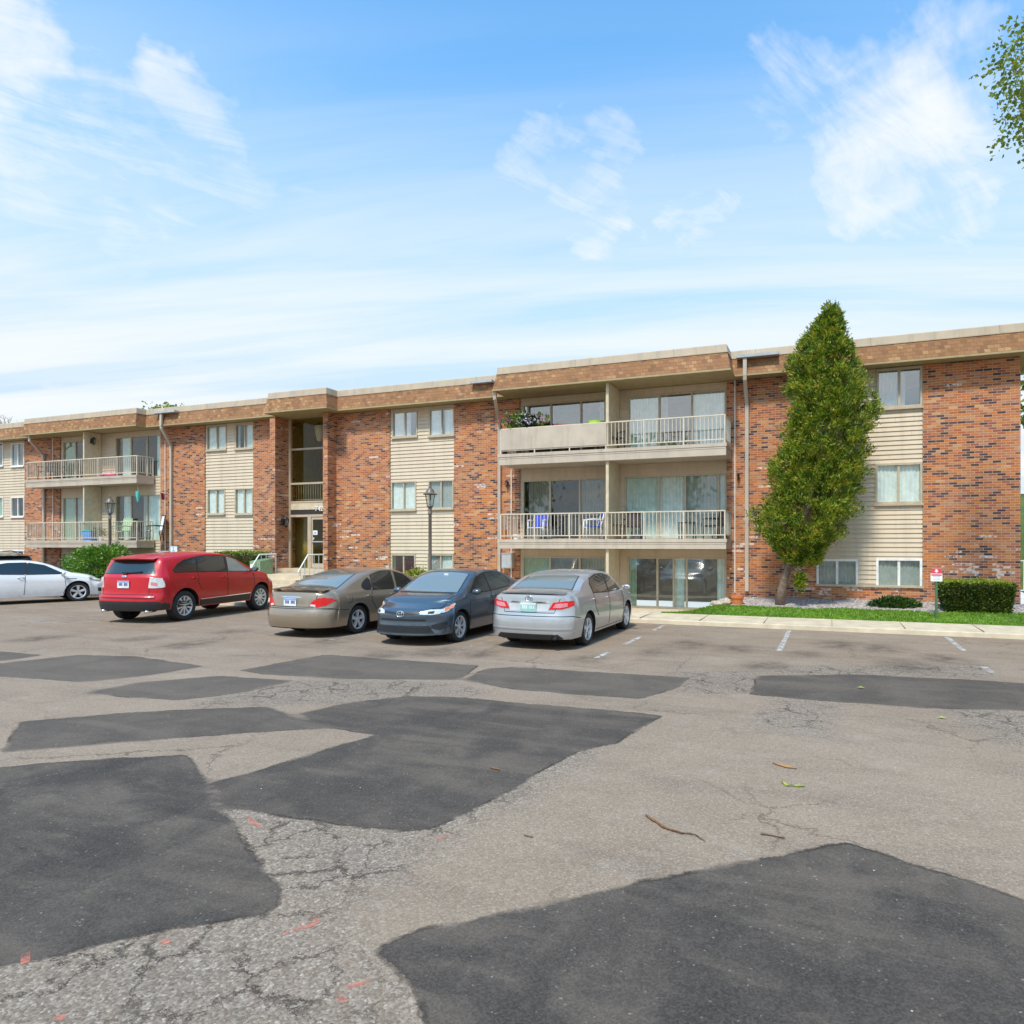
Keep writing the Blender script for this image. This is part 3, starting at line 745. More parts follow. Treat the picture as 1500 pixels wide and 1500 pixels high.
for a, b in ((z1 + 0.036, ZSOF), (z2 + 0.036, z1 - 0.036), (z3 + 0.031, z2 - 0.036)): mb.box(XEL1 + fw, XER0 - fw, YG - 0.004, YG + 0.004, a, b)
mb.box(XEL1 + fw, xs0, YG - 0.004, YG + 0.004, zf, z4 - 0.046)
mb.build('pane', 'door_glass', fr)
# glazed entrance door
mb = MB(); dx0, dx1 = xs1 + 0.004, XER0 - fw - 0.004; dt = z4 - 0.05
mb.box(dx0, dx0 + 0.06, YG - 0.03, YG + 0.03, zf + 0.01, dt); mb.box(dx1 - 0.06, dx1, YG - 0.03, YG + 0.03, zf + 0.01, dt)
mb.box(dx0 + 0.06, dx1 - 0.06, YG - 0.03, YG + 0.03, dt - 0.10, dt); mb.box(dx0 + 0.06, dx1 - 0.06, YG - 0.03, YG + 0.03, zf + 0.01, zf + 0.18)
dr = bpart(mb, 'entrance_door', 'parapet_metal')
mb = MB(); mb.box(dx0 + 0.06, dx1 - 0.06, YG - 0.004, YG + 0.004, zf + 0.18, dt - 0.10); mb.build('pane', 'door_glass', dr)
zp = wz(465, 793.5, YG); mb = MB(); mb.box(dx0 + 0.02, dx1 - 0.02, YG - 0.075, YG - 0.045, zp - 0.02, zp + 0.02); mb.build('push_bar', 'grey_metal', dr)
mb = MB(); h0 = wz(460, 783.5, YG); mb.box(wx(457.5, YG) + 0.03, wx(464.5, YG) + 0.03, YG - 0.014, YG - 0.008, h0, h0 + 0.17); mb.build('door_notice', 'sign_pale', dr)
mb = MB(); mb.box(wx(459.5, YG) + 0.03, wx(462.5, YG) + 0.03, YG - 0.018, YG - 0.0142, h0 + 0.05, h0 + 0.11); mb.build('notice_print', 'sign_grey', dr)
mb = MB(); mb.lathe([(0.001, -0.03), (0.05, -0.03), (0.05, 0.0), (0.001, 0.0)], (dx0 + 0.10, YG - 0.02, wz(459, 789, YG)), 10, axis='y'); mb.build('lock', 'grey_metal', dr)
# house number
cu = bpy.data.curves.new('house_number', 'FONT'); cu.body = '742'; cu.size = 0.26; cu.extrude = 0.012
ob = bpy.data.objects.new('tmp', cu); col.objects.link(ob)
bpy.context.view_layer.update()
me = bpy.data.meshes.new_from_object(ob); bpy.data.objects.remove(ob)
num = bpy.data.objects.new('house_number', me); col.objects.link(num); me.materials.clear(); me.materials.append(MATS['number_white'])
num.parent = fr; num.rotation_euler = (math.pi/2, 0, 0); num.location = (wx(461.5, YG - 0.06), YG - 0.06, wz(465, 748.6, YG))
# lobby behind the glass
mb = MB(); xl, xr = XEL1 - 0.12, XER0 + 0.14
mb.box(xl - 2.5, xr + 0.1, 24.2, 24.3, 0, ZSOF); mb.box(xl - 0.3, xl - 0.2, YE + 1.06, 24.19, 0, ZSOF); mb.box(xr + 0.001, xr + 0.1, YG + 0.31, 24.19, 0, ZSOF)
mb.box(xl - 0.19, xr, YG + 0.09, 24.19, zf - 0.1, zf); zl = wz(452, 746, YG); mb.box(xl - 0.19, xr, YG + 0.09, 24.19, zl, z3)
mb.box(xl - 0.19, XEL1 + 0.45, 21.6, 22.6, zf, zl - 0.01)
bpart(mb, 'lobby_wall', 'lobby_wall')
mb = MB(); railing(mb, (xl - 0.1, YG + 0.35), (xr - 0.02, YG + 0.35), z3, h=z2 - z3 + 0.02, post_every=3); bpart(mb, 'landing_railing', 'rail_paint')
mb = MB(); lx, ly = wx(468, 21.9), 21.9
zc0 = wz(468, 636, 21.9); mb.tube([(lx, ly, zc0 + 0.35), (lx, ly, ZSOF)], 0.012, 6); lamp = bpart(mb, 'pendant_lamp', 'black_metal')
mb = MB(); mb.lathe([(0.02, -0.30), (0.10, -0.25), (0.17, 0.05), (0.19, 0.33), (0.02, 0.36)], (lx, ly, zc0), 12); mb.build('lamp_shade', 'curtain_white', lamp, True)
# sill and steps
mb = MB(); mb.box(XEL1 + 0.004, XER0 - 0.004, YE + 0.1, YG - 0.065, 0.3, zf - 0.01); mb.box(XEL1 - 0.35, XER1 + 0.05, YE - 1.3, YE - 0.003, 0.3, zf - 0.17)
zs_ = zf - 0.17; y = YE - 1.3
while zs_ > 0.25:
    zs_ -= 0.16; mb.box(XEL1 - 0.3, XER1 + 0.0, y - 0.32, y - 0.001, 0.0, zs_); y -= 0.32
YSTEP = y
bpart(mb, 'entrance_steps', 'concrete')
# ================================================================== GROUND
YC = 16.72                                            # kerb line
patches = dict(
 left_front=[(-250,1470),(0,1415),(100,1395),(200,1371),(300,1352),(400,1336),(412,1318),(410,1300),(395,1285),(378,1262),(360,1240),(345,1212),(332,1194),(322,1184),(306,1147),(300,1140),(285,1120),(272,1106),(150,1112),(50,1120),(-250,1150)],
 centre=[(322,1184),(350,1186),(425,1196),(525,1211),(600,1217),(635,1212),(655,1205),(700,1182),(750,1156),(800,1126),(830,1108),(845,1101),(900,1090),(935,1068),(970,1049),(900,1041),(825,1035),(750,1029),(680,1022),(600,1020),(525,1027),(435,1046),(485,1066),(552,1077),(500,1091),(430,1112),(375,1130),(306,1147)],
 strip=[(5,1102),(30,1057),(200,1043),(390,1035),(425,1047),(485,1066),(350,1074),(200,1086)],
 far_left=[(-220,1000),(-200,985),(0,972),(115,959),(200,962),(300,976),(215,990),(125,999),(0,991)],
 far_left_b=[(-200,950),(0,954),(65,960),(0,968),(-200,978)],
 mid_left=[(125,1015),(200,1000),(320,990),(430,997),(350,1015),(260,1026),(175,1020)],
 mid=[(352,982),(475,959),(700,975),(673,996),(500,994),(390,988)],
 mid_right=[(678,996),(712,980),(750,977),(880,985),(1010,993),(995,1006),(940,1023),(850,1018),(750,1009)],
 right=[(1110,990),(1250,988),(1400,995),(1700,1012),(1700,1052),(1500,1041),(1350,1037),(1200,1026),(1100,1017)],
 near=[(550,1390),(600,1367),(750,1336),(940,1292),(1050,1270),(1150,1252),(1235,1236),(1275,1246),(1350,1270),(1450,1302),(1700,1380),(1700,1750),(750,1750),(660,1560),(600,1445),(575,1413)])
wornpolys = [[(322,1186),(600,1219),(645,1215),(560,1280),(500,1300),(450,1340),(480,1420),(580,1500),(600,1700),(-100,1700),(-200,1460),(0,1418),(405,1337),(414,1312),(345,1212)],
 [(1160,1025),(1212,1030),(1195,1072),(1120,1058)], [(390,1030),(700,1015),(640,1000),(420,1000),(300,1030)], [(990,985),(1110,985),(1095,1010),(1020,1015)],
 [(620,1222),(760,1160),(850,1105),(830,1105),(740,1158),(640,1212)], [(1400,1040),(1700,1055),(1700,1120),(1480,1085)], [(1150,978),(1440,975),(1440,990),(1150,988)]]
stains = [(1010,944,0.5),(1075,950,0.4),(1230,945,0.5),(1290,950,0.45),(860,965,0.35),(210,935,0.4),(1180,958,0.3),(960,955,0.35),(1330,975,0.5),(60,935,0.45),(640,955,0.5),(1120,975,0.4),(560,960,0.4),(1380,965,0.4),(270,945,0.45),(340,925,0.35),(700,958,0.4),(480,940,0.5)]
def inpoly(x, y, P):
    r_ = False; j = len(P) - 1
    for i in range(len(P)):
        if (P[i][1] > y) != (P[j][1] > y) and x < (P[j][0]-P[i][0])*(y-P[i][1])/(P[j][1]-P[i][1]) + P[i][0]: r_ = not r_
        j = i
    return r_
def pdist(x, y, P):
    best = 1e9
    for (x0, y0), (x1, y1) in zip(P, P[1:] + P[:1]):
        dx, dy = x1-x0, y1-y0; k = max(0, min(1, ((x-x0)*dx+(y-y0)*dy)/(dx*dx+dy*dy+1e-9)))
        best = min(best, math.hypot(x-x0-k*dx, y-y0-k*dy))
    return best
gw = [[gp(*p) for p in P] for P in wornpolys]
gs = [(*gp(x, y), r_) for x, y, r_ in stains]
def axis(segs):
    out = []
    for a, b, s in segs:
        n = max(1, int(round((b-a)/s))); out += [a + (b-a)*i/n for i in range(n)]
    return out + [segs[-1][1]]
xs = axis([(-400,-60,34),(-60,-24,1.0),(-24,-9,0.20),(-9,6.5,0.09),(6.5,12,0.3),(12,60,3),(60,400,34)])
ys = axis([(-400,-30,37),(-30,0.5,3),(0.5,11.4,0.09),(11.4,YC+0.02,0.18)])
vs = [(x, y, 0.0) for y in ys for x in xs]
nx = len(xs)
mb = MB(); mb.add(vs, [(j*nx+i, j*nx+i+1, (j+1)*nx+i+1, (j+1)*nx+i) for j in range(len(ys)-1) for i in range(nx-1)])
lot = mb.build('parking_lot', 'asphalt_old', fixn=False)
for an_ in ('worn', 'stain', 'patch', 'tone'): lot.data.attributes.new(an_, 'FLOAT', 'POINT')
boxes = [(min(p[0] for p in P)-0.4, max(p[0] for p in P)+0.4, min(p[1] for p in P)-0.4, max(p[1] for p in P)+0.4, P) for P in gw]
wv = []; sv = []
for x, y, _ in vs:
    best = 0.0
    if -25 < x < 10 and 0 < y < 17:
        for bx0, bx1, by0, by1, P in boxes:
            if bx0 < x < bx1 and by0 < y < by1:
                dd = pdist(x, y, P); best = max(best, 0.75 + min(0.25, dd) if inpoly(x, y, P) else 0.75 * (1 - min(1, dd / 0.35)))
    wv.append(best)
    s_ = 0.0
    if -40 < x < 15 and 7 < y < 17:
        for a, b, r_ in gs: s_ = max(s_, 0.72 * (1 - sstep(0.2*r_, 1.6*r_, math.hypot(x-a, (y-b)*0.8))))
    sv.append(s_)
tones = dict(left_front=0.0, centre=0.10, strip=0.30, far_left=0.55, far_left_b=0.6, mid_left=0.50, mid=0.52, mid_right=0.46, right=0.28, near=0.0)
PG = []
for nm, P in patches.items():
    G_ = [gp(*p) for p in P]; PG.append((min(p[0] for p in G_)-0.45, max(p[0] for p in G_)+0.45, min(p[1] for p in G_)-0.45, max(p[1] for p in G_)+0.45, G_, tones[nm]))
pv_ = []; tv = []
for x, y, _ in vs:
    best = -0.45; bt = 0.0
    for x0_, x1_, y0_, y1_, P, tn in PG:
        if x0_ < x < x1_ and y0_ < y < y1_:
            dd = pdist(x, y, P); dd = dd if inpoly(x, y, P) else -dd
            if dd > best: best = dd; bt = tn
    pv_.append(min(0.45, best)); tv.append(bt)
for an_, av_ in (('worn', wv), ('stain', sv), ('patch', pv_), ('tone', tv)): lot.data.attributes[an_].data.foreach_set('value', av_)
tag(lot, kind='structure')

# painted lines
def strip(name, mat, pts, w_, z):
    mb = MB(); pts = [Vector((*p, 0)) for p in pts]
    L = []; Rr = []
    for i, p in enumerate(pts):
        d_ = (pts[min(i+1, len(pts)-1)] - pts[max(i-1, 0)]).normalized(); n_ = Vector((-d_.y, d_.x, 0)) * w_/2
        L.append((*(p+n_).xy, z)); Rr.append((*(p-n_).xy, z))
    mb.add(L + Rr, [(i, i+1, len(L)+i+1, len(L)+i) for i in range(len(L)-1)])
    return tag(mb.build(name, mat), kind='structure')
LX = [2.34, -0.88, -3.82, -6.75, -9.2, -12.1, -15.15, -18.3]
strip('parking_line', 'line_white', [(2.34, 16.55), (2.34, 14.55)], 0.10, 0.004)
strip('parking_line', 'line_white', [(2.34, 12.75), (2.35, 12.2)], 0.10, 0.004)
strip('parking_line', 'line_white', [(-0.88, 16.5), (-0.89, 13.3)], 0.10, 0.004)
strip('parking_line', 'line_white', [(-3.81, 16.5), (-3.82, 15.4)], 0.10, 0.004)
strip('parking_line', 'line_white', [(-3.82, 14.2), (-3.82, 13.0)], 0.10, 0.004)
strip('parking_line', 'line_white', [(-3.82, 12.0), (-3.83, 11.3)], 0.10, 0.004)
for x in (-6.55, -9.72, -12.1): strip('parking_line', 'line_faint', [(x, 16.5), (x, 11.4)], 0.11, 0.004)
for a, b in (((238,918.6),(398,896)), ((20,906),(72,900.6)), ((72,900.6),(162,907.5)), ((28,910.5),(100,914)), ((100,914),(152,909.5)), ((127,895),(168,896.2)), ((390,931),(422,922))):
    strip('parking_line', 'line_faint', [gp(*a), gp(*b)], 0.11, 0.0045)
for pts in ([(415,1368),(437,1361),(452,1357),(464,1352),(460,1342)], [(497,1466),(501,1455),(512,1446),(546,1438)], [(507,1468),(500,1460)], [(362,1197),(372,1206),(383,1212)], [(640,1229),(664,1222)], [(80,1490),(95,1492)], [(37,1412),(38,1396)], [(240,1377),(244,1383)]):
    strip('spray_mark', 'spray_orange', [gp(*p) for p in pts], 0.036, 0.003)

# walk with kerb, lawn, beds, patio
mb = MB()
def ridge(mb, pts_fn, xs_, rows):
    vs = []; 
    for x in xs_: vs += [(x, y, z) for y, z in pts_fn(x)]
    m = rows
    mb.add(vs, [(i*m+j, (i+1)*m+j, (i+1)*m+j+1, i*m+j+1) for i in range(len(xs_)-1) for j in range(m-1)])
WALKZ = 0.11
YW1 = 18.15
mb = MB(); ridge(mb, lambda x: [(YC, 0.0), (YC + 0.012, WALKZ - 0.02), (YC + 0.03, WALKZ), (YW1, WALKZ + 0.02), (YW1, 0.0)], [-22.3 + i*0.5 for i in range(57)] + [8, 15, 60], 5)
walk = tag(mb.build('sidewalk', 'concrete'), kind='structure')
for i in range(18):
    x = -18.2 + i*1.52
    mb = MB(); mb.box(x - 0.005, x + 0.005, YC + 0.035, YW1 - 0.02, WALKZ + 0.0005, WALKZ + 0.0218); tag(mb.build('pavement_joint', 'bark'), kind='structure')
mb = MB(); ridge(mb, lambda x: [(18.30, 0.0), (18.31, 0.10), (18.5, 0.12), (18.5, 0)], [-27.5, -25, -22.31], 4)
tag(mb.build('kerb', 'concrete'), kind='structure')
# lot and ground left of the kerb
mb = MB(); mb.quad((-400, YC + 0.02, 0.0), (-22.31, YC + 0.02, 0.0), (-22.31, 18.30, 0.0), (-400, 18.30, 0.0)); mb.quad((-400, 18.30, 0), (-27.5, 18.3, 0), (-27.5, 20.68, 0), (-400, 20.68, 0))
tag(mb.build('parking_lot', 'asphalt_old', fixn=False), kind='structure')
def lawn_edge(x):                       # back edge of the lawn on the right
    return (18.95 + 0.06*math.sin(x*1.7) + 0.04*math.sin(x*4.3) + 0.25*sstep(2.0, 5.0, x)) - (0.72*sstep(-2.2, -4.6, x) if x < -2.2 else 0.0)
def lawn_z(x, y):
    top = 0.31 if x > -3.0 else 0.31 - 0.19*sstep(-3.0, -4.6, x)
    return WALKZ + (top - WALKZ) * sstep(YW1, 18.95, y) + 0.012*noise.noise(Vector((x*1.3, y*1.3, 0)))
lx_ = [-4.75 + i*0.15 for i in range(64)] + [6, 8, 12, 20, 60]
mb = MB(); 
def lawnrow(x):
    e_ = max(lawn_edge(x), YW1 + 0.06); return [(YW1 + 0.003 + (e_ - YW1 - 0.003)*j/12, lawn_z(x, YW1 + (e_-YW1)*j/12)) for j in range(13)]
ridge(mb, lawnrow, lx_, 13)
tag(mb.build('lawn', 'lawn_soil', smooth=True), kind='structure')
mb = MB(); ridge(mb, lambda x: [(lawn_edge(x) - 0.04 + (YM + 0.05 - lawn_edge(x))*j/6, 0.305 + 0.02*noise.noise(Vector((x*3, j*2.0, 5))) + 0.135*j/6) for j in range(7)], [-2.55 + i*0.12 for i in range(62)] + [5.3, 6, 8], 7)
tag(mb.build('gravel_bed', 'gravel_stone', smooth=True), kind='structure')
mb = MB(); mb.box(-11.0, -2.62, YW1 + 0.004, YM + 0.2, -0.1, -0.005); tag(mb.build('patio', 'concrete'), kind='structure')
mb = MB()
for i in range(11000):
    x = rnd.uniform(-4.7, 6.0); e_ = lawn_edge(x)
    if e_ < YW1 + 0.08: continue
    y = rnd.uniform(YW1 + 0.02, e_ + 0.03); z = lawn_z(x, y) - 0.005
    a = rnd.uniform(0, 6.28); hh = rnd.uniform(0.025, 0.065); w_ = rnd.uniform(0.006, 0.014)
    for q in range(2):
        a += rnd.uniform(0.6, 1.6); ox, oy = rnd.uniform(-.03, .03), rnd.uniform(-.03, .03)
        mb.add([(x+ox - w_*math.cos(a), y+oy - w_*math.sin(a), z), (x+ox + w_*math.cos(a), y+oy + w_*math.sin(a), z), (x+ox + rnd.uniform(-.03, .03), y+oy + rnd.uniform(-.03, .03), z + hh)], [(0, 1, 2)])
tag(mb.build('grass', 'grass_blade', fixn=False), 'short green grass on the strip between walk and brick wall', 'grass', kind='stuff')
# planted bank left of the bay, up to the wall
def bank_z(y): return 0.10 + 0.50*sstep(YW1, 19.9, y)
mb = MB()
for (a, b) in ((-27.5, XEL1 - 0.36), (XER1 + 0.06, -11.01)):
    ridge(mb, lambda x: [(y_, bank_z(y_) + 0.015*noise.noise(Vector((x*1.4, y_*1.4, 2)))) for y_ in ([YW1 + 0.001] if x > -22.3 else [18.5]) + [18.6 + 0.21*j for j in range(11)]], [a + (b-a)*i/30 for i in range(31)], 12)
tag(mb.build('planting_bank', 'lawn_soil', smooth=True), kind='structure')
mb = MB(); mb.box(XEL1 - 0.355, XER1 + 0.055, YW1 + 0.003, YSTEP + 0.3, 0.0, 0.135); tag(mb.build('path', 'concrete'), kind='structure')
# land behind and around
mb = MB(); ridge(mb, lambda x: [(34.6, 0.0), (60, 0.2), (110, 1.5), (400, 2)], [-400, -100, 5, 60, 400], 4); ridge(mb, lambda x: [(YW1 + 2.0, 0.30), (21.5, 0.35), (26.5, 0.7), (30, 2.2), (38, 4.4), (60, 5.5)], [5.45, 7, 10, 20, 60], 6)
tag(mb.build('hillside', 'hill_grass', smooth=True), kind='structure')
# ================================================================== CARS  (local frame: x forward, y to the car's left, z up)
def round_poly(P, it=2):
    for _ in range(it):
        Q = []
        for a, b in zip(P, P[1:] + P[:1]):
            Q += [(a[0]*.75+b[0]*.25, a[1]*.75+b[1]*.25), (a[0]*.25+b[0]*.75, a[1]*.25+b[1]*.75)]
        P = Q
    return P
class Body:
    def __init__(s, sp):
        s.sp = sp; L = sp['L']; W2 = sp['W']/2
        top = pchip(sp['top']); sh = pchip(sp['shoulder']); plan = pchip(sp['plan']); sill = sp['sill']
        pf = pchip(sp['pf']); pr = pchip(sp['pr']); Rw = sp['rw']; arch = Rw + sp.get('gap', 0.055)
        ax = sp['axles']
        N = 150; xs = []
        for i in range(N+1):
            t_ = i/N; u = t_ - 0.09*math.sin(2*math.pi*t_*1.0)/1.0*0.9
            xs.append(-L/2 + L*u)
        for a in ax:
            for e_ in (-arch*0.999, arch*0.999): xs.append(a+e_)
        xs = sorted(xs)
        bulge = sp.get('bulge', 0.045); tum = sp['tumble']
        NS, NU, NR = 10, 7, 9
        rows = []; 
        for x in xs:
            wb = W2 * plan(x); zs = sh(x); zt = max(top(x), zs + 0.03)
            zb = sill if not sp.get('chin') else sill
            zside = sill + 0.02
            for a in ax:
                dd = arch*arch - (x-a)**2
                if dd > 0: zside = max(zside, Rw + math.sqrt(dd))
            zside = min(zside, zs - 0.08)
            zm = sp.get('zm', 0.58)
            def side(z): 
                k = (z-zm)/(zs-zm+1e-6) if z > zm else (zm-z)/(zm-sill)
                y = wb - (bulge if z > zm else sp.get('tuck', 0.05)) * (k*k if k > 0 else 0)
                y += sp.get('crease', 0.010) * math.exp(-((z-(zs-0.13))/0.05)**2)
                return y
            pts = [(0, zb), (wb-0.32, zb), (wb-0.32, zside-0.0 if zside > sill+0.05 else zb+0.001), (wb-0.055, zside)]
            for i in range(NS+1):
                z = zside + (zs-zside)*i/NS; pts.append((side(z), z))
            ws = side(zs); crown = min(sp.get('crown', 0.05), (zt-zs)*0.8)
            ze = zt - crown
            we = ws - tum*(ze-zs) - 0.06*sstep(0.0, 0.10, zt-zs)*0.5
            for i in range(1, NU+1):
                k = i/NU; z = zs + (ze-zs)*k
                y = ws + (we-ws)*k + 0.012*math.sin(math.pi*k)*sstep(0.2, 0.4, ze-zs)
                pts.append((y, z))
            for i in range(1, NR+1):
                k = 1 - i/NR; y = we*k
                pts.append((y, zt - crown*(0.25*k**2 + 0.75*k**5)))
            rows.append((x, wb, pts))
        s.rows = rows; M = len(rows[0][2])
        def warp(x, y, z, wb):
            fx = sstep(L/2-sp.get('wf', 0.75), L/2, x); rx = sstep(L/2-sp.get('wr', 0.6), L/2, -x)
            k = min(1.0, abs(y)/wb)
            return x - fx*(sp['cf']*(0.35*k**2+0.65*k**5) + pf(z)) + rx*(sp['cr']*(0.35*k**2+0.65*k**6) + pr(z))
        V = []; F = []; MI = []
        n = 2*M - 1
        for x, wb, pts in rows:
            full = [(-y, z) for y, z in pts] + [(y, z) for y, z in reversed(pts[:-1])]
            V += [(warp(x, y, z, wb), y, z) for y, z in full]
        for i in range(len(rows)-1):
            for j in range(n-1):
                jj = min(j, n-2-j)
                F.append((i*n+j, i*n+j+1, (i+1)*n+j+1, (i+1)*n+j)); MI.append(1 if jj <= 3 else 0)
        for ri, sgn in ((0, -1), (len(rows)-1, 1)):
            x, wb, pts = rows[ri]; base = ri*n
            H = pts[:]; last = None
            D = 2*NR
            # rows of the cap: every side level; the top crown polyline closes it
            crownstart = M-1-NR
            prev = None
            for j in range(0, crownstart+1):
                y0, z0 = H[j]
                if j in (0,): continue
                ids = [base+j]
                for k in range(1, D):
                    yy = -y0 + 2*y0*k/D
                    V.append((warp(x, yy, z0, wb), yy, z0)); ids.append(len(V)-1)
                ids.append(base + n-1-j)
                if j == crownstart: ids = [base+crownstart+q for q in range(D+1)]
                if prev:
                    for k in range(D): F.append((prev[k], prev[k+1], ids[k+1], ids[k])); MI.append(1 if j <= 3 else 0)
                prev = ids
        s.V, s.F, s.MI = V, F, MI
        bm = bmesh.new(); vv = [bm.verts.new(p) for p in V]
        for f, mi in zip(F, MI):
            try: bf = bm.faces.new([vv[i] for i in f]); bf.material_index = mi
            except ValueError: pass
        bmesh.ops.remove_doubles(bm, verts=bm.verts, dist=0.0004)
        bmesh.ops.recalc_face_normals(bm, faces=bm.faces)
        s.me = bpy.data.meshes.new('body'); bm.to_mesh(s.me); s.tree = BVHTree.FromBMesh(bm); bm.free()
        s.me.polygons.foreach_set('use_smooth', [True]*len(s.me.polygons))
        s.me.set_sharp_from_angle(angle=R(50))
    AX = {'left': (lambda u, v: (u, 2.0, v), (0, -1, 0)), 'right': (lambda u, v: (u, -2.0, v), (0, 1, 0)),
          'front': (lambda u, v: (4.0, u, v), (-1, 0, 0)), 'rear': (lambda u, v: (-4.0, u, v), (1, 0, 0)), 'top': (lambda u, v: (u, v, 3.0), (0, 0, -1))}
    def patch(s, mb, axis, poly, off=0.004, depth=0.02, step=0.05, rounding=0):
        if rounding: poly = round_poly(poly, rounding)
        fn, d = s.AX[axis]; d = Vector(d)
        bm = bmesh.new()
        f = bm.faces.new([bm.verts.new((u, v, 0)) for u, v in poly])
        bmesh.ops.triangulate(bm, faces=[f])
        for _ in range(6):
            es = [e_ for e_ in bm.edges if e_.calc_length() > step]
            if not es: break
            bmesh.ops.subdivide_edges(bm, edges=es, cuts=1); bmesh.ops.triangulate(bm, faces=bm.faces)
        bm.verts.index_update()
        pts = []
        cu = sum(q[0] for q in poly)/len(poly); cv = sum(q[1] for q in poly)/len(poly)
        for v in bm.verts:
            loc = None
            for k in range(14):
                f_ = 1 - 0.05*k
                loc = s.tree.ray_cast(Vector(fn(cu + (v.co.x-cu)*f_, cv + (v.co.y-cv)*f_)), d)[0]
                if loc is not None: break
            if loc is None: loc = s.tree.find_nearest(Vector(fn(cu, cv)) + d*2.0)[0]
            pts.append(loc - d*off)
        nv = len(pts); ob = len(mb.v)
        edges = [e_ for e_ in bm.edges if len(e_.link_faces) == 1]
        fs = [tuple(v.index for v in fc.verts) for fc in bm.faces]
        back = [p + d*(depth+off) for p in pts]
        vs = [tuple(p) for p in pts] + [tuple(p) for p in back]
        for e_ in edges:
            a, b = e_.verts[0].index, e_.verts[1].index; fs.append((a, b, b+nv, a+nv))
        bm.free(); mb.add(vs, fs)
    def rails(s, mb, lower, upper, sg, off=0.008, nu=5, nv=5, depth=0.02):
        A = [Vector((x, y*sg, z)) for x, y, z in lower]; B = [Vector((x, y*sg, z)) for x, y, z in upper]
        def samp(Pl, t_):
            k = t_*(len(Pl)-1); i = min(int(k), len(Pl)-2); return Pl[i].lerp(Pl[i+1], k-i)
        U = nu*(len(A)-1); pts = []; back = []
        for i in range(U+1):
            a, b = samp(A, i/U), samp(B, i*1.0/U)
            for j in range(nv+1):
                q = a.lerp(b, j/nv); loc, nrm, _, _ = s.tree.find_nearest(q)
                pts.append(tuple(loc + nrm*off)); back.append(tuple(loc - nrm*depth))
        m = nv+1; N_ = len(pts)
        fs = [(i*m+j, (i+1)*m+j, (i+1)*m+j+1, i*m+j+1) for i in range(U) for j in range(nv)]
        rim = [i*m for i in range(U+1)] + [U*m+j for j in range(1, m)] + [i*m+nv for i in range(U-1, -1, -1)] + [j for j in range(nv-1, 0, -1)]
        fs += [(a, b, b+N_, a+N_) for a, b in zip(rim, rim[1:]+rim[:1])]
        mb.add(pts + back, fs)
    def at(s, axis, u, v):
        fn, d = s.AX[axis]; loc = s.tree.ray_cast(Vector(fn(u, v)), Vector(d))[0]
        return loc if loc else Vector(fn(u, v))

def grow(P, d):
    n = len(P); ar = sum(P[i-1][0]*P[i][1] - P[i][0]*P[i-1][1] for i in range(n)); sg = 1 if ar > 0 else -1; out = []
    for i in range(n):
        a, b, c_ = Vector(P[i-1]), Vector(P[i]), Vector(P[(i+1) % n]); d1 = (b-a).normalized(); d2 = (c_-b).normalized()
        n1 = Vector((d1.y, -d1.x))*sg; n2 = Vector((d2.y, -d2.x))*sg; m_ = n1 + n2
        k = d/max(0.55, 0.5*m_.length_squared); out.append(tuple(b + m_*k))
    return out
def part(s, name, mat, parent, items, smooth=True, off=0.004, depth=0.02, step=0.05, rounding=0):
    if name in ('side_window', 'windshield', 'rear_window'):
        tb_ = MB()
        for axis, poly in items: s.patch(tb_, axis, grow(poly, 0.020), off*0.45, depth, step, rounding)
        tb_.build('window_trim', 'trim_black', parent, True, autos=40)
    mb = MB()
    for axis, poly in items: s.patch(mb, axis, poly, off, depth, step, rounding)
    return mb.build(name, mat, parent, smooth, autos=40)
def rpart(s, name, mat, parent, lower, upper, sg, off=0.008):
    mb = MB(); s.rails(mb, lower, upper, sg, off); return mb.build(name, mat, parent, True, autos=40)
def both(polyside): return [('left', polyside), ('right', polyside)]
def mir(P): return [(-u, v) for u, v in P]
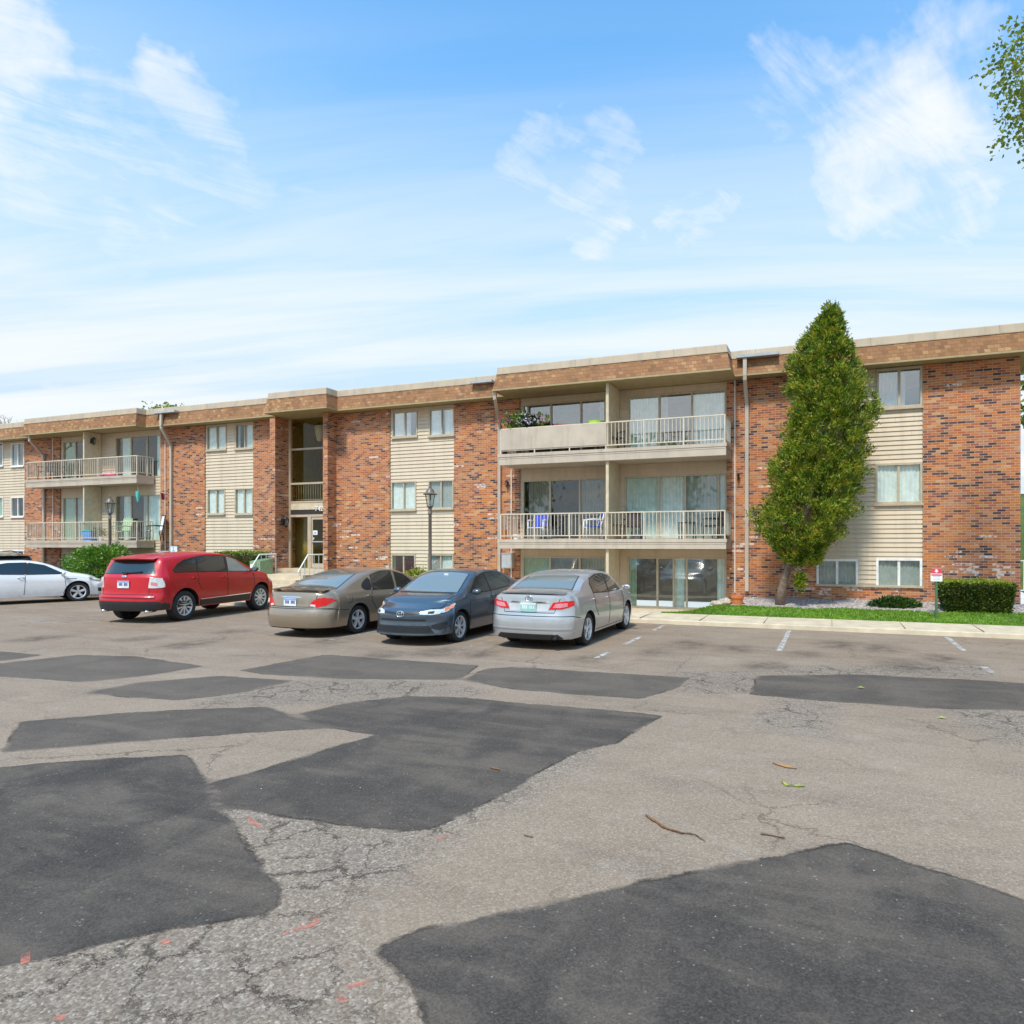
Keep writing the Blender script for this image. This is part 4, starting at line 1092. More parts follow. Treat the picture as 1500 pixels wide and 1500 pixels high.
def make_wheel(parent, x, y, r, w, side, spokes, rimr=0.70, style='five', rimmat='alloy'):
    h = bpy.data.objects.new('wheel', bpy.data.meshes.new('wheel')); 
    mb = MB(); sg = side
    mb.lathe([(0.001, -0.05*sg), (r*rimr*0.95, -0.05*sg), (r*rimr*0.95, -0.10*sg)], (0, 0, 0), 24, 'y')
    wh = mb.build('wheel', 'trim_black', parent, True, autos=35); wh.location = (x, y, r)
    mb = MB(); W_ = w/2
    prof = [(r*rimr, -W_*0.92), (r*rimr*1.04, -W_*0.98), (r*0.93, -W_), (r*0.985, -W_*0.86), (r, -W_*0.6), (r, 0), (r, W_*0.6), (r*0.985, W_*0.86), (r*0.93, W_), (r*rimr*1.04, W_*0.98), (r*rimr, W_*0.92), (r*rimr*0.96, W_*0.5), (r*rimr*0.96, -W_*0.5), (r*rimr, -W_*0.92)]
    mb.lathe(prof, (0, 0, 0), 36, 'y'); mb.build('tyre', 'rubber', wh, True, autos=50)
    mb = MB(); yo = W_*0.80*sg; rr = r*rimr
    mb.lathe([(rr*1.0, W_*0.93*sg), (rr*0.985, W_*0.97*sg), (rr*0.90, W_*0.86*sg), (rr*0.86, W_*0.5*sg)], (0, 0, 0), 36, 'y')
    mb.lathe([(0.001, yo+0.012*sg), (rr*0.17, yo+0.010*sg), (rr*0.24, yo-0.01*sg), (rr*0.26, yo-0.05*sg)], (0, 0, 0), 20, 'y')
    for k in range(spokes):
        a = 2*math.pi*k/spokes + 0.3
        for da in ((-0.13, 0.13) if style == 'twin' else (0.0,)):
            wi, wo = (rr*0.13, rr*0.19) if style == 'five' else ((rr*0.075, rr*0.075) if style == 'twin' else (rr*0.075, rr*0.095))
            ca, sa = math.cos(a), math.sin(a); ca2, sa2 = math.cos(a+da), math.sin(a+da)
            p0 = Vector((ca*rr*0.16, yo, sa*rr*0.16)); p1 = Vector((ca2*rr*0.93, yo+0.008*sg, sa2*rr*0.93))
            t_ = Vector((-sa2, 0, ca2)); n_ = Vector((0, sg*0.02, 0))
            vs = [p0-t_*wi, p0+t_*wi, p1+t_*wo, p1-t_*wo]
            vs2 = [p - n_*2.2 for p in vs]; vs1 = [p0-t_*wi*0.6+n_*0.3, p0+t_*wi*0.6+n_*0.3, p1+t_*wo*0.6+n_*0.1, p1-t_*wo*0.6+n_*0.1]
            mb.add(vs1 + vs + vs2, [(0,1,2,3),(0,4,5,1),(1,5,6,2),(2,6,7,3),(3,7,4,0),(4,8,9,5),(5,9,10,6),(6,10,11,7),(7,11,8,4)])
    mb.build('rim', rimmat, wh, True, autos=30)
    return wh
def base_car(sp, name, label, cat, loc, rz, paint, scale, glass='car_glass', wheel=(5, 'five', 0.68), tyre_w=0.215):
    root = thing(name, label, cat, loc, rz, scale=scale)
    s = Body(sp); body = bpy.data.objects.new('body', s.me); col.objects.link(body); body.parent = root
    s.me.materials.append(MATS[paint]); s.me.materials.append(MATS['under_black'])
    for a in sp['axles']:
        for sg in (1, -1):
            yw = sg*(sp['W']/2*pchip(sp['plan'])(a) - 0.035 - tyre_w/2)
            make_wheel(root, a, yw, sp['rw'], tyre_w, sg, wheel[0], wheel[2], wheel[1])
    return root, s
def line(pts, w_):
    L, Rr = [], []
    for i, p in enumerate(pts):
        a, b = Vector(pts[max(i-1, 0)]), Vector(pts[min(i+1, len(pts)-1)]); d = (b-a).normalized(); n_ = Vector((-d.y, d.x))*w_/2
        L.append(tuple(Vector(p)+n_)); Rr.append(tuple(Vector(p)-n_))
    return L + Rr[::-1]
def seams(root, s, lines):
    for ax, pts in lines:
        L_, R_ = [], []
        mb = MB(); s.patch(mb, ax, line(pts, 0.012), 0.004, 0.012, 0.04)
        mb.build('door_seam', 'seam_dark', root)
def handles(root, s, spots, mat):
    for ax in ('left', 'right'):
        for (x, z) in spots:
            c_ = s.at(ax, x, z); sg = 1 if ax == 'left' else -1
            mb = MB(); mb.tube([c_ + Vector((-0.10, 0.004*sg, 0.004)), c_ + Vector((-0.06, 0.034*sg, 0.006)), c_ + Vector((0.06, 0.036*sg, 0.004)), c_ + Vector((0.10, 0.004*sg, 0))], [0.012, 0.017, 0.017, 0.012], 8)
            mb.build('door_handle', mat, root, True)
def mirrors(root, s, x, z, mat, W2, out=0.13):
    for sg in (1, -1):
        c_ = s.at('left' if sg > 0 else 'right', x, z - 0.03)
        mb = MB(); y = c_.y
        P0 = Vector((x+0.02, y + 0.05*sg, z))
        rings = [(0.0, 0.045, 0.035), (0.03, 0.075, 0.055), (0.10, 0.085, 0.068), (0.16, 0.07, 0.058), (0.19, 0.03, 0.03)]
        vs = []; n = 12
        for dy, rx, rz_ in rings:
            for k in range(n):
                a = 2*math.pi*k/n; cx_ = math.cos(a); vs.append((P0.x + (rx*cx_ if cx_ > 0 else rx*0.45*cx_), P0.y + dy*sg, P0.z + 0.03 + rz_*math.sin(a)))
        fs = [(i*n+k, i*n+(k+1) % n, (i+1)*n+(k+1) % n, (i+1)*n+k) for i in range(4) for k in range(n)] + [tuple(range(n)), tuple(4*n+k for k in range(n))]
        mb.add(vs, fs); mb.bar(c_ - Vector((0, 0.02*sg, 0)), P0 + Vector((0, 0.03*sg, 0.01)), 0.05, 0.03)
        o = mb.build('side_mirror', mat, root, True, autos=50)
        g_ = MB(); xr = P0.x - 0.032
        g_.add([(xr - 0.004, P0.y + dy*sg, P0.z + 0.03 + dz_) for dy, dz_ in ((0.04, -0.035), (0.14, -0.045), (0.155, 0.03), (0.05, 0.045))], [(0, 1, 2, 3)]); g_.build('mirror_glass', 'chrome', o)
def plate(root, s, ax, z, matbg, matink, w_=0.155, h_=0.078, y0=0.0, band=None):
    c_ = s.at(ax, y0, z); sg = -1 if ax == 'rear' else 1
    xo = c_.x + sg*0.018
    mb = MB(); mb.box(xo - 0.006, xo + 0.006, y0-w_, y0+w_, z-h_, z+h_)
    mb.cur = 1; xa_ = xo + sg*0.0075
    yy = -w_*0.78
    for q in range(7):
        ww = w_*0.15
        if q != 3: mb.box(xa_ - 0.002, xa_ + 0.001, y0+yy, y0+yy+ww, z-h_*0.38, z+h_*0.42)
        yy += w_*0.225
    if band:
        mb.cur = 2; mb.box(xa_ - 0.002, xa_ + 0.001, y0-w_*0.97, y0+w_*0.97, z+h_*0.55, z+h_*0.95)
    mb.build('license_plate', [matbg, matink, band or matbg], root)
def emblem(root, s, ax, z, rx=0.085, rz_=0.058, mat='chrome'):
    c_ = s.at(ax, 0, z); sg = -1 if ax == 'rear' else 1; mb = MB()
    def ell(ry, rzz, cz=0.0, rad=0.009): 
        pts = [(c_.x + sg*0.012, ry*math.cos(a), z + cz + rzz*math.sin(a)) for a in [2*math.pi*k/20 for k in range(21)]]
        mb.tube(pts, rad, 6, caps=False)
    ell(rx, rz_); ell(rx*0.36, rz_*0.86, 0, 0.007); ell(rx*0.70, rz_*0.34, rz_*0.42, 0.007)
    mb.build('emblem', mat, root, True)

# ---------------- silver sedan (seen from behind)
def sedan_spec(L, W, H, rw, fo, ro, top, shoulder, **kw):
    d = dict(L=L, W=W, H=H, rw=rw, axles=(-L/2+ro, L/2-fo), top=top, shoulder=shoulder, sill=0.20, tumble=0.36, cf=0.42, cr=0.26,
             plan=[(-L/2, 0.955), (-L/2+0.5, 0.985), (-0.4, 1.0), (0.9, 0.995), (L/2-0.6, 0.975), (L/2, 0.93)],
             pf=[(0.15, 0.07), (0.25, 0.02), (0.45, 0.0), (0.58, 0.015), (0.68, 0.06), (0.78, 0.16)],
             pr=[(0.15, 0.10), (0.28, 0.02), (0.48, 0.0), (0.62, 0.01), (0.70, 0.05), (0.95, 0.085), (1.04, 0.10), (1.12, 0.18)])
    d.update(kw); return d
sp = sedan_spec(4.80, 1.82, 1.47, 0.325, 0.96, 1.06,
    [(-2.40,1.055),(-2.32,1.085),(-2.0,1.115),(-1.72,1.14),(-1.35,1.28),(-0.95,1.40),(-0.55,1.455),(0,1.47),(0.35,1.445),(0.65,1.36),(1.30,1.04),(1.6,0.985),(2.1,0.87),(2.33,0.76),(2.40,0.70)],
    [(-2.40,0.94),(-1.8,1.0),(-0.5,0.97),(1.2,0.93),(2.0,0.80),(2.40,0.62)])
car, s = base_car(sp, 'parked_car', 'silver sedan parked tail-out with green license plate and chrome exhaust, rightmost of the cars', 'car', (-5.33, 12.72 + 1.34*0.98, 0), math.pi/2, 'paint_silver', 0.985, wheel=(5, 'twin', 0.70))
part(s, 'rear_window', 'car_glass_pale', car, [('top', [(-1.70,-0.64),(-1.70,0.64),(-1.02,0.54),(-0.98,0),(-1.02,-0.54)])], off=0.005)
part(s, 'windshield', 'car_glass_pale', car, [('top', [(1.22,-0.66),(1.24,0.0),(1.22,0.66),(0.55,0.55),(0.52,0),(0.55,-0.55)])], off=0.005)
for ax in ('right', 'left'):
    part(s, 'side_window', 'car_glass', car, [(ax, [(0.98,0.985),(0.50,1.285),(0.12,1.365),(0.05,1.0)])], off=0.005)
    part(s, 'side_window', 'car_glass', car, [(ax, [(-0.03,1.0),(0.03,1.375),(-0.45,1.375),(-0.90,1.30),(-1.02,1.20),(-0.98,1.04)])], off=0.005)
    part(s, 'window_pillar', 'trim_black', car, [(ax, [(-0.03,1.0),(0.05,1.0),(0.12,1.37),(0.03,1.375)])], off=0.006)
seams(car, s, [('rear', [(-0.86,0.655),(0.86,0.655)])] + [(a, l_) for a in ('right', 'left') for l_ in ([(-2.2,0.66),(-1.85,0.60)], [(0.0,0.99),(-0.04,0.30)], [(-1.0,1.05),(-0.96,0.75),(-0.80,0.55)], [(1.02,0.94),(1.06,0.5),(1.0,0.30)], [(1.0,0.27),(-0.9,0.27)])] + [('rear', [(-0.62,0.985),(-0.52,0.72),(0.52,0.72),(0.62,0.985)])])
handles(car, s, [(-0.12,0.885),(-1.02,0.905)], 'paint_silver'); mirrors(car, s, 0.92, 1.0, 'paint_silver', 0.91)
for sg in (1, -1):
    tl = rpart(s, 'taillight', 'lens_red', car, [(-2.38,.42,.79),(-2.34,.66,.80),(-2.26,.84,.83),(-2.10,.90,.865)], [(-2.36,.51,.925),(-2.33,.68,.94),(-2.25,.84,.955),(-2.06,.89,.955)], sg)
    rpart(s, 'lens_insert', 'lens_pink', tl, [(-2.36,.50,.82),(-2.34,.66,.825),(-2.28,.80,.845)], [(-2.35,.555,.90),(-2.34,.68,.91),(-2.28,.80,.918)], sg, 0.013)
    part(s, 'headlight', 'lens_clear', car, [('front', [(sg*0.50,0.60),(sg*0.50,0.68),(sg*0.86,0.76),(sg*0.86,0.62)])], off=0.006)
part(s, 'plate_recess', 'alloy', car, [('rear', [(-0.40,0.75),(-0.43,0.90),(0.43,0.90),(0.40,0.75)])], off=0.003)
part(s, 'trunk_trim', 'chrome', car, [('rear', [(-0.42,0.902),(-0.42,0.932),(0.42,0.932),(0.42,0.902)])], off=0.014)
plate(car, s, 'rear', 0.82, 'plate_teal', 'plate_white', 0.165, 0.085, band='plate_white')
emblem(car, s, 'rear', 0.985, 0.075, 0.05)
part(s, 'rear_diffuser', 'trim_black', car, [('rear', [(-0.72,0.215),(-0.60,0.315),(0.60,0.315),(0.72,0.215)])], off=0.006)
part(s, 'bumper_crease', 'paint_silver', car, [('rear', [(-0.86,0.40),(-0.86,0.425),(0.86,0.425),(0.86,0.40)])], off=0.014)
mb = MB(); mb.tube([(-2.385,-0.55,0.25),(-2.15,-0.55,0.26)], [0.052,0.045], 12, caps=False); mb.tube([(-2.372,-0.55,0.25),(-2.15,-0.55,0.26)], [0.043,0.04], 12, caps=False); mb.build('exhaust_pipe', 'chrome', car, True)
mb = MB(); n = 14
for k in range(n):
    a0, a1 = -0.68 + 1.36*k/n, -0.68 + 1.36*(k+1)/n; zz = lambda a: 1.112 - 0.05*abs(a)**2; xx = lambda a: -2.285 + 0.16*abs(a/0.68)**3
    mb.add([(xx(a0)-0.045,a0,zz(a0)),(xx(a1)-0.045,a1,zz(a1)),(xx(a1)+0.14,a1,zz(a1)+0.012),(xx(a0)+0.14,a0,zz(a0)+0.012),(xx(a0)-0.03,a0,zz(a0)-0.025),(xx(a1)-0.03,a1,zz(a1)-0.025)], [(0,1,2,3),(0,1,5,4)])
mb.build('trunk_spoiler', 'paint_silver', car, True, autos=30)

# ---------------- tan sedan (seen from behind)
sp = sedan_spec(5.02, 1.855, 1.42, 0.315, 1.09, 1.17,
    [(-2.51,0.955),(-2.42,0.985),(-2.1,1.01),(-1.80,1.045),(-1.40,1.18),(-0.95,1.32),(-0.45,1.405),(0,1.42),(0.35,1.39),(0.75,1.27),(1.35,0.985),(1.7,0.93),(2.2,0.80),(2.45,0.68),(2.51,0.63)],
    [(-2.51,0.84),(-1.8,0.92),(-0.5,0.90),(1.2,0.86),(2.0,0.74),(2.51,0.55)], tumble=0.42, cr=0.40, cf=0.5,
    pr=[(0.15,0.10),(0.26,0.03),(0.42,0.0),(0.55,0.01),(0.62,0.05),(0.85,0.10),(0.96,0.14),(1.02,0.2)])
car, s = base_car(sp, 'parked_car', 'bronze-tan sedan parked tail-out with teardrop red taillights, between the red and dark blue cars', 'car', (-10.76, 12.57 + 1.34*0.98, 0), math.pi/2, 'paint_tan', 1.01, wheel=(5, 'five', 0.68))
part(s, 'rear_window', 'car_glass_pale', car, [('top', [(-1.80,-0.66),(-1.84,0),(-1.80,0.66),(-0.98,0.50),(-0.92,0),(-0.98,-0.50)])], off=0.005)
part(s, 'windshield', 'car_glass_pale', car, [('top', [(1.28,-0.68),(1.32,0.0),(1.28,0.68),(0.66,0.53),(0.62,0),(0.66,-0.53)])], off=0.005)
for ax in ('right', 'left'):
    part(s, 'side_window', 'car_glass', car, [(ax, [(1.06,0.91),(0.58,1.22),(0.20,1.31),(0.10,0.925)])], off=0.005)
    part(s, 'side_window', 'car_glass', car, [(ax, [(0.03,0.925),(0.12,1.325),(-0.30,1.33),(-0.72,1.25),(-0.80,0.95)])], off=0.005)
    part(s, 'side_window', 'trim_black', car, [(ax, [(-0.84,0.96),(-0.80,1.22),(-1.05,1.12),(-1.16,1.02),(-1.08,0.96)])], off=0.005, rounding=1)
    part(s, 'window_pillar', 'paint_tan', car, [(ax, [(0.03,0.925),(0.10,0.925),(0.20,1.315),(0.12,1.325)])], off=0.010)
seams(car, s, [('rear', [(-0.88,0.625),(0.88,0.625)])] + [(a, l_) for a in ('right', 'left') for l_ in ([(-2.3,0.62),(-1.70,0.56)], [(0.06,0.91),(0.04,0.28)], [(-0.85,0.94),(-0.92,0.72),(-0.75,0.5)], [(1.06,0.88),(1.10,0.5),(1.05,0.3)])] + [('rear', [(-0.60,0.90),(-0.56,0.66),(0.56,0.66),(0.60,0.90)])])
handles(car, s, [(-0.10,0.80),(-0.98,0.81)], 'paint_tan'); mirrors(car, s, 0.95, 0.93, 'paint_tan', 0.92)
for ax in ('right', 'left'): part(s, 'side_moulding', 'chrome', car, [(ax, [(-0.60,0.515),(-0.60,0.535),(0.95,0.535),(0.95,0.515)])], off=0.010)
for sg in (1, -1):
    tl = rpart(s, 'taillight', 'lens_red', car, [(-2.44,.46,.685),(-2.40,.66,.67),(-2.30,.84,.70),(-2.06,.915,.79)], [(-2.42,.56,.81),(-2.38,.70,.87),(-2.28,.84,.87),(-2.04,.91,.80)], sg)
    rpart(s, 'lens_insert', 'lens_clear', tl, [(-2.44,.49,.685),(-2.41,.62,.677)], [(-2.43,.515,.725),(-2.41,.62,.715)], sg, 0.013)
    part(s, 'headlight', 'lens_clear', car, [('front', [(sg*0.50,0.52),(sg*0.50,0.62),(sg*0.86,0.66),(sg*0.86,0.54)])], off=0.006)
part(s, 'trunk_trim', 'chrome', car, [('rear', [(-0.30,0.855),(-0.20,0.875),(0.20,0.875),(0.30,0.855),(0.20,0.848),(-0.20,0.848)])], off=0.006)
plate(car, s, 'rear', 0.755, 'plate_white', 'plate_ink', 0.165, 0.08, band='plate_blue')
mb = MB(); mb.tube([(-2.42,0.42,0.235),(-2.1,0.42,0.25)], 0.03, 8); mb.build('exhaust_pipe', 'trim_black', car, True)
mb = MB(); n = 16
def spz(a): return 1.055 - 0.055*(abs(a)/0.7)**3
def spx(a): return -2.30 + 0.17*(abs(a)/0.7)**3
for k in range(n):
    a0, a1 = -0.70 + 1.4*k/n, -0.70 + 1.4*(k+1)/n
    q = lambda a: [(spx(a)-0.09,a,spz(a)),(spx(a)+0.10,a,spz(a)+0.012),(spx(a)+0.08,a,spz(a)-0.022),(spx(a)-0.085,a,spz(a)-0.02)]
    A, B = q(a0), q(a1); mb.add(A + B, [(0,1,5,4),(1,2,6,5),(2,3,7,6),(3,0,4,7)])
for a in (-0.60, 0.60): mb.box(spx(a)-0.05, spx(a)+0.06, a-0.05, a+0.05, 0.93, spz(a)-0.01)
mb.build('trunk_spoiler', 'paint_tan', car, True, autos=30)
mb = MB(); c_ = s.at('right', -1.62, 0.79)
for ax in ('right',): s.patch(mb, ax, line([(-1.72,0.71),(-1.60,0.71),(-1.57,0.76),(-1.57,0.84)], 0.010), 0.0015, 0.01, 0.06)
mb.build('fuel_door_seam', 'seam_dark', car)

# ---------------- dark blue sedan (seen from the front)
sp = sedan_spec(4.64, 1.776, 1.455, 0.315, 0.93, 1.01,
    [(-2.32,1.06),(-2.22,1.09),(-1.95,1.115),(-1.62,1.16),(-1.05,1.36),(-0.60,1.44),(0,1.455),(0.30,1.43),(0.58,1.345),(1.32,1.01),(1.55,0.965),(1.95,0.88),(2.20,0.79),(2.32,0.735)],
    [(-2.32,0.93),(-1.8,1.0),(-0.5,0.95),(1.2,0.90),(1.9,0.78),(2.32,0.62)], cf=0.46,
    pf=[(0.15,0.05),(0.22,0.0),(0.35,0.015),(0.50,0.03),(0.60,0.02),(0.66,0.04),(0.74,0.13),(0.82,0.24)])
car, s = base_car(sp, 'parked_car', 'dark blue sedan parked nose-out showing its headlights and black lower grille', 'car', (-7.93, 13.55, 0), -math.pi/2 + R(1.5), 'paint_blue', 0.995, wheel=(7, 'thin', 0.72))
part(s, 'rear_window', 'car_glass_pale', car, [('top', [(-1.66,-0.62),(-1.66,0.62),(-1.02,0.52),(-1.02,-0.52)])], off=0.005)
part(s, 'windshield', 'car_glass_pale', car, [('top', [(1.26,-0.68),(1.33,-0.3),(1.34,0.0),(1.33,0.3),(1.26,0.68),(0.50,0.555),(0.46,0),(0.50,-0.555)])], off=0.005)
part(s, 'wiper', 'trim_black', car, [('top', [(1.27,-0.66),(1.345,-0.3),(1.355,0.0),(1.345,0.3),(1.27,0.66),(1.34,0.62),(1.40,0.3),(1.41,0),(1.40,-0.3),(1.34,-0.62)])], off=0.007)
mb = MB(); c_ = s.at('top', 0.62, 0.05); mb.box(c_.x-0.01, c_.x+0.01, 0.02, 0.12, c_.z+0.004, c_.z+0.035); mb.build('sticker', 'sign_pale', car)
for ax in ('right', 'left'):
    part(s, 'side_window', 'car_glass', car, [(ax, [(0.98,0.965),(0.45,1.275),(0.10,1.35),(0.02,0.975)])], off=0.005)
    part(s, 'side_window', 'car_glass', car, [(ax, [(-0.05,0.98),(0.02,1.36),(-0.45,1.36),(-0.85,1.29),(-1.18,1.16),(-1.02,1.03)])], off=0.005)
    part(s, 'window_pillar', 'trim_black', car, [(ax, [(-0.05,0.98),(0.02,0.975),(0.10,1.35),(0.02,1.36)])], off=0.006)
seams(car, s, [(a, l_) for a in ('right', 'left') for l_ in ([(-0.02,0.96),(-0.05,0.29)], [(-1.02,1.02),(-0.98,0.7),(-0.80,0.5)], [(1.0,0.93),(1.04,0.5),(0.98,0.3)])] + [('top', [(1.25,-0.76),(1.9,-0.68),(2.14,-0.50)]), ('top', [(1.25,0.76),(1.9,0.68),(2.14,0.50)])])
handles(car, s, [(-0.12,0.87),(-1.0,0.90)], 'paint_blue'); mirrors(car, s, 0.90, 0.97, 'paint_blue', 0.89)
for sg in (1, -1):
    sd_ = 'left' if sg > 0 else 'right'
    hl = rpart(s, 'headlight', 'lens_clear', car, [(2.26,.40,.635),(2.20,.60,.625),(2.08,.78,.655),(1.82,.87,.72),(1.62,.89,.805)], [(2.22,.42,.69),(2.12,.58,.745),(1.98,.74,.79),(1.78,.84,.818),(1.60,.875,.83)], sg)
    rpart(s, 'lamp_reflector', 'trim_black', hl, [(2.20,.55,.645),(2.14,.66,.655)], [(2.17,.55,.69),(2.10,.66,.71)], sg, 0.012)
    rpart(s, 'turn_signal', 'lens_amber', hl, [(1.92,.84,.725),(1.72,.88,.775)], [(1.88,.81,.80),(1.68,.87,.818)], sg, 0.013)
    part(s, 'taillight', 'lens_red', car, [('rear', [(sg*0.45,0.82),(sg*0.45,0.93),(sg*0.86,0.95),(sg*0.86,0.80)])], off=0.008)
    part(s, 'fog_recess', 'trim_black', car, [('front', [(sg*0.60,0.36),(sg*0.60,0.42),(sg*0.80,0.475),(sg*0.82,0.36),(sg*0.72,0.31)])], off=0.004)
part(s, 'upper_grille', 'trim_black', car, [('front', [(-0.43,0.645),(-0.44,0.69),(-0.2,0.672),(0,0.668),(0.2,0.672),(0.44,0.69),(0.43,0.645),(0.2,0.622),(0,0.618),(-0.2,0.622)])], off=0.006)
gr = part(s, 'lower_grille', 'trim_black', car, [('front', [(-0.50,0.535),(0.50,0.535),(0.66,0.255),(-0.66,0.255)])], off=0.004)
mb = MB()
for z in (0.30, 0.335, 0.37): s.patch(mb, 'front', [(-0.60,z-0.006),(0.60,z-0.006),(0.60,z+0.006),(-0.60,z+0.006)], 0.014, 0.01, 0.08)
mb.build('grille_bar', 'seam_dark', gr)
part(s, 'bumper_bar', 'paint_blue', car, [('front', [(-0.53,0.49),(0.53,0.49),(0.585,0.405),(-0.585,0.405)])], off=0.010)
part(s, 'front_lip', 'paint_blue', car, [('front', [(-0.72,0.225),(-0.70,0.255),(0.70,0.255),(0.72,0.225)])], off=0.022)
emblem(car, s, 'front', 0.632, 0.085, 0.058)

# ---------------- red crossover (seen from behind)
def suv_spec(**kw):
    d = dict(L=4.72, W=1.925, H=1.70, rw=0.375, axles=(-1.41, 1.415), sill=0.30, tumble=0.36, cf=0.40, cr=0.26, gap=0.07,
    top=[(-2.36,1.12),(-2.28,1.22),(-2.15,1.40),(-2.02,1.545),(-1.92,1.60),(-1.75,1.625),(-1.2,1.675),(-0.4,1.70),(0.1,1.68),(0.45,1.60),(1.28,1.21),(1.6,1.145),(2.05,1.03),(2.28,0.93),(2.36,0.86)],
    shoulder=[(-2.36,1.08),(-2.0,1.17),(-0.5,1.15),(1.2,1.09),(1.9,0.97),(2.36,0.78)],
    plan=[(-2.36, 0.955), (-1.8, 0.985), (-0.4, 1.0), (0.9, 0.995), (1.8, 0.975), (2.36, 0.93)],
    pf=[(0.2, 0.07), (0.35, 0.02), (0.55, 0.0), (0.70, 0.01), (0.85, 0.06), (0.95, 0.14)],
    pr=[(0.2, 0.12), (0.36, 0.03), (0.50, 0.0), (0.62, 0.0), (0.68, 0.05), (0.95, 0.065), (1.05, 0.07), (1.2, 0.08)], zm=0.72, bulge=0.04, crown=0.06)
    d.update(kw); return d
def suv(label, loc, rz, paint, scale, rails=False, cladding='trim_black'):
    car, s = base_car(suv_spec(), 'parked_car', label, 'car', loc, rz, paint, scale, wheel=(10, 'thin', 0.66), tyre_w=0.245)
    part(s, 'rear_window', 'car_glass', car, [('rear', [(-0.70,1.20),(0.70,1.20),(0.56,1.50),(0.3,1.52),(-0.3,1.52),(-0.56,1.50)])], off=0.006)
    part(s, 'windshield', 'car_glass_pale', car, [('top', [(1.20,-0.70),(1.24,0),(1.20,0.70),(0.50,0.60),(0.46,0),(0.50,-0.60)])], off=0.006)
    for ax in ('right', 'left'):
        part(s, 'side_window', 'car_glass_pale' if not rails else 'car_glass', car, [(ax, [(1.04,1.15),(0.52,1.49),(0.20,1.57),(0.10,1.175)])], off=0.006)
        part(s, 'side_window', 'car_glass', car, [(ax, [(0.0,1.18),(0.10,1.585),(-0.50,1.595),(-0.86,1.575),(-0.96,1.205)])], off=0.006)
        part(s, 'side_window', 'car_glass', car, [(ax, [(-1.02,1.21),(-0.93,1.56),(-1.30,1.50),(-1.56,1.40),(-1.74,1.26),(-1.70,1.22)])], off=0.006)
        part(s, 'window_pillar', 'trim_black', car, [(ax, [(0.0,1.18),(0.10,1.175),(0.20,1.57),(0.10,1.585)]), (ax, [(-1.02,1.21),(-0.96,1.205),(-0.86,1.575),(-0.93,1.57)])], off=0.007)
        part(s, 'lower_cladding', cladding, car, [(ax, [(-0.93,0.345),(-0.93,0.48),(0.93,0.51),(0.93,0.345)])], off=0.012)
        part(s, 'cladding_strip', 'chrome', car, [(ax, [(-0.92,0.495),(-0.92,0.512),(0.92,0.542),(0.92,0.525)])], off=0.014)
        # wheel arch lips
    seams(car, s, [(a, l_) for a in ('right', 'left') for l_ in ([(0.05,1.15),(0.03,0.50)], [(-0.98,1.19),(-1.0,0.95),(-0.90,0.75)], [(1.08,1.10),(1.12,0.7),(1.04,0.5)])] + [('rear', [(-0.76,0.70),(0.76,0.70)]), ('rear', [(-0.66,1.10),(-0.66,0.72)]), ('rear', [(0.66,1.10),(0.66,0.72)])])
    handles(car, s, [(-0.10,1.03),(-1.12,1.05)], paint); mirrors(car, s, 0.98, 1.17, paint if rails else 'trim_black', 0.96)
    for sg in (1, -1):
        sd_ = 'left' if sg > 0 else 'right'
        tl = rpart(s, 'taillight', 'lens_clear', car, [(-2.34,.68,.86),(-2.30,.82,.855),(-2.16,.93,.86),(-2.02,.955,.88)], [(-2.32,.70,1.12),(-2.28,.82,1.12),(-2.16,.92,1.11),(-2.04,.95,1.03)], sg, 0.010)
        rpart(s, 'lens_insert', 'lens_pink', tl, [(-2.33,.73,.93),(-2.24,.88,.90)], [(-2.33,.73,1.01),(-2.24,.88,.98)], sg, 0.015)
        part(s, 'headlight', 'lens_clear', car, [('front', [(sg*0.50,0.74),(sg*0.50,0.86),(sg*0.86,0.93),(sg*0.86,0.76)]), (sd_, [(2.36,0.78),(2.36,0.90),(1.95,0.95),(2.02,0.82)])], off=0.008)
    part(s, 'rear_bumper', cladding, car, [('rear', [(-0.95,0.305),(-0.95,0.50),(-0.80,0.535),(0.80,0.535),(0.95,0.50),(0.95,0.305)]), ('right', [(-2.4,0.31),(-2.4,0.50),(-1.90,0.47),(-1.86,0.31)]), ('left', [(-2.4,0.31),(-2.4,0.50),(-1.90,0.47),(-1.86,0.31)])], off=0.012)
    part(s, 'tailgate_ledge', paint, car, [('rear', [(-0.80,0.635),(-0.80,0.665),(0.80,0.665),(0.80,0.635)])], off=0.035)
    plate(car, s, 'rear', 0.94, 'plate_white', 'plate_ink', 0.165, 0.085, band='plate_blue')
    c_ = s.at('rear', 0, 1.12); mb = MB(); mb.lathe([(0.001,-0.014),(0.07,-0.012),(0.078,0.0)], (0,0,0), 18, 'y')
    mb.v = [(c_.x - 0.004 + y, x, 1.13 + z*0.42) for x, y, z in mb.v]; mb.build('emblem', 'chrome', car, True)
    # roof spoiler above the rear window
    mb = MB(); n = 14
    for k in range(n):
        q = lambda a: [(-2.16 + 0.10*abs(a/0.62)**3, a, 1.555 - 0.02*abs(a)), (-1.80, a, s.at('top', -1.80, a).z + 0.004), (-2.0, a, 1.515 - 0.02*abs(a)), (-2.14 + 0.10*abs(a/0.62)**3, a, 1.53 - 0.02*abs(a))]
        A, B = q(-0.62 + 1.24*k/n), q(-0.62 + 1.24*(k+1)/n); mb.add(A+B, [(0,1,5,4),(1,2,6,5),(2,3,7,6),(3,0,4,7)])
    mb.build('rear_spoiler', paint, car, True, autos=30)
    a, b = s.at('rear', 0.02, 1.21), s.at('rear', -0.42, 1.24)
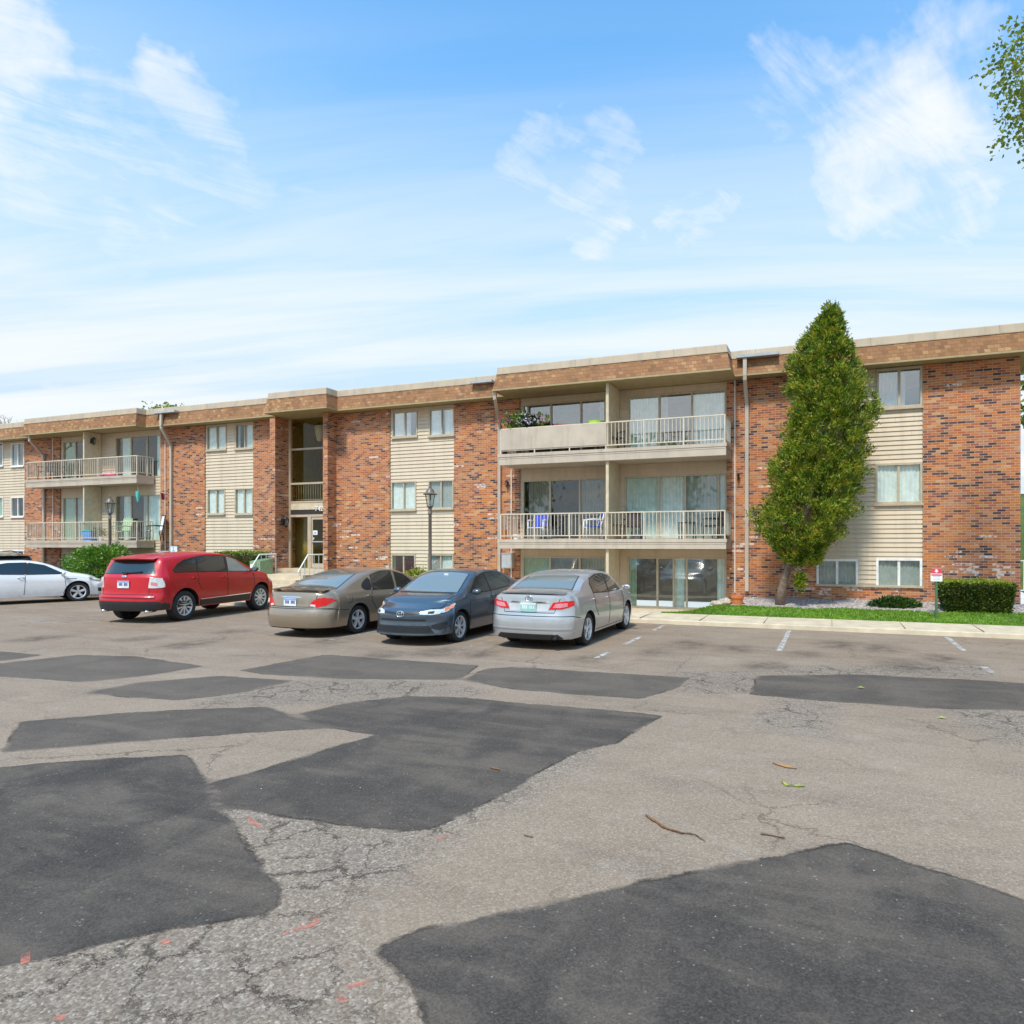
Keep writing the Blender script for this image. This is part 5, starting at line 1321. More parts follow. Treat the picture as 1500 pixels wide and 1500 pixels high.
    mb = MB(); mb.bar(a + Vector((-0.03,0,0)), b + Vector((-0.025,0,0)), 0.03, 0.02); mb.box(a.x-0.05, a.x, -0.05, 0.08, 1.18, 1.23); mb.build('rear_wiper', 'trim_black', car)
    mb = MB(); mb.tube([(-2.30,-0.62,0.29),(-2.0,-0.62,0.31)], 0.035, 10); mb.tube([(-2.30,0.62,0.29),(-2.0,0.62,0.31)], 0.035, 10); mb.build('exhaust_pipe', 'chrome', car, True)
    if rails:
        for sg in (1, -1):
            mb = MB(); pts = [s.at('top', x, sg*0.62) + Vector((0, 0, dz_)) for x, dz_ in ((-1.6,0.0),(-1.5,0.05),(-0.6,0.06),(0.1,0.05),(0.2,0.0))]; mb.tube(pts, 0.02, 6); mb.build('roof_rail', 'trim_black', car, True)
    return car
red_rz = math.pi/2 + R(8.0)
suv('red crossover parked tail-out with clear taillights and black lower cladding', (-16.9, 14.33, 0), red_rz, 'paint_red', 1.05)
suv('dark navy crossover with roof rails, mostly hidden behind the white sedan', (-31.7, 17.1, 0), R(172), 'paint_dark', 1.0, rails=True)

# ---------------- white sedan (right flank and nose)
sp = sedan_spec(4.845, 1.83, 1.455, 0.335, 0.97, 1.08,
    [(-2.42,1.06),(-2.3,1.09),(-2.0,1.11),(-1.75,1.15),(-1.3,1.30),(-0.85,1.41),(-0.4,1.45),(0,1.455),(0.30,1.43),(0.62,1.34),(1.36,1.02),(1.65,0.965),(2.1,0.86),(2.32,0.76),(2.42,0.69)],
    [(-2.42,0.93),(-1.8,1.0),(-0.5,0.96),(1.2,0.90),(2.0,0.78),(2.42,0.60)])
WZ = math.atan2(2.03, 0.86)
car, s = base_car(sp, 'parked_car', 'white sedan at the left edge, nose towards the round green bush', 'car', (-25.9, 15.05, 0), WZ, 'paint_white', 1.0, wheel=(5, 'five', 0.70))
part(s, 'rear_window', 'car_glass_pale', car, [('top', [(-1.72,-0.64),(-1.72,0.64),(-1.02,0.54),(-1.02,-0.54)])], off=0.005)
part(s, 'windshield', 'car_glass_pale', car, [('top', [(1.30,-0.67),(1.34,0.0),(1.30,0.67),(0.54,0.55),(0.50,0),(0.54,-0.55)])], off=0.005)
for ax in ('right', 'left'):
    part(s, 'side_window', 'car_glass', car, [(ax, [(1.08,0.965),(0.52,1.27),(0.12,1.355),(0.04,0.985)])], off=0.005)
    part(s, 'side_window', 'car_glass', car, [(ax, [(-0.04,0.99),(0.03,1.365),(-0.45,1.36),(-0.90,1.28),(-1.22,1.16),(-1.10,1.03)])], off=0.005)
    part(s, 'window_pillar', 'trim_black', car, [(ax, [(-0.04,0.99),(0.04,0.985),(0.12,1.355),(0.03,1.365)])], off=0.006)
    part(s, 'fender_vent', 'trim_black', car, [(ax, [(1.10,0.79),(1.12,0.815),(1.42,0.81),(1.40,0.795)])], off=0.006)
seams(car, s, [(a, l_) for a in ('right', 'left') for l_ in ([(0.0,0.97),(-0.04,0.30)], [(-1.08,1.02),(-1.0,0.7),(-0.80,0.52)], [(1.06,0.93),(1.10,0.5),(1.02,0.3)])])
handles(car, s, [(-0.12,0.87),(-1.05,0.89)], 'chrome'); mirrors(car, s, 0.98, 0.97, 'paint_white', 0.91)
for sg in (1, -1):
    sd_ = 'left' if sg > 0 else 'right'
    rpart(s, 'headlight', 'car_glass_pale', car, [(2.30,.46,.64),(2.2,.66,.66),(2.05,.82,.71),(1.80,.89,.80)], [(2.24,.46,.70),(2.12,.64,.76),(1.98,.78,.80),(1.76,.87,.835)], sg, 0.006)
    part(s, 'taillight', 'lens_red', car, [('rear', [(sg*0.45,0.84),(sg*0.45,0.95),(sg*0.88,0.97),(sg*0.88,0.82)])], off=0.006)
    part(s, 'fog_recess', 'trim_black', car, [('front', [(sg*0.60,0.32),(sg*0.60,0.42),(sg*0.83,0.46),(sg*0.83,0.32)])], off=0.006)
part(s, 'lower_grille', 'trim_black', car, [('front', [(-0.5,0.28),(-0.45,0.40),(0.45,0.40),(0.5,0.28)])], off=0.006)
# ================================================================== PLANTS
def leaves(name, mat, pts, parent=None, blade=(0.05, 0.02), up=0.3, per=3, spread=0.05, seed=3, mats=None, pick=None, shift=(0, 0, 0)):
    """pts: (position, outward) pairs; every one carries a few leaf-shaped quads"""
    rr = random.Random(seed); mb = MB()
    for p, o in pts:
        if pick: mb.cur = pick(p, o)
        for _ in range(per):
            d = Vector((o.x + rr.gauss(0, .6), o.y + rr.gauss(0, .6), o.z + up + rr.gauss(0, .5)))
            if d.length < 1e-3: continue
            d.normalize(); L = blade[0]*rr.uniform(.6, 1.35); w_ = blade[1]*rr.uniform(.6, 1.3)
            s_ = d.cross(Vector((rr.gauss(0, 1), rr.gauss(0, 1), rr.gauss(0, 1)))).normalized()*w_
            q = p + Vector((rr.gauss(0, 1), rr.gauss(0, 1), rr.gauss(0, 1)))*spread
            m = q + d*L*0.5; nrm = d.cross(s_).normalized()*w_*0.35
            mb.add([q, m - s_ + nrm, q + d*L, m + s_ + nrm], [(0, 1, 2, 3)])
    return mb.build(name, mats or mat, parent, fixn=False, shift=shift)
# ---- arborvitae in front of the right wing
TY = 19.35
prof = [(444,1211,1223),(455,1208,1226),(470,1199,1231),(490,1184,1240),(520,1160,1254),(560,1153,1268),(590,1149,1280),(620,1144,1276),(650,1139,1270),(680,1129,1265),(720,1120,1262),(745,1106,1258),(765,1104,1248),(785,1108,1240),(800,1128,1212),(818,1146,1204),(826,1156,1196)]
zc_ = pchip(sorted([(wz((a+b)/2, y, TY), wx((a+b)/2, TY)) for y, a, b in prof])); zr_ = pchip(sorted([(wz((a+b)/2, y, TY), (wx(b, TY)-wx(a, TY))/2) for y, a, b in prof]))
z_lo, z_hi = wz(1175, 826, TY), wz(1217, 446, TY)
tb = (wx(1142, TY+0.1), TY + 0.1)
tree = thing('arborvitae_tree', 'tall ragged arborvitae leaning in front of the right wing windows', 'tree', (*tb, 0.30))
mb = MB(); zt_ = z_lo + 1.6
tp = [Vector((tb[0], tb[1], 0.28)), Vector((tb[0] + 0.06, TY + 0.05, 0.75)), Vector((wx(1152, TY), TY, 1.2)), Vector((wx(1163, TY), TY, z_lo + 0.35)), Vector((zc_(zt_), TY, zt_)), Vector((zc_(5), TY, 5.0)), Vector((zc_(z_hi-.4), TY, z_hi - 0.4))]
mb.tube(tp, [0.15, 0.115, 0.10, 0.095, 0.08, 0.05, 0.015], 10)
mb.tube([tp[2], Vector((wx(1178, TY), TY - 0.1, z_lo + 0.15)), Vector((wx(1190, TY), TY - 0.15, z_lo + 0.7))], [0.06, 0.05, 0.03], 8)
mb.tube([tp[2] + Vector((0, 0, 0.1)), Vector((wx(1135, TY), TY + 0.1, z_lo + 0.7))], [0.05, 0.03], 8)
mb.build('trunk', 'bark', tree, True, shift=(*tb, 0.30))
rr = random.Random(5); pts = []
for _ in range(19000):
    z = z_lo + (z_hi - z_lo) * rr.random()**1.12; a = rr.uniform(0, 6.283)
    dirv = Vector((math.cos(a), math.sin(a)*0.85, 0))
    lump = noise.noise(Vector((math.cos(a)*1.5 + 9, math.sin(a)*1.5, z*1.15)))*0.30 + noise.noise(Vector((math.cos(a)*3.5, math.sin(a)*3.5, z*3.0)))*0.34 + noise.noise(Vector((math.cos(a)*6, math.sin(a)*6 + 4, z*5.5)))*0.20
    r_ = zr_(z)*(0.90 + lump)*(1 - 0.55*rr.random()**2.2)
    c0 = Vector((zc_(z), TY, z))
    p = c0 + dirv*r_
    if noise.noise(p*2.6 + Vector((3, 1, 2))) < -0.07 and rr.random() < 0.9: continue
    if p.y > YM - 0.10: continue
    if p.z > ZSOF - 0.1 and p.y > YF - 0.25: continue
    pts.append((p, dirv*0.8))
for _ in range(130):
    pts.append((Vector((wx(1172, TY) + rr.gauss(0, .05), TY - 0.25 + rr.gauss(0, .06), 1.02 + rr.gauss(0, .10))), Vector((0.3, -0.5, -0.3))))
leaves('crown', 'leaf_arbor', pts, tree, (0.10, 0.018), up=0.8, per=6, spread=0.045, seed=8, shift=(*tb, 0.30))
# ---- clipped hedge by the right corner
hx0, hx1, hy0, hy1, hz0, hz1 = wx(1380, 18.95), wx(1489, 18.95), 18.95, 19.9, 0.25, 0
hz1 = wz(1435, 853.5, 19.3)
def hedge(name, label, cat, x0, x1, y0, y1, z0, z1, n, taper=0.10, mats=('leaf_hedge', 'leaf_hedge_lit'), seed=4, blade=(0.055, 0.018)):
    o = thing(name, label, cat, ((x0+x1)/2, (y0+y1)/2, z0)); rr = random.Random(seed); pts = []
    sh = ((x0+x1)/2, (y0+y1)/2, z0)
    cx_, cy_ = (x0+x1)/2, (y0+y1)/2; w_, d_ = (x1-x0)/2, (y1-y0)/2
    for _ in range(n):
        f = rr.random(); k = rr.random()
        u, v_, t_ = rr.uniform(-1, 1), rr.uniform(-1, 1), rr.random()
        if k < 0.30: t_ = 1.0; o_ = Vector((0, 0, 1))
        elif k < 0.72: v_ = -1 if rr.random() < 0.75 else 1; o_ = Vector((0, v_, 0.1))
        else: u = -1 if rr.random() < 0.5 else 1; o_ = Vector((u, 0, 0.1))
        s_ = 1 - taper*(1 - t_)
        if t_ > 0.88 and k >= 0.30: s_ *= 1 - 0.5*(t_-0.88)**1.5
        inn = 1 - 0.10*rr.random()**2
        p = Vector((cx_ + u*w_*s_*inn, cy_ + v_*d_*s_*inn, z0 + (z1-z0)*t_*(1 - 0.05*rr.random()) - (0.06*abs(u)**6 if k < .3 else 0)))
        p += Vector((noise.noise(p*3), noise.noise(p*3 + Vector((5, 0, 0))), noise.noise(p*3 + Vector((0, 7, 0)))))*0.045
        pts.append((p, o_))
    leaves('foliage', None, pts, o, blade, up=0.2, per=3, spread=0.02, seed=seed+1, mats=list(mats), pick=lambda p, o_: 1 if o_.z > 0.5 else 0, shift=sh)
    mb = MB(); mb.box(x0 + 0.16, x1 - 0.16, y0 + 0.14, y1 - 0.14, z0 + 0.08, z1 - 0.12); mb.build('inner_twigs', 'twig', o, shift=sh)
    mb = MB()
    for i in range(6):
        xx = x0 + 0.2 + (x1-x0-0.4)*i/5; mb.tube([(xx, cy_, z0 - 0.02), (xx + 0.05, cy_ - 0.03, z0 + 0.3)], 0.018, 6)
    mb.build('stems', 'bark', o, shift=sh)
    return o
hedge('clipped_hedge', 'box-clipped hedge with bright green top at the right end of the lawn', 'hedge', hx0, hx1, hy0, hy1, 0.28, hz1, 6500, taper=0.17)
# low hedge on stems left of the entrance
hb = 19.5
hedge('clipped_hedge', 'flat-topped dark hedge on bare stems between the red crossover and the entrance', 'hedge', wx(329, hb), wx(387, hb), hb - 0.5, hb + 0.4, wz(355, 838, hb), wz(355, 809, hb), 2600, taper=0.25, seed=14)
# juniper
jy = 19.75; jx0, jx1 = wx(1275, jy), wx(1347, jy)
jn = thing('juniper', 'low spreading juniper on gravel under the right wing windows', 'shrub', ((jx0+jx1)/2, jy, 0.33))
pts = []; rr = random.Random(21)
for _ in range(900):
    u, v_ = rr.uniform(-1, 1), rr.uniform(-1, 1); 
    if u*u + v_*v_ > 1: continue
    p = Vector(((jx0+jx1)/2 + u*(jx1-jx0)/2, jy + v_*0.32, 0.36 + 0.20*(1-(u*u+v_*v_))*rr.random()**0.4)); pts.append((p, Vector((u, v_, 0.4))))
leaves('foliage', 'leaf_juniper', pts, jn, (0.11, 0.022), up=0.2, per=4, spread=0.03, seed=22, shift=((jx0+jx1)/2, jy, 0.33))
mb = MB()
for k in range(7):
    a = k*0.9; mb.tube([(0, 0, 0), (0.3*math.cos(a), 0.12*math.sin(a), 0.08), (0.6*math.cos(a), 0.22*math.sin(a), 0.10)], [0.02, 0.014, 0.006], 5)
mb.build('branches', 'bark', jn)
def bush(name, label, px, py_top, py_bot, half_px, Y, mat, n, blade, seed, ry=None, zb=None):
    x = wx(px, Y); zt2 = wz(px, py_top, Y); zb2 = zb if zb is not None else wz(px, py_bot, Y); rx = wx(px+half_px, Y) - x; ry = ry or rx*0.9
    o = thing(name, label, 'bush', (x, Y, zb2)); rr = random.Random(seed); pts = []
    H = zt2 - zb2
    for _ in range(n):
        d = Vector((rr.gauss(0, 1), rr.gauss(0, 1), rr.gauss(0, 1))).normalized()
        if d.z < -0.75: continue
        l_ = 1 + 0.35*noise.noise(d*2.0 + Vector((seed, 0, 0))) + 0.16*noise.noise(d*6.0)
        k = (1 - 0.4*rr.random()**2)*l_
        p = Vector((x + d.x*rx*k, Y + d.y*ry*k, zb2 + H*0.48 + d.z*H*0.50*k))
        if noise.noise(p*3.3) < -0.22: continue
        if p.z < zb2 + 0.02: continue
        pts.append((p, d))
    leaves('foliage', mat, pts, o, blade, up=0.1, per=4, spread=blade[0]*0.5, seed=seed+1, shift=(x, Y, zb2))
    mb = MB()
    for k in range(9):
        a = k*0.7; mb.tube([(0.05*math.cos(a), 0.05*math.sin(a), -0.05), (rx*0.35*math.cos(a), ry*0.35*math.sin(a), H*0.4), (rx*0.6*math.cos(a), ry*0.6*math.sin(a), H*0.75)], [0.03, 0.02, 0.008], 5)
    mb.build('stems', 'bark', o)
    return o
bush('round_bush', 'big round bright green bush between the white sedan and the red crossover', 149, 800, 872, 34, 18.75, 'leaf_bush', 2400, (0.12, 0.04), 31, ry=0.9, zb=0.12)
bush('flowering_bush', 'small yellow-green bush behind the dark blue sedan', 611, 833, 885, 19, 19.2, 'leaf_yellow', 500, (0.10, 0.035), 41, zb=0.3)

# ---- broadleaf trees
def broadleaf(name, label, loc, height, crown_c, crown_r, n_cl, per_cl, mat, seed, blade=(0.10, 0.05), cl_r=0.55, trunk_r=0.25, group=None, limbs=9, keep=None, extra=()):
    o = thing(name, label, 'tree', loc, group=group); rr = random.Random(seed); cc = Vector(crown_c); cr = Vector(crown_r)
    mb = MB(); top = Vector((cc.x*0.6, cc.y*0.6, cc.z + cr.z*0.5))
    mid = Vector((cc.x*0.25 + rr.gauss(0, .1), cc.y*0.25, height*0.3))
    mb.tube([(0, 0, -0.1), (0.02, 0, 0.5), mid, (mid + top)/2 + Vector((rr.gauss(0, .3), rr.gauss(0, .3), 0)), top], [trunk_r*1.3, trunk_r, trunk_r*0.8, trunk_r*0.5, 0.04], 10)
    mb.build('trunk', 'bark', o, True)
    cl = []; lb = MB()
    for k in range(n_cl):
        d = Vector((rr.gauss(0, 1), rr.gauss(0, 1), rr.gauss(0, 1))).normalized()
        q = rr.random()**0.45
        c_ = Vector((cc.x + d.x*cr.x*q, cc.y + d.y*cr.y*q, cc.z + d.z*cr.z*q)); 
        if keep and not keep(c_ + Vector(loc)): continue
        cl.append(c_)
    cl += [Vector(q) - Vector(loc) for q in extra]
    for c_ in cl:
        b = mid.lerp(top, max(0.05, min(0.95, (c_.z - mid.z)/(top.z - mid.z) - 0.25)))
        m_ = b.lerp(c_, 0.55) + Vector((rr.gauss(0, .2), rr.gauss(0, .2), 0.25))
        lb.tube([b, m_, c_], [0.07*trunk_r/0.25, 0.035, 0.008], 5, caps=False)
    lb.build('branches', 'bark', o)
    pts = []
    for c_ in cl:
        for _ in range(per_cl):
            d = Vector((rr.gauss(0, 1), rr.gauss(0, 1), rr.gauss(0, .8)))*cl_r*0.5; pts.append((c_ + d, d.normalized()))
    leaves('crown', mat, pts, o, blade, up=-0.1, per=2, spread=0.06, seed=seed+1)
    return o
# spring tree reaching in from the right
tx, ty = 8.4, 15.2
o = broadleaf('spring_tree', 'thin spring-leaved tree branch hanging in at the upper right', (tx + 0.45, ty, 0.2), 12.5, (-1.35, -0.5, 9.9), (4.3, 3.4, 2.6), 60, 34, 'leaf_spring', 51, blade=(0.085, 0.04), cl_r=0.38, trunk_r=0.24,
              keep=lambda p: p.x > ty*0.0 + 3.05 + 0.35*abs(p.z - 10.2) and p.z > 8.4,
              extra=[(wx(px, yy), yy, wz(px, py, yy)) for px, py, yy in [(a_+16, b_-14, c_) for a_, b_, c_ in ((1458,116,14.6),(1470,86,14.9),(1480,68,15.2),(1490,128,14.3),(1468,140,15.0),(1484,160,14.7),(1496,96,15.3),(1474,178,14.5),(1482,204,15.0),(1496,214,14.4),(1492,56,15.0),(1500,172,15.4),(1504,140,14.8),(1508,70,15.2),(1492,190,14.9),(1510,225,15.1),(1476,112,14.8))]])
# trees beyond the right corner
broadleaf('background_tree', 'leafy tree on the slope beyond the right end of the building', (11.6, 37, 4.0), 10, (0, 0, 5.5), (3.0, 3, 3.2), 60, 40, 'leaf_spring', 61, blade=(0.30, 0.16), cl_r=1.2)
broadleaf('background_tree', 'second pale tree farther up the slope beyond the right end', (17.5, 47, 5.0), 12, (0, 0, 6.5), (4.5, 4, 4.2), 60, 40, 'leaf_dark', 62, blade=(0.34, 0.18), cl_r=1.4)
# trees behind the building
bt = thing('bare_tree', 'grey bare treetop behind the roof at the far left', 'tree', (wx(10, 46), 46, 0)); rr = random.Random(71)
mb = MB(); mb.tube([(0, 0, 0), (0.1, 0, 8), (0, 0, 13.6)], [0.3, 0.25, 0.14], 8); mb.build('trunk', 'bark', bt, True); mb = MB()
for k in range(26):
    a = rr.uniform(0, 6.28); q = Vector((math.cos(a), math.sin(a), 0)); st = Vector((0, 0, rr.uniform(11.5, 13.8))); en = st + q*rr.uniform(.6, 1.5) + Vector((0, 0, rr.uniform(1.0, 2.6)))
    mb.tube([st, st.lerp(en, .5) + Vector((0, 0, .2)), en], [0.07, 0.04, 0.012], 5, caps=False)
    for j in range(7):
        b = st.lerp(en, rr.uniform(.4, 1)); e2 = b + Vector((rr.gauss(0, .35), rr.gauss(0, .35), rr.uniform(.1, .7))); mb.tube([b, e2], [0.018, 0.007], 4, caps=False)
mb.build('branches', 'rock_tan', bt)
broadleaf('background_tree', 'yellow-green treetop just showing above the roof left of the entrance', (wx(243, 42), 42, 0), 15, (0, 0, 12.75), (1.4, 1.4, 1.25), 40, 30, 'leaf_yellow', 81, blade=(0.22, 0.12), cl_r=0.7)
# trees across the lot behind the camera: they show in the window reflections
for k, (x, y, h_, m_) in enumerate(((-16, -24, 13, 'leaf_spring'), (-2, -30, 15, 'leaf_bush'), (13, -24, 12, 'leaf_spring'), (-34, -28, 14, 'leaf_bush'), (30, -30, 14, 'leaf_bush'))):
    broadleaf('street_tree', 'leafy tree across the lot, seen mirrored in the windows', (x, y, 0), h_, (0, 0, h_*0.62), (4.2, 4.2, h_*0.36), 70, 26, m_, 90+k, blade=(0.42, 0.24), cl_r=1.7, group='trees across the lot mirrored in the glass')
# ================================================================== SMALL THINGS
def lamp_post(px, py_top, py_globe_top, py_globe_bot, Y, label, s_=1.0):
    x = wx(px, Y); zt2 = wz(px, py_top, Y); zg1 = wz(px, py_globe_top, Y); zg0 = wz(px, py_globe_bot, Y); gz = 0.12
    o = thing('street_lamp', label, 'street lamp', (x, Y, gz), group='lantern posts along the walk')
    H = zg0 - gz; hg = zg1 - zg0
    mb = MB(); mb.lathe([(0.001, 0), (0.10, 0), (0.10, 0.05), (0.075, 0.10), (0.07, 0.55), (0.055, 0.60), (0.052, H - 0.25), (0.075, H - 0.22), (0.055, H - 0.18), (0.055, H - 0.05), (0.085, H - 0.03), (0.07, H), (0.001, H)], (0, 0, 0), 14); mb.build('post', 'lamp_bronze', o, True, autos=40)
    mb = MB(); r0, r1 = 0.095, 0.17
    for k in range(6):
        a = k*math.pi/3; mb.bar((r0*math.cos(a), r0*math.sin(a), H), (r1*math.cos(a), r1*math.sin(a), H + hg), 0.016, 0.016)
    mb.lathe([(r1 + 0.05, hg - 0.01), (r1 + 0.055, hg + 0.01), (r1 - 0.02, hg + 0.05), (0.11, hg + 0.14), (0.05, hg + 0.20), (0.05, hg + 0.24), (0.02, hg + 0.27), (0.035, hg + 0.31), (0.001, hg + 0.36)], (0, 0, H), 12)
    mb.lathe([(0.001, 0.005), (r0 + 0.02, 0.005), (r0 + 0.01, 0.03)], (0, 0, H), 12)
    f_ = mb.build('lantern_frame', 'lamp_bronze', o, True, autos=30)
    mb = MB(); mb.lathe([(r0 - 0.012, 0.03), (r1 - 0.014, hg - 0.01)], (0, 0, H), 12); mb.build('lantern_glass', 'lamp_glass', f_, True)
    mb = MB(); mb.lathe([(0.001, 0.03), (0.03, 0.03), (0.04, 0.14), (0.02, 0.20), (0.001, 0.21)], (0, 0, H), 10); mb.build('bulb', 'sign_pale', f_, True)
lamp_post(630, 711, 724, 742, 18.55, 'black lantern post in front of the middle siding windows')
lamp_post(161, 729, 737, 752, 19.6, 'lantern post with shiny cap in front of the left balconies')

# parking sign at the lawn
x, y = wx(1371.5, 18.55), 18.55; zb = lawn_z(x, y)
sg_ = thing('parking_sign', 'small red-topped white parking sign on a green stake in the lawn', 'sign', (x, y, zb))
z0 = wz(1371.5, 851.5, y) - zb; z1 = wz(1371.5, 832.5, y) - zb; ww = 0.125
mb = MB(); mb.box(-0.026, 0.026, -0.02, 0.02, -0.05, z0 + 0.05); mb.build('stake', 'post_green', sg_)
mb = MB(); mb.box(-ww, ww, -0.034, -0.022, z0, z1 - 0.125); mb.box(-ww*0.85, ww*0.85, -0.034, -0.022, z1 - 0.125, z1)
mb.cur = 1; mb.box(-ww*0.86, ww*0.86, -0.037, -0.0342, z1 - 0.122, z1 - 0.002); mb.box(-ww*0.9, ww*0.9, -0.037, -0.0342, z1 - 0.178, z1 - 0.142)
mb.cur = 2
for k in range(3): mb.box(-ww*0.62, ww*0.62, -0.037, -0.0342, z0 + 0.045 + 0.035*k, z0 + 0.055 + 0.035*k)
mb.cur = 0; mb.prism([(-0.05, 0), (0.0, -0.045), (0.05, 0), (0.02, 0.0), (0.02, 0.04), (-0.02, 0.04), (-0.02, 0.0)], 0, 0.002)
n_ = len(mb.v) - 14
for i in range(n_, len(mb.v)): vx, vy, vz = mb.v[i]; mb.v[i] = (vx, -0.0375 - vz, z1 - 0.062 + vy)
mb.build('sign_board', ['plastic_white', 'sign_red', 'sign_grey'], sg_)

# accessible parking sign and its neighbour behind the red crossover
y = 18.9; x = wx(255, y); z0, z1 = wz(255, 813.5, y), wz(255, 800, y)
o = thing('accessible_parking_sign', 'pale blue accessible-parking sign rising behind the red crossover roof', 'sign', (x, y, 0.2))
mb = MB(); mb.box(-0.02, 0.02, 0.0, 0.03, -0.25, z1 - 0.22); mb.build('post', 'grey_metal', o)
mb = MB(); mb.box(-0.17, 0.17, -0.012, -0.001, z0 - 0.2, z1 - 0.2)
H = z1 - z0; zc0 = z0 - 0.2
mb.cur = 1
mb.box(-0.155, 0.155, -0.0145, -0.0122, zc0 + 0.02, zc0 + 0.035); mb.box(-0.155, 0.155, -0.0145, -0.0122, zc0 + H - 0.035, zc0 + H - 0.02)
# wheelchair mark
def flat_ring(cx_, cz_, r0, r1, a0, a1, yy, n=18):
    vs = []; 
    for k in range(n+1):
        a = a0 + (a1-a0)*k/n; vs += [(cx_ + r0*math.cos(a), yy, cz_ + r0*math.sin(a)), (cx_ + r1*math.cos(a), yy, cz_ + r1*math.sin(a))]
    mb.add(vs, [(2*i, 2*i+1, 2*i+3, 2*i+2) for i in range(n)])
flat_ring(-0.01, zc0 + H*0.36, 0.055, 0.085, R(120), R(370), -0.0142); flat_ring(-0.025, zc0 + H*0.80, 0.0, 0.032, 0, 6.2832, -0.0142)
for a, b in (((-0.03, 0.70), (-0.015, 0.46)), ((-0.015, 0.46), (0.06, 0.46)), ((0.06, 0.46), (0.095, 0.22)), ((-0.02, 0.60), (0.05, 0.60))):
    mb.bar((a[0], -0.0135, zc0 + H*a[1]), (b[0], -0.0135, zc0 + H*b[1]), 0.026, 0.003)
mb.build('sign_board', ['sign_pale', 'sign_blue'], o)
y = 19.2; x0, x1 = wx(231.5, y), wx(247, y); z0, z1 = wz(239, 815, y), wz(239, 807, y)
o = thing('utility_cabinet', 'pale grey cabinet top left of the accessible-parking sign', 'cabinet', ((x0+x1)/2, y, 0.3)); hw = (x1-x0)/2
mb = MB(); mb.box(-hw, hw, 0, 0.35, -0.1, z1 - 0.33); mb.build('cabinet_body', 'sign_pale', o)
mb = MB(); mb.box(-hw - 0.02, hw + 0.02, -0.02, 0.37, z1 - 0.329, z1 - 0.3); mb.build('lid', 'grey_metal', o)

# transformer
y = 18.9; x0, x1 = wx(366, y), wx(381, y); z0, z1 = 0.22, wz(375, 818.5, y); hw = (x1-x0)/2
o = thing('utility_box', 'sage green utility box with white notices beside the entrance steps', 'utility box', ((x0+x1)/2, y, z0)); H = z1 - z0
mb = MB(); mb.add([(-hw,0,0),(hw,0,0),(hw,0.6,0),(-hw,0.6,0),(-hw,0.0,H*0.93),(hw,0.0,H*0.93),(hw,0.6,H),(-hw,0.6,H)], [(0,3,2,1),(4,5,6,7),(0,1,5,4),(1,2,6,5),(2,3,7,6),(3,0,4,7)]); mb.box(-hw-0.015, hw+0.015, -0.02, 0.62, -0.1, 0.06); mb.build('box_body', 'utility_green', o)
mb = MB(); mb.box(-hw + 0.06, hw - 0.06, -0.012, -0.001, 0.15, H*0.86); mb.build('door', 'utility_green', o)
mb = MB(); mb.box(-hw*0.85, -hw*0.30, -0.017, -0.0125, H*0.62, H*0.84); o1 = mb.build('notice', 'plastic_white', o); mb = MB(); mb.box(hw*0.25, hw*0.75, -0.017, -0.0125, H*0.45, H*0.70); mb.build('notice', 'plastic_white', o)

# hand rails of the steps
def handrail(px_a, px_b, label):
    xa_ = (wx(px_a, 18.6) + wx(px_b, 18.6))/2
    return xa_
zl_ = zf - 0.17
for xx, label in ((wx(394, 19.5), 'white stair handrail left of the entrance steps beside the green box'), (wx(467, 19.6), 'white stair handrail right of the entrance steps')):
    o = thing('handrail', label, 'handrail', (xx, YE - 0.65, zl_))
    yb, ye = -0.95, 0.25; hr = 0.72
    mb = MB(); mb.tube([(0, ye, hr), (0, -0.55, hr), (0, yb, hr - 0.50), (0, yb - 0.07, hr - 0.60)], 0.024, 8)
    for k in range(6):
        yy = yb + 0.02 + (ye - yb - 0.04)*k/5
        ztop = hr if yy > -0.55 else hr - 0.50*(-0.55 - yy)/(-0.55 - yb + 1e-6)
        zbot = 0.0 if yy > -0.6 else -0.16*(1 + int((-0.6 - yy)/0.32))
        mb.tube([(0, yy, zbot - 0.005), (0, yy, ztop - 0.01)], 0.012 if 0 < k < 5 else 0.02, 6)
    mb.build('rail', 'plastic_white', o, True, autos=50)

# pot, stones
x, y = wx(1080, 19.35), 19.35; zt2 = wz(1080, 872, y); zb = max(0.16, zt2 - 0.50)
o = thing('terracotta_pot', 'orange terracotta pot at the corner of the sunken patio', 'flower pot', (x, y, zb)); H = zt2 - zb
mb = MB(); mb.lathe([(0.001, 0), (0.115, 0), (0.165, H*0.82), (0.185, H*0.82), (0.19, H), (0.165, H), (0.155, H*0.85)], (0, 0, 0), 24); mb.build('pot', 'terracotta', o, True, autos=35)
mb = MB(); mb.lathe([(0.001, H*0.87), (0.156, H*0.86)], (0, 0, 0), 20); mb.build('soil', 'twig', o)
def rock(label, x, y, z, rx, ry, rz_, seed, grp):
    o = thing('rock', label, 'rock', (x, y, z), group=grp); bm = bmesh.new(); bmesh.ops.create_icosphere(bm, subdivisions=3, radius=1)
    for v in bm.verts:
        k = 1 + 0.35*noise.noise(v.co*1.6 + Vector((seed, 0, 0))) + 0.12*noise.noise(v.co*5); v.co = Vector((v.co.x*rx*k, v.co.y*ry*k, v.co.z*rz_*k))
    me = bpy.data.meshes.new('stone'); bm.to_mesh(me); bm.free(); me.materials.append(MATS['rock_tan']); q = bpy.data.objects.new('stone', me); col.objects.link(q); q.parent = o
yy = 19.5
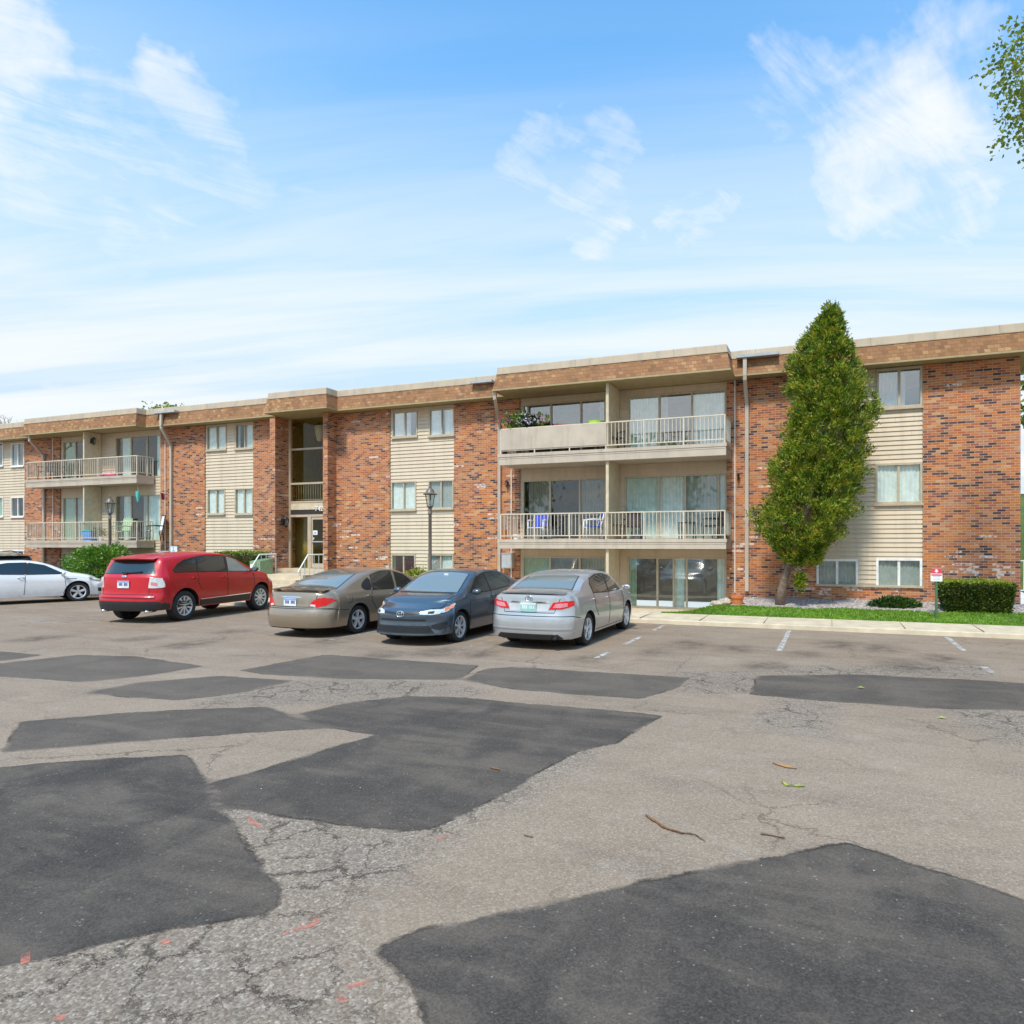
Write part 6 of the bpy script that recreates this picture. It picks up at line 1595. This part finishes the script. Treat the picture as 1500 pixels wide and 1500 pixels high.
for px, py, rx, ry, rz_, lb in ((1052, 884, .20, .15, .09, 'flat tan edging stone nearest the patio door'), (1063, 881, .17, .15, .10, 'taller tan edging stone against the brick corner'), (1068, 888, .14, .12, .08, 'small tan edging stone beside the terracotta pot')):
    rock(lb, wx(px, yy), yy, max(0.12, wz(px, py, yy)), rx, ry, rz_, px, 'edging stones by the patio')

# fence / railing beyond the right corner
o = thing('white_railing', 'short white railing beyond the right corner of the building', 'railing', (XR + 0.7, 24.0, 0.5))
mb = MB(); railing(mb, (0.0, 0.0), (5.0, 0.0), 0.0, h=1.0); mb.build('rail_panel', 'plastic_white', o)

# ---- balcony furniture
def chair(label, x, y, z, rz, frame, seatm, group=None, name='balcony_chair', backh=0.80, s_=1.0):
    o = thing(name, label, 'chair', (x, y, z), rz, group=group, scale=s_)
    mb = MB(); mb.box(-0.23, 0.23, -0.22, 0.22, 0.385, 0.41); mb.build('seat', seatm, o)
    mb = MB(); mb.add([(-0.21,0.21,0.43),(0.21,0.21,0.43),(0.21,0.23,0.43),(-0.21,0.23,0.43),(-0.21,0.31,backh),(0.21,0.31,backh),(0.21,0.33,backh),(-0.21,0.33,backh)], [(0,3,2,1),(4,5,6,7),(0,1,5,4),(1,2,6,5),(2,3,7,6),(3,0,4,7)]); mb.build('backrest', seatm, o)
    for sx in (-1, 1):
        mb = MB(); mb.tube([(sx*0.255,-0.24,0.0),(sx*0.255,-0.23,0.60)], 0.018, 6); mb.build('leg', frame, o, True)
        mb = MB(); mb.tube([(sx*0.25,0.26,0.0),(sx*0.245,0.215,0.40),(sx*0.235,0.325,backh+0.02)], 0.018, 6); mb.build('leg', frame, o, True)
        mb = MB(); mb.tube([(sx*0.255,-0.26,0.60),(sx*0.255,0.0,0.62),(sx*0.245,0.27,0.60)], 0.022, 6); mb.build('armrest', frame, o, True)
    mb = MB(); mb.tube([(-0.235,0.325,backh+0.02),(0.235,0.325,backh+0.02)], 0.018, 6); mb.tube([(-0.255,-0.23,0.37),(0.255,-0.23,0.37)], 0.014, 6); mb.build('frame_bar', frame, o, True)
    return o
yb_ = 20.15; Z1, Z2 = ZS1 + 0.002, ZS2 + 0.002
chair('blue-backed white chair facing out, left on the middle right-hand balcony', wx(788, yb_), yb_, Z1, R(4), 'plastic_white', 'plastic_blue', 'blue balcony chairs')
chair('blue-backed white chair turned sideways beside the balcony partition', wx(868, yb_), yb_, Z1, R(-60), 'plastic_white', 'plastic_blue', 'blue balcony chairs')
chair('dark wicker chair just right of the balcony partition', wx(927, yb_ + 0.1), yb_ + 0.1, Z1, R(10), 'wicker_dark', 'wicker_dark', 'dark balcony chairs')
chair('dark wicker chair at the far right end of the middle balcony', wx(1047, yb_ + 0.15), yb_ + 0.15, Z1, R(-50), 'wicker_dark', 'wicker_dark', 'dark balcony chairs')
def side_table(label, x, y, z, w_, h_, mat):
    o = thing('side_table', label, 'table', (x, y, z)); mb = MB(); mb.box(-w_/2, w_/2, -w_/2, w_/2, h_ - 0.03, h_); mb.build('table_top', mat, o)
    for sx in (-1, 1):
        for sy in (-1, 1): mb = MB(); mb.box(sx*(w_/2-0.02)-0.015, sx*(w_/2-0.02)+0.015, sy*(w_/2-0.02)-0.015, sy*(w_/2-0.02)+0.015, 0, h_-0.031); mb.build('leg', mat, o)
side_table('open dark metal side table beside the far right balcony chair', wx(1007, yb_), yb_, Z1, 0.46, 0.50, 'wicker_dark')
side_table('low dark side table between partition and wicker chair', wx(903, yb_ + 0.1), yb_ + 0.1, Z1, 0.42, 0.46, 'wicker_dark')
def pot_plant(label, x, y, z, r_, h_, potm, leafm=None, n=60, lh=0.35, petals=None, seed=1, name='potted_plant', cat='plant'):
    o = thing(name, label, cat, (x, y, z)); mb = MB(); mb.lathe([(0.001, 0), (r_*0.75, 0), (r_, h_), (r_*0.9, h_), (r_*0.88, h_*0.85), (0.001, h_*0.85)], (0, 0, 0), 18); mb.build('pot', potm, o, True, autos=35)
    rr = random.Random(seed)
    if leafm:
        pts = [(Vector((rr.gauss(0, r_*0.8), rr.gauss(0, r_*0.7), h_ + lh*rr.random()**0.8)), Vector((rr.gauss(0, .5), rr.gauss(0, .5), 0.6))) for _ in range(n)]
        leaves('foliage', leafm, pts, o, (0.12, 0.035), up=0.4, per=3, spread=0.03, seed=seed)
    if petals:
        pts = [(Vector((rr.gauss(0, r_*0.8), -abs(rr.gauss(0, r_*0.7)), h_ + lh*(0.3 + 0.8*rr.random()))), Vector((rr.gauss(0, .5), -0.6, 0.3))) for _ in range(n//2)]
        leaves('blossom', petals, pts, o, (0.045, 0.03), up=0.1, per=3, spread=0.02, seed=seed+3)
    return o
yp = YB + 0.22; zt3 = ZS2 + 0.58
def shelfpot(label, px, r_, h_, potm, **k): return pot_plant(label, wx(px, yp), yp, ZS2 + 0.78 - h_*0.70, r_, h_, potm, **k)
yp = YB + 0.30
# plant shelf behind the privacy panel carries the pots
o = thing('plant_shelf', 'narrow shelf behind the solid railing panel carrying flower pots', 'shelf', (wx(805, yp), yp, Z2)); hw = (XP - XB0)/2 - 0.25
mb = MB(); mb.box(-hw, hw, -0.16, 0.16, 0.56, 0.59); mb.build('board', 'bark', o)
for sx in (-1, 1): mb = MB(); mb.box(sx*hw - 0.03, sx*hw + 0.03, -0.14, 0.14, 0, 0.559); mb.build('leg', 'bark', o)
zsf = Z2 + 0.592
pot_plant('yellow-green planter with pink flowers at the left end of the solid balcony panel', wx(750, yp), yp, zsf, 0.17, 0.24, 'yellow_plastic', 'leaf_bush', 90, 0.42, 'petal_pink', seed=201)
pot_plant('white pot with tall pink and white flowers on the upper balcony', wx(764, yp), yp, zsf, 0.13, 0.22, 'plastic_white', 'leaf_bush', 60, 0.50, 'petal_white', seed=204)
pot_plant('dark leafy plant with mauve flowers beside the white-flowered pot', wx(776, yp), yp, zsf, 0.15, 0.20, 'wicker_dark', 'leaf_dark', 130, 0.40, 'petal_white', seed=207)
pot_plant('small pot with sparse pink flowers in front of the left upper window', wx(796, yp), yp, zsf, 0.10, 0.20, 'plastic_white', 'leaf_spring', 18, 0.40, 'petal_pink', seed=211)
o = thing('planter_box', 'long red planter box on the solid railing panel', 'planter', (wx(817, yp), yp, zsf)); mb = MB(); mb.box(-0.38, 0.38, -0.1, 0.1, 0, 0.22); mb.build('trough', 'terracotta', o); mb = MB(); mb.box(-0.10, 0.37, -0.11, 0.11, 0.221, 0.265); mb.build('rim', 'red_plastic', o)
pot_plant('lime green tub beside the partition on the upper balcony', wx(873, yp), yp, zsf, 0.27, 0.30, 'lime_plastic', seed=215, name='tub', cat='tub')
chair('dark brown chair close to the partition on the upper balcony', wx(899, yb_), yb_, Z2, R(40), 'wicker_dark', 'wicker_dark')
pot_plant('orange glass jar lantern in the corner of the middle balcony', wx(739, yp - 0.1), yp - 0.1, Z1, 0.085, 0.30, 'orange_glass', seed=220, name='jar_lantern', cat='lantern')
pot_plant('cream bowl on the deck beside the orange jar', wx(757, yp - 0.1), yp - 0.1, Z1, 0.15, 0.16, 'plastic_white', seed=221, name='bowl', cat='bowl')
# left balconies
yl = 20.25
chair('dark slatted chair on the upper left balcony', wx(70, yl), yl, Z2, R(20), 'wicker_dark', 'wicker_dark', 'dark chairs on the upper left balcony'); chair('dark chair beside the downspout on the upper left balcony', wx(84, yl + 0.1), yl + 0.1, Z2, R(-30), 'wicker_dark', 'wicker_dark', 'dark chairs on the upper left balcony')
o = thing('pink_float', 'bright pink inflatable lying on the upper left balcony floor', 'toy', (wx(161, yl), yl, Z2), scale=0.72); mb = MB()
pts = [(0.42*math.cos(a), 0.26*math.sin(a), 0.11) for a in [k*0.31416 for k in range(21)]]; mb.tube(pts, 0.10, 10, caps=False); mb.build('ring', 'pink_plastic', o, True); mb = MB(); mb.tube([(0.1,0,0.05),(0.14,0,0.25),(0.06,0,0.33)], [0.05,0.045,0.04], 8); mb.build('neck', 'petal_pink', o, True)
o = thing('storage_bin', 'light blue plastic bin on the lower left balcony', 'bin', (wx(133, yl - 0.1), yl - 0.1, Z1)); mb = MB()
mb.add([(-0.22,-0.16,0),(0.22,-0.16,0),(0.22,0.16,0),(-0.22,0.16,0),(-0.26,-0.2,0.42),(0.26,-0.2,0.42),(0.26,0.2,0.42),(-0.26,0.2,0.42)], [(0,3,2,1),(4,5,6,7),(0,1,5,4),(1,2,6,5),(2,3,7,6),(3,0,4,7)]); mb.build('tub', 'bin_blue', o); mb = MB(); mb.box(-0.28, 0.28, -0.22, 0.22, 0.421, 0.45); mb.build('lid', 'teal_cloth', o)
pot_plant('small leafy pot beside the blue bin', wx(148, yl), yl, Z1, 0.12, 0.18, 'plastic_white', 'leaf_spring', 50, 0.32, seed=231)
chair('pale green chair in front of the left balcony sliding door', wx(178, yl + 0.1), yl + 0.1, Z1, R(5), 'green_plastic', 'green_plastic', backh=0.92)
chair('pale sling chair with dark frame at the right end of the lower left balcony', wx(227, yl), yl, Z1, R(-25), 'wicker_dark', 'plastic_white', backh=1.02)
yw = 20.05; zt3 = ZS2 - 0.33
o = thing('windsock', 'teal windsock hanging under the upper left balcony', 'windsock', (wx(202, yw), yw, zt3)); zb2 = wz(202, 735, yw) - zt3; z_t = wz(202, 720, yw) - zt3
mb = MB(); mb.tube([(0, 0, z_t), (0, 0, 0.0)], 0.004, 4); mb.build('cord', 'plastic_white', o); mb = MB(); mb.lathe([(0.09, z_t), (0.085, z_t - 0.15), (0.03, zb2)], (0, 0, 0), 10); mb.build('sock', 'teal_cloth', o, True)
plain('flag_red', (0.22, 0.02, 0.04), 0.8); zf_ = wz(245, 724, YM - 0.2)
o = thing('small_flag', 'small dark red flag on a bracket by the left downspout', 'flag', (wx(245.5, YM), YM - 0.01, zf_)); mb = MB(); mb.tube([(0, 0, 0), (0.02, -0.35, 0.06)], 0.008, 6); mb.build('pole', 'black_metal', o); mb = MB()
n = 10
mb.add([p for k in range(n+1) for p in ((0.02 + 0.025*math.sin(k*0.9), -0.34 + 0.2*k/n, 0.055 - 0.03*k/n), (0.05 + 0.04*math.sin(k*0.9+0.5), -0.32 + 0.17*k/n, -0.22))], [(2*k, 2*k+2, 2*k+3, 2*k+1) for k in range(n)]); mb.build('cloth', 'flag_red', o)

# ---- litter on the asphalt
def twig(label, pts, rad, mat, cat='twig', name='twig'):
    P = [Vector((*gp(*p), 0.012)) for p in pts]; c_ = P[0]
    o = MB().tube([p - Vector((c_.x, c_.y, 0)) for p in P], rad, 6).build(name, mat, None, True); o.location = (c_.x, c_.y, 0.0); tag(o, label, cat)
plain('twig_orange', (0.20, 0.095, 0.04), 0.9, vscale=30, var=0.5); plain('leaf_litter_green', (0.34, 0.40, 0.06), 0.7); plain('leaf_litter_brown', (0.40, 0.20, 0.07), 0.8)
twig('long curved brown twig lying on the open asphalt', [(946,1196),(956,1203),(962,1206),(971,1213),(978,1216),(1000,1223),(1010,1223),(1020,1226),(1032,1234)], [0.006,0.010,0.008,0.010,0.008,0.006,0.007,0.004,0.003], 'twig_orange')
twig('short grey twig right of the long curved one', [(1114,1223),(1130,1225),(1149,1229)], [0.006,0.008,0.005], 'bark')
twig('brown catkin nearest the parked cars side, above the green one', [(1132,1119),(1142,1122),(1152,1125),(1167,1127)], [0.006,0.010,0.010,0.006], 'leaf_litter_brown', 'catkin', 'catkin')
twig('yellow-green catkin lying on the asphalt', [(1146,1147),(1152,1152),(1165,1153),(1179,1153)], [0.010,0.011,0.009,0.006], 'leaf_litter_green', 'catkin', 'catkin')
twig('tiny dark twig at the centre patch', [(767,1225),(780,1228)], 0.005, 'bark'); twig('tiny dark twig on the dark centre patch', [(718,1126),(732,1129)], 0.006, 'twig_orange')
def litter(label, px, py, mat, s_=0.035):
    x, y = gp(px, py); mb = MB(); mb.add([(-s_, 0, 0.012), (0, -s_*0.5, 0.020), (s_, 0, 0.012), (0, s_*0.5, 0.026), (0, 0, 0.012)], [(0, 1, 4), (1, 2, 4), (2, 3, 4), (3, 0, 4)])
    o = mb.build('fallen_leaf', mat); o.location = (x, y, 0.0); tag(o, label, 'leaf')
litter('yellow leaf on the dark patch near the right edge', 1261, 1008.5, 'leaf_litter_green', 0.05); litter('yellow-green leaf below the right patch', 1380, 1053, 'leaf_litter_green', 0.05)
# ================================================================== WORLD, SUN, CAMERA
SUN_EL, SUN_AZ = R(57), R(-92)       # azimuth of the direction towards the sun, measured from +X counter-clockwise
sd = Vector((math.cos(SUN_EL)*math.cos(SUN_AZ), math.cos(SUN_EL)*math.sin(SUN_AZ), math.sin(SUN_EL)))
w = bpy.data.worlds.new('World'); scene.world = w; w.use_nodes = True
nt = w.node_tree; nt.nodes.clear()
t = NT.__new__(NT); t.t = nt
out = t.n('ShaderNodeOutputWorld'); bg = t.n('ShaderNodeBackground'); t.link(bg.outputs[0], out.inputs[0])
sky = t.n('ShaderNodeTexSky', sky_type='NISHITA'); sky.sun_disc = False; sky.sun_elevation = SUN_EL
sky.sun_rotation = math.pi/2 - SUN_AZ; sky.air_density = 1.0; sky.dust_density = 0.6; sky.ozone_density = 2.0
gen = t.n('ShaderNodeTexCoord').outputs['Generated']
nrm = t.n('ShaderNodeVectorMath', operation='NORMALIZE'); t.set(nrm, 0, gen); d = nrm.outputs[0]
sp = t.n('ShaderNodeSeparateXYZ'); t.set(sp, 0, d); dz = sp.outputs[2]
def sdir(px, py):
    r = ray(px); return Vector((r[0], r[1], (CY0 - py) / CF)).normalized()
# cloud sheet coordinates: direction projected on a high plane
inv = t.math('DIVIDE', 1.0, t.math('MAXIMUM', t.math('ADD', dz, 0.12), 0.03))
pv = t.n('ShaderNodeVectorMath', operation='SCALE'); t.set(pv, 0, d); t.set(pv, 3, inv); P = pv.outputs[0]
wn_ = t.n('ShaderNodeTexNoise'); t.set(wn_, 'Vector', d); t.set(wn_, 'Scale', 5.0); t.set(wn_, 'Detail', 5.0); t.set(wn_, 'Roughness', 0.6)
wv_ = t.n('ShaderNodeVectorMath', operation='SUBTRACT'); t.set(wv_, 0, wn_.outputs[1]); t.set(wv_, 1, (0.5, 0.5, 0.5))
wd = t.n('ShaderNodeVectorMath', operation='MULTIPLY_ADD'); t.set(wd, 0, wv_.outputs[0]); t.set(wd, 1, (0.22, 0.22, 0.22)); t.set(wd, 2, d)
wnn = t.n('ShaderNodeVectorMath', operation='NORMALIZE'); t.set(wnn, 0, wd.outputs[0]); dw = wnn.outputs[0]
def blob(px, py, r0, r1):
    v = sdir(px, py); nd = t.n('ShaderNodeVectorMath', operation='DOT_PRODUCT'); t.set(nd, 0, dw); t.set(nd, 1, tuple(v))
    return t.maprange(nd.outputs['Value'], math.cos(R(r1)), math.cos(R(r0)), 0, 1, True)
rot = t.n('ShaderNodeVectorRotate', rotation_type='Z_AXIS'); t.set(rot, 'Vector', P); t.set(rot, 'Angle', R(35)); Q = rot.outputs[0]
n1 = t.noise(t.scalev(Q, (1.0, 2.3, 0)), 1.3, 9, 0.60, 0.5)
n2 = t.noise(t.scalev(Q, (2.4, 0.75, 0)), 2.8, 10, 0.66, 0.8)
ra_ = t.n('ShaderNodeVectorRotate', rotation_type='Z_AXIS'); t.set(ra_, 'Vector', P); t.set(ra_, 'Angle', -TH + R(6))
n3 = t.noise(t.scalev(ra_.outputs[0], (0.32, 2.2, 0)), 0.9, 8, 0.6, 0.35)
bl = None
for (px, py, r0, r1, amp) in ((1330, 205, 0, 10, 1.0), (1420, 285, 0, 6.5, 0.85), (1230, 160, 0, 6, 0.6), (800, 255, 0, 6, 0.80), (870, 325, 0, 5, 0.82), (1000, 300, 0, 5, 0.74), (900, 225, 0, 4, 0.66), (1180, 160, 0, 6, 0.72), (1440, 330, 0, 5, 0.8), (300, 150, 0, 4.5, 0.8), (25, 105, 0, 6, 1.0),
                         (60, 235, 0, 12, 0.74), (280, 250, 0, 9, 0.66), (130, 40, 0, 5, 0.5), (450, 340, 0, 9, 0.5), (760, 30, 0, 6, 0.22), (150, 30, 0, 5, 0.35), (625, 235, 0, 3.5, 0.4)):
    v_ = t.math('MULTIPLY', blob(px, py, r0, r1), amp); bl = v_ if bl is None else t.math('MAXIMUM', bl, v_)
nn_ = t.math('ADD', t.math('MULTIPLY', n2, 0.55), t.math('MULTIPLY', n1, 0.45))
wisp = t.maprange(t.math('SUBTRACT', t.math('ADD', t.math('MULTIPLY', bl, 0.47), nn_), 0.42), 0.24, 0.70, 0, 0.98, True)
wisp = t.math('MULTIPLY', wisp, t.maprange(bl, 0.02, 0.35, 0, 1, True))
low = t.maprange(dz, 0.70, 0.10, 0, 1, True)
sheet = t.math('MULTIPLY', t.maprange(n3, 0.34, 0.62, 0.22, 1, True), t.math('POWER', low, 0.9))
general = t.math('MULTIPLY', t.maprange(n1, 0.40, 0.70, 0.0, 0.85, True), t.maprange(dz, 0.05, 0.60, 1, 0.06))
cl = t.math('MAXIMUM', t.math('MAXIMUM', wisp, t.math('MULTIPLY', sheet, 0.92)), general)
tint = t.mix(1.0, sky.outputs[0], (1.04, 1.92, 2.14), 'MULTIPLY')
CLOUD = (6.1, 6.25, 6.4)
tint = t.mix(t.maprange(dz, 0.62, 0.16, 0, 0.96, True), tint, (3.55, 4.75, 5.95))
c = t.mix(cl, tint, CLOUD)
t.set(bg, 0, c); t.set(bg, 1, 0.115)

sl = bpy.data.lights.new('sun', 'SUN'); sl.energy = 2.9; sl.angle = R(7); sl.color = (1.0, 0.925, 0.82)
so = bpy.data.objects.new('sun', sl); col.objects.link(so); so.location = (0, 0, 40)
so.rotation_euler = (-sd).to_track_quat('-Z', 'Y').to_euler()

cam = bpy.data.cameras.new('camera'); co = bpy.data.objects.new('camera', cam); col.objects.link(co); scene.camera = co
cam.lens = 36 * CF / 1500; cam.sensor_width = 36; cam.clip_end = 3000; cam.clip_start = 0.05
cam.shift_x = -(CX0 - 750) / 1500; cam.shift_y = (CY0 - 750) / 1500
co.location = (0, 0, CH); co.rotation_euler = (math.pi/2, 0, TH)
scene.view_settings.view_transform = 'Standard'; scene.view_settings.look = 'None'; scene.view_settings.exposure = 0.5; scene.view_settings.gamma = 1.0
scene.render.film_transparent = False
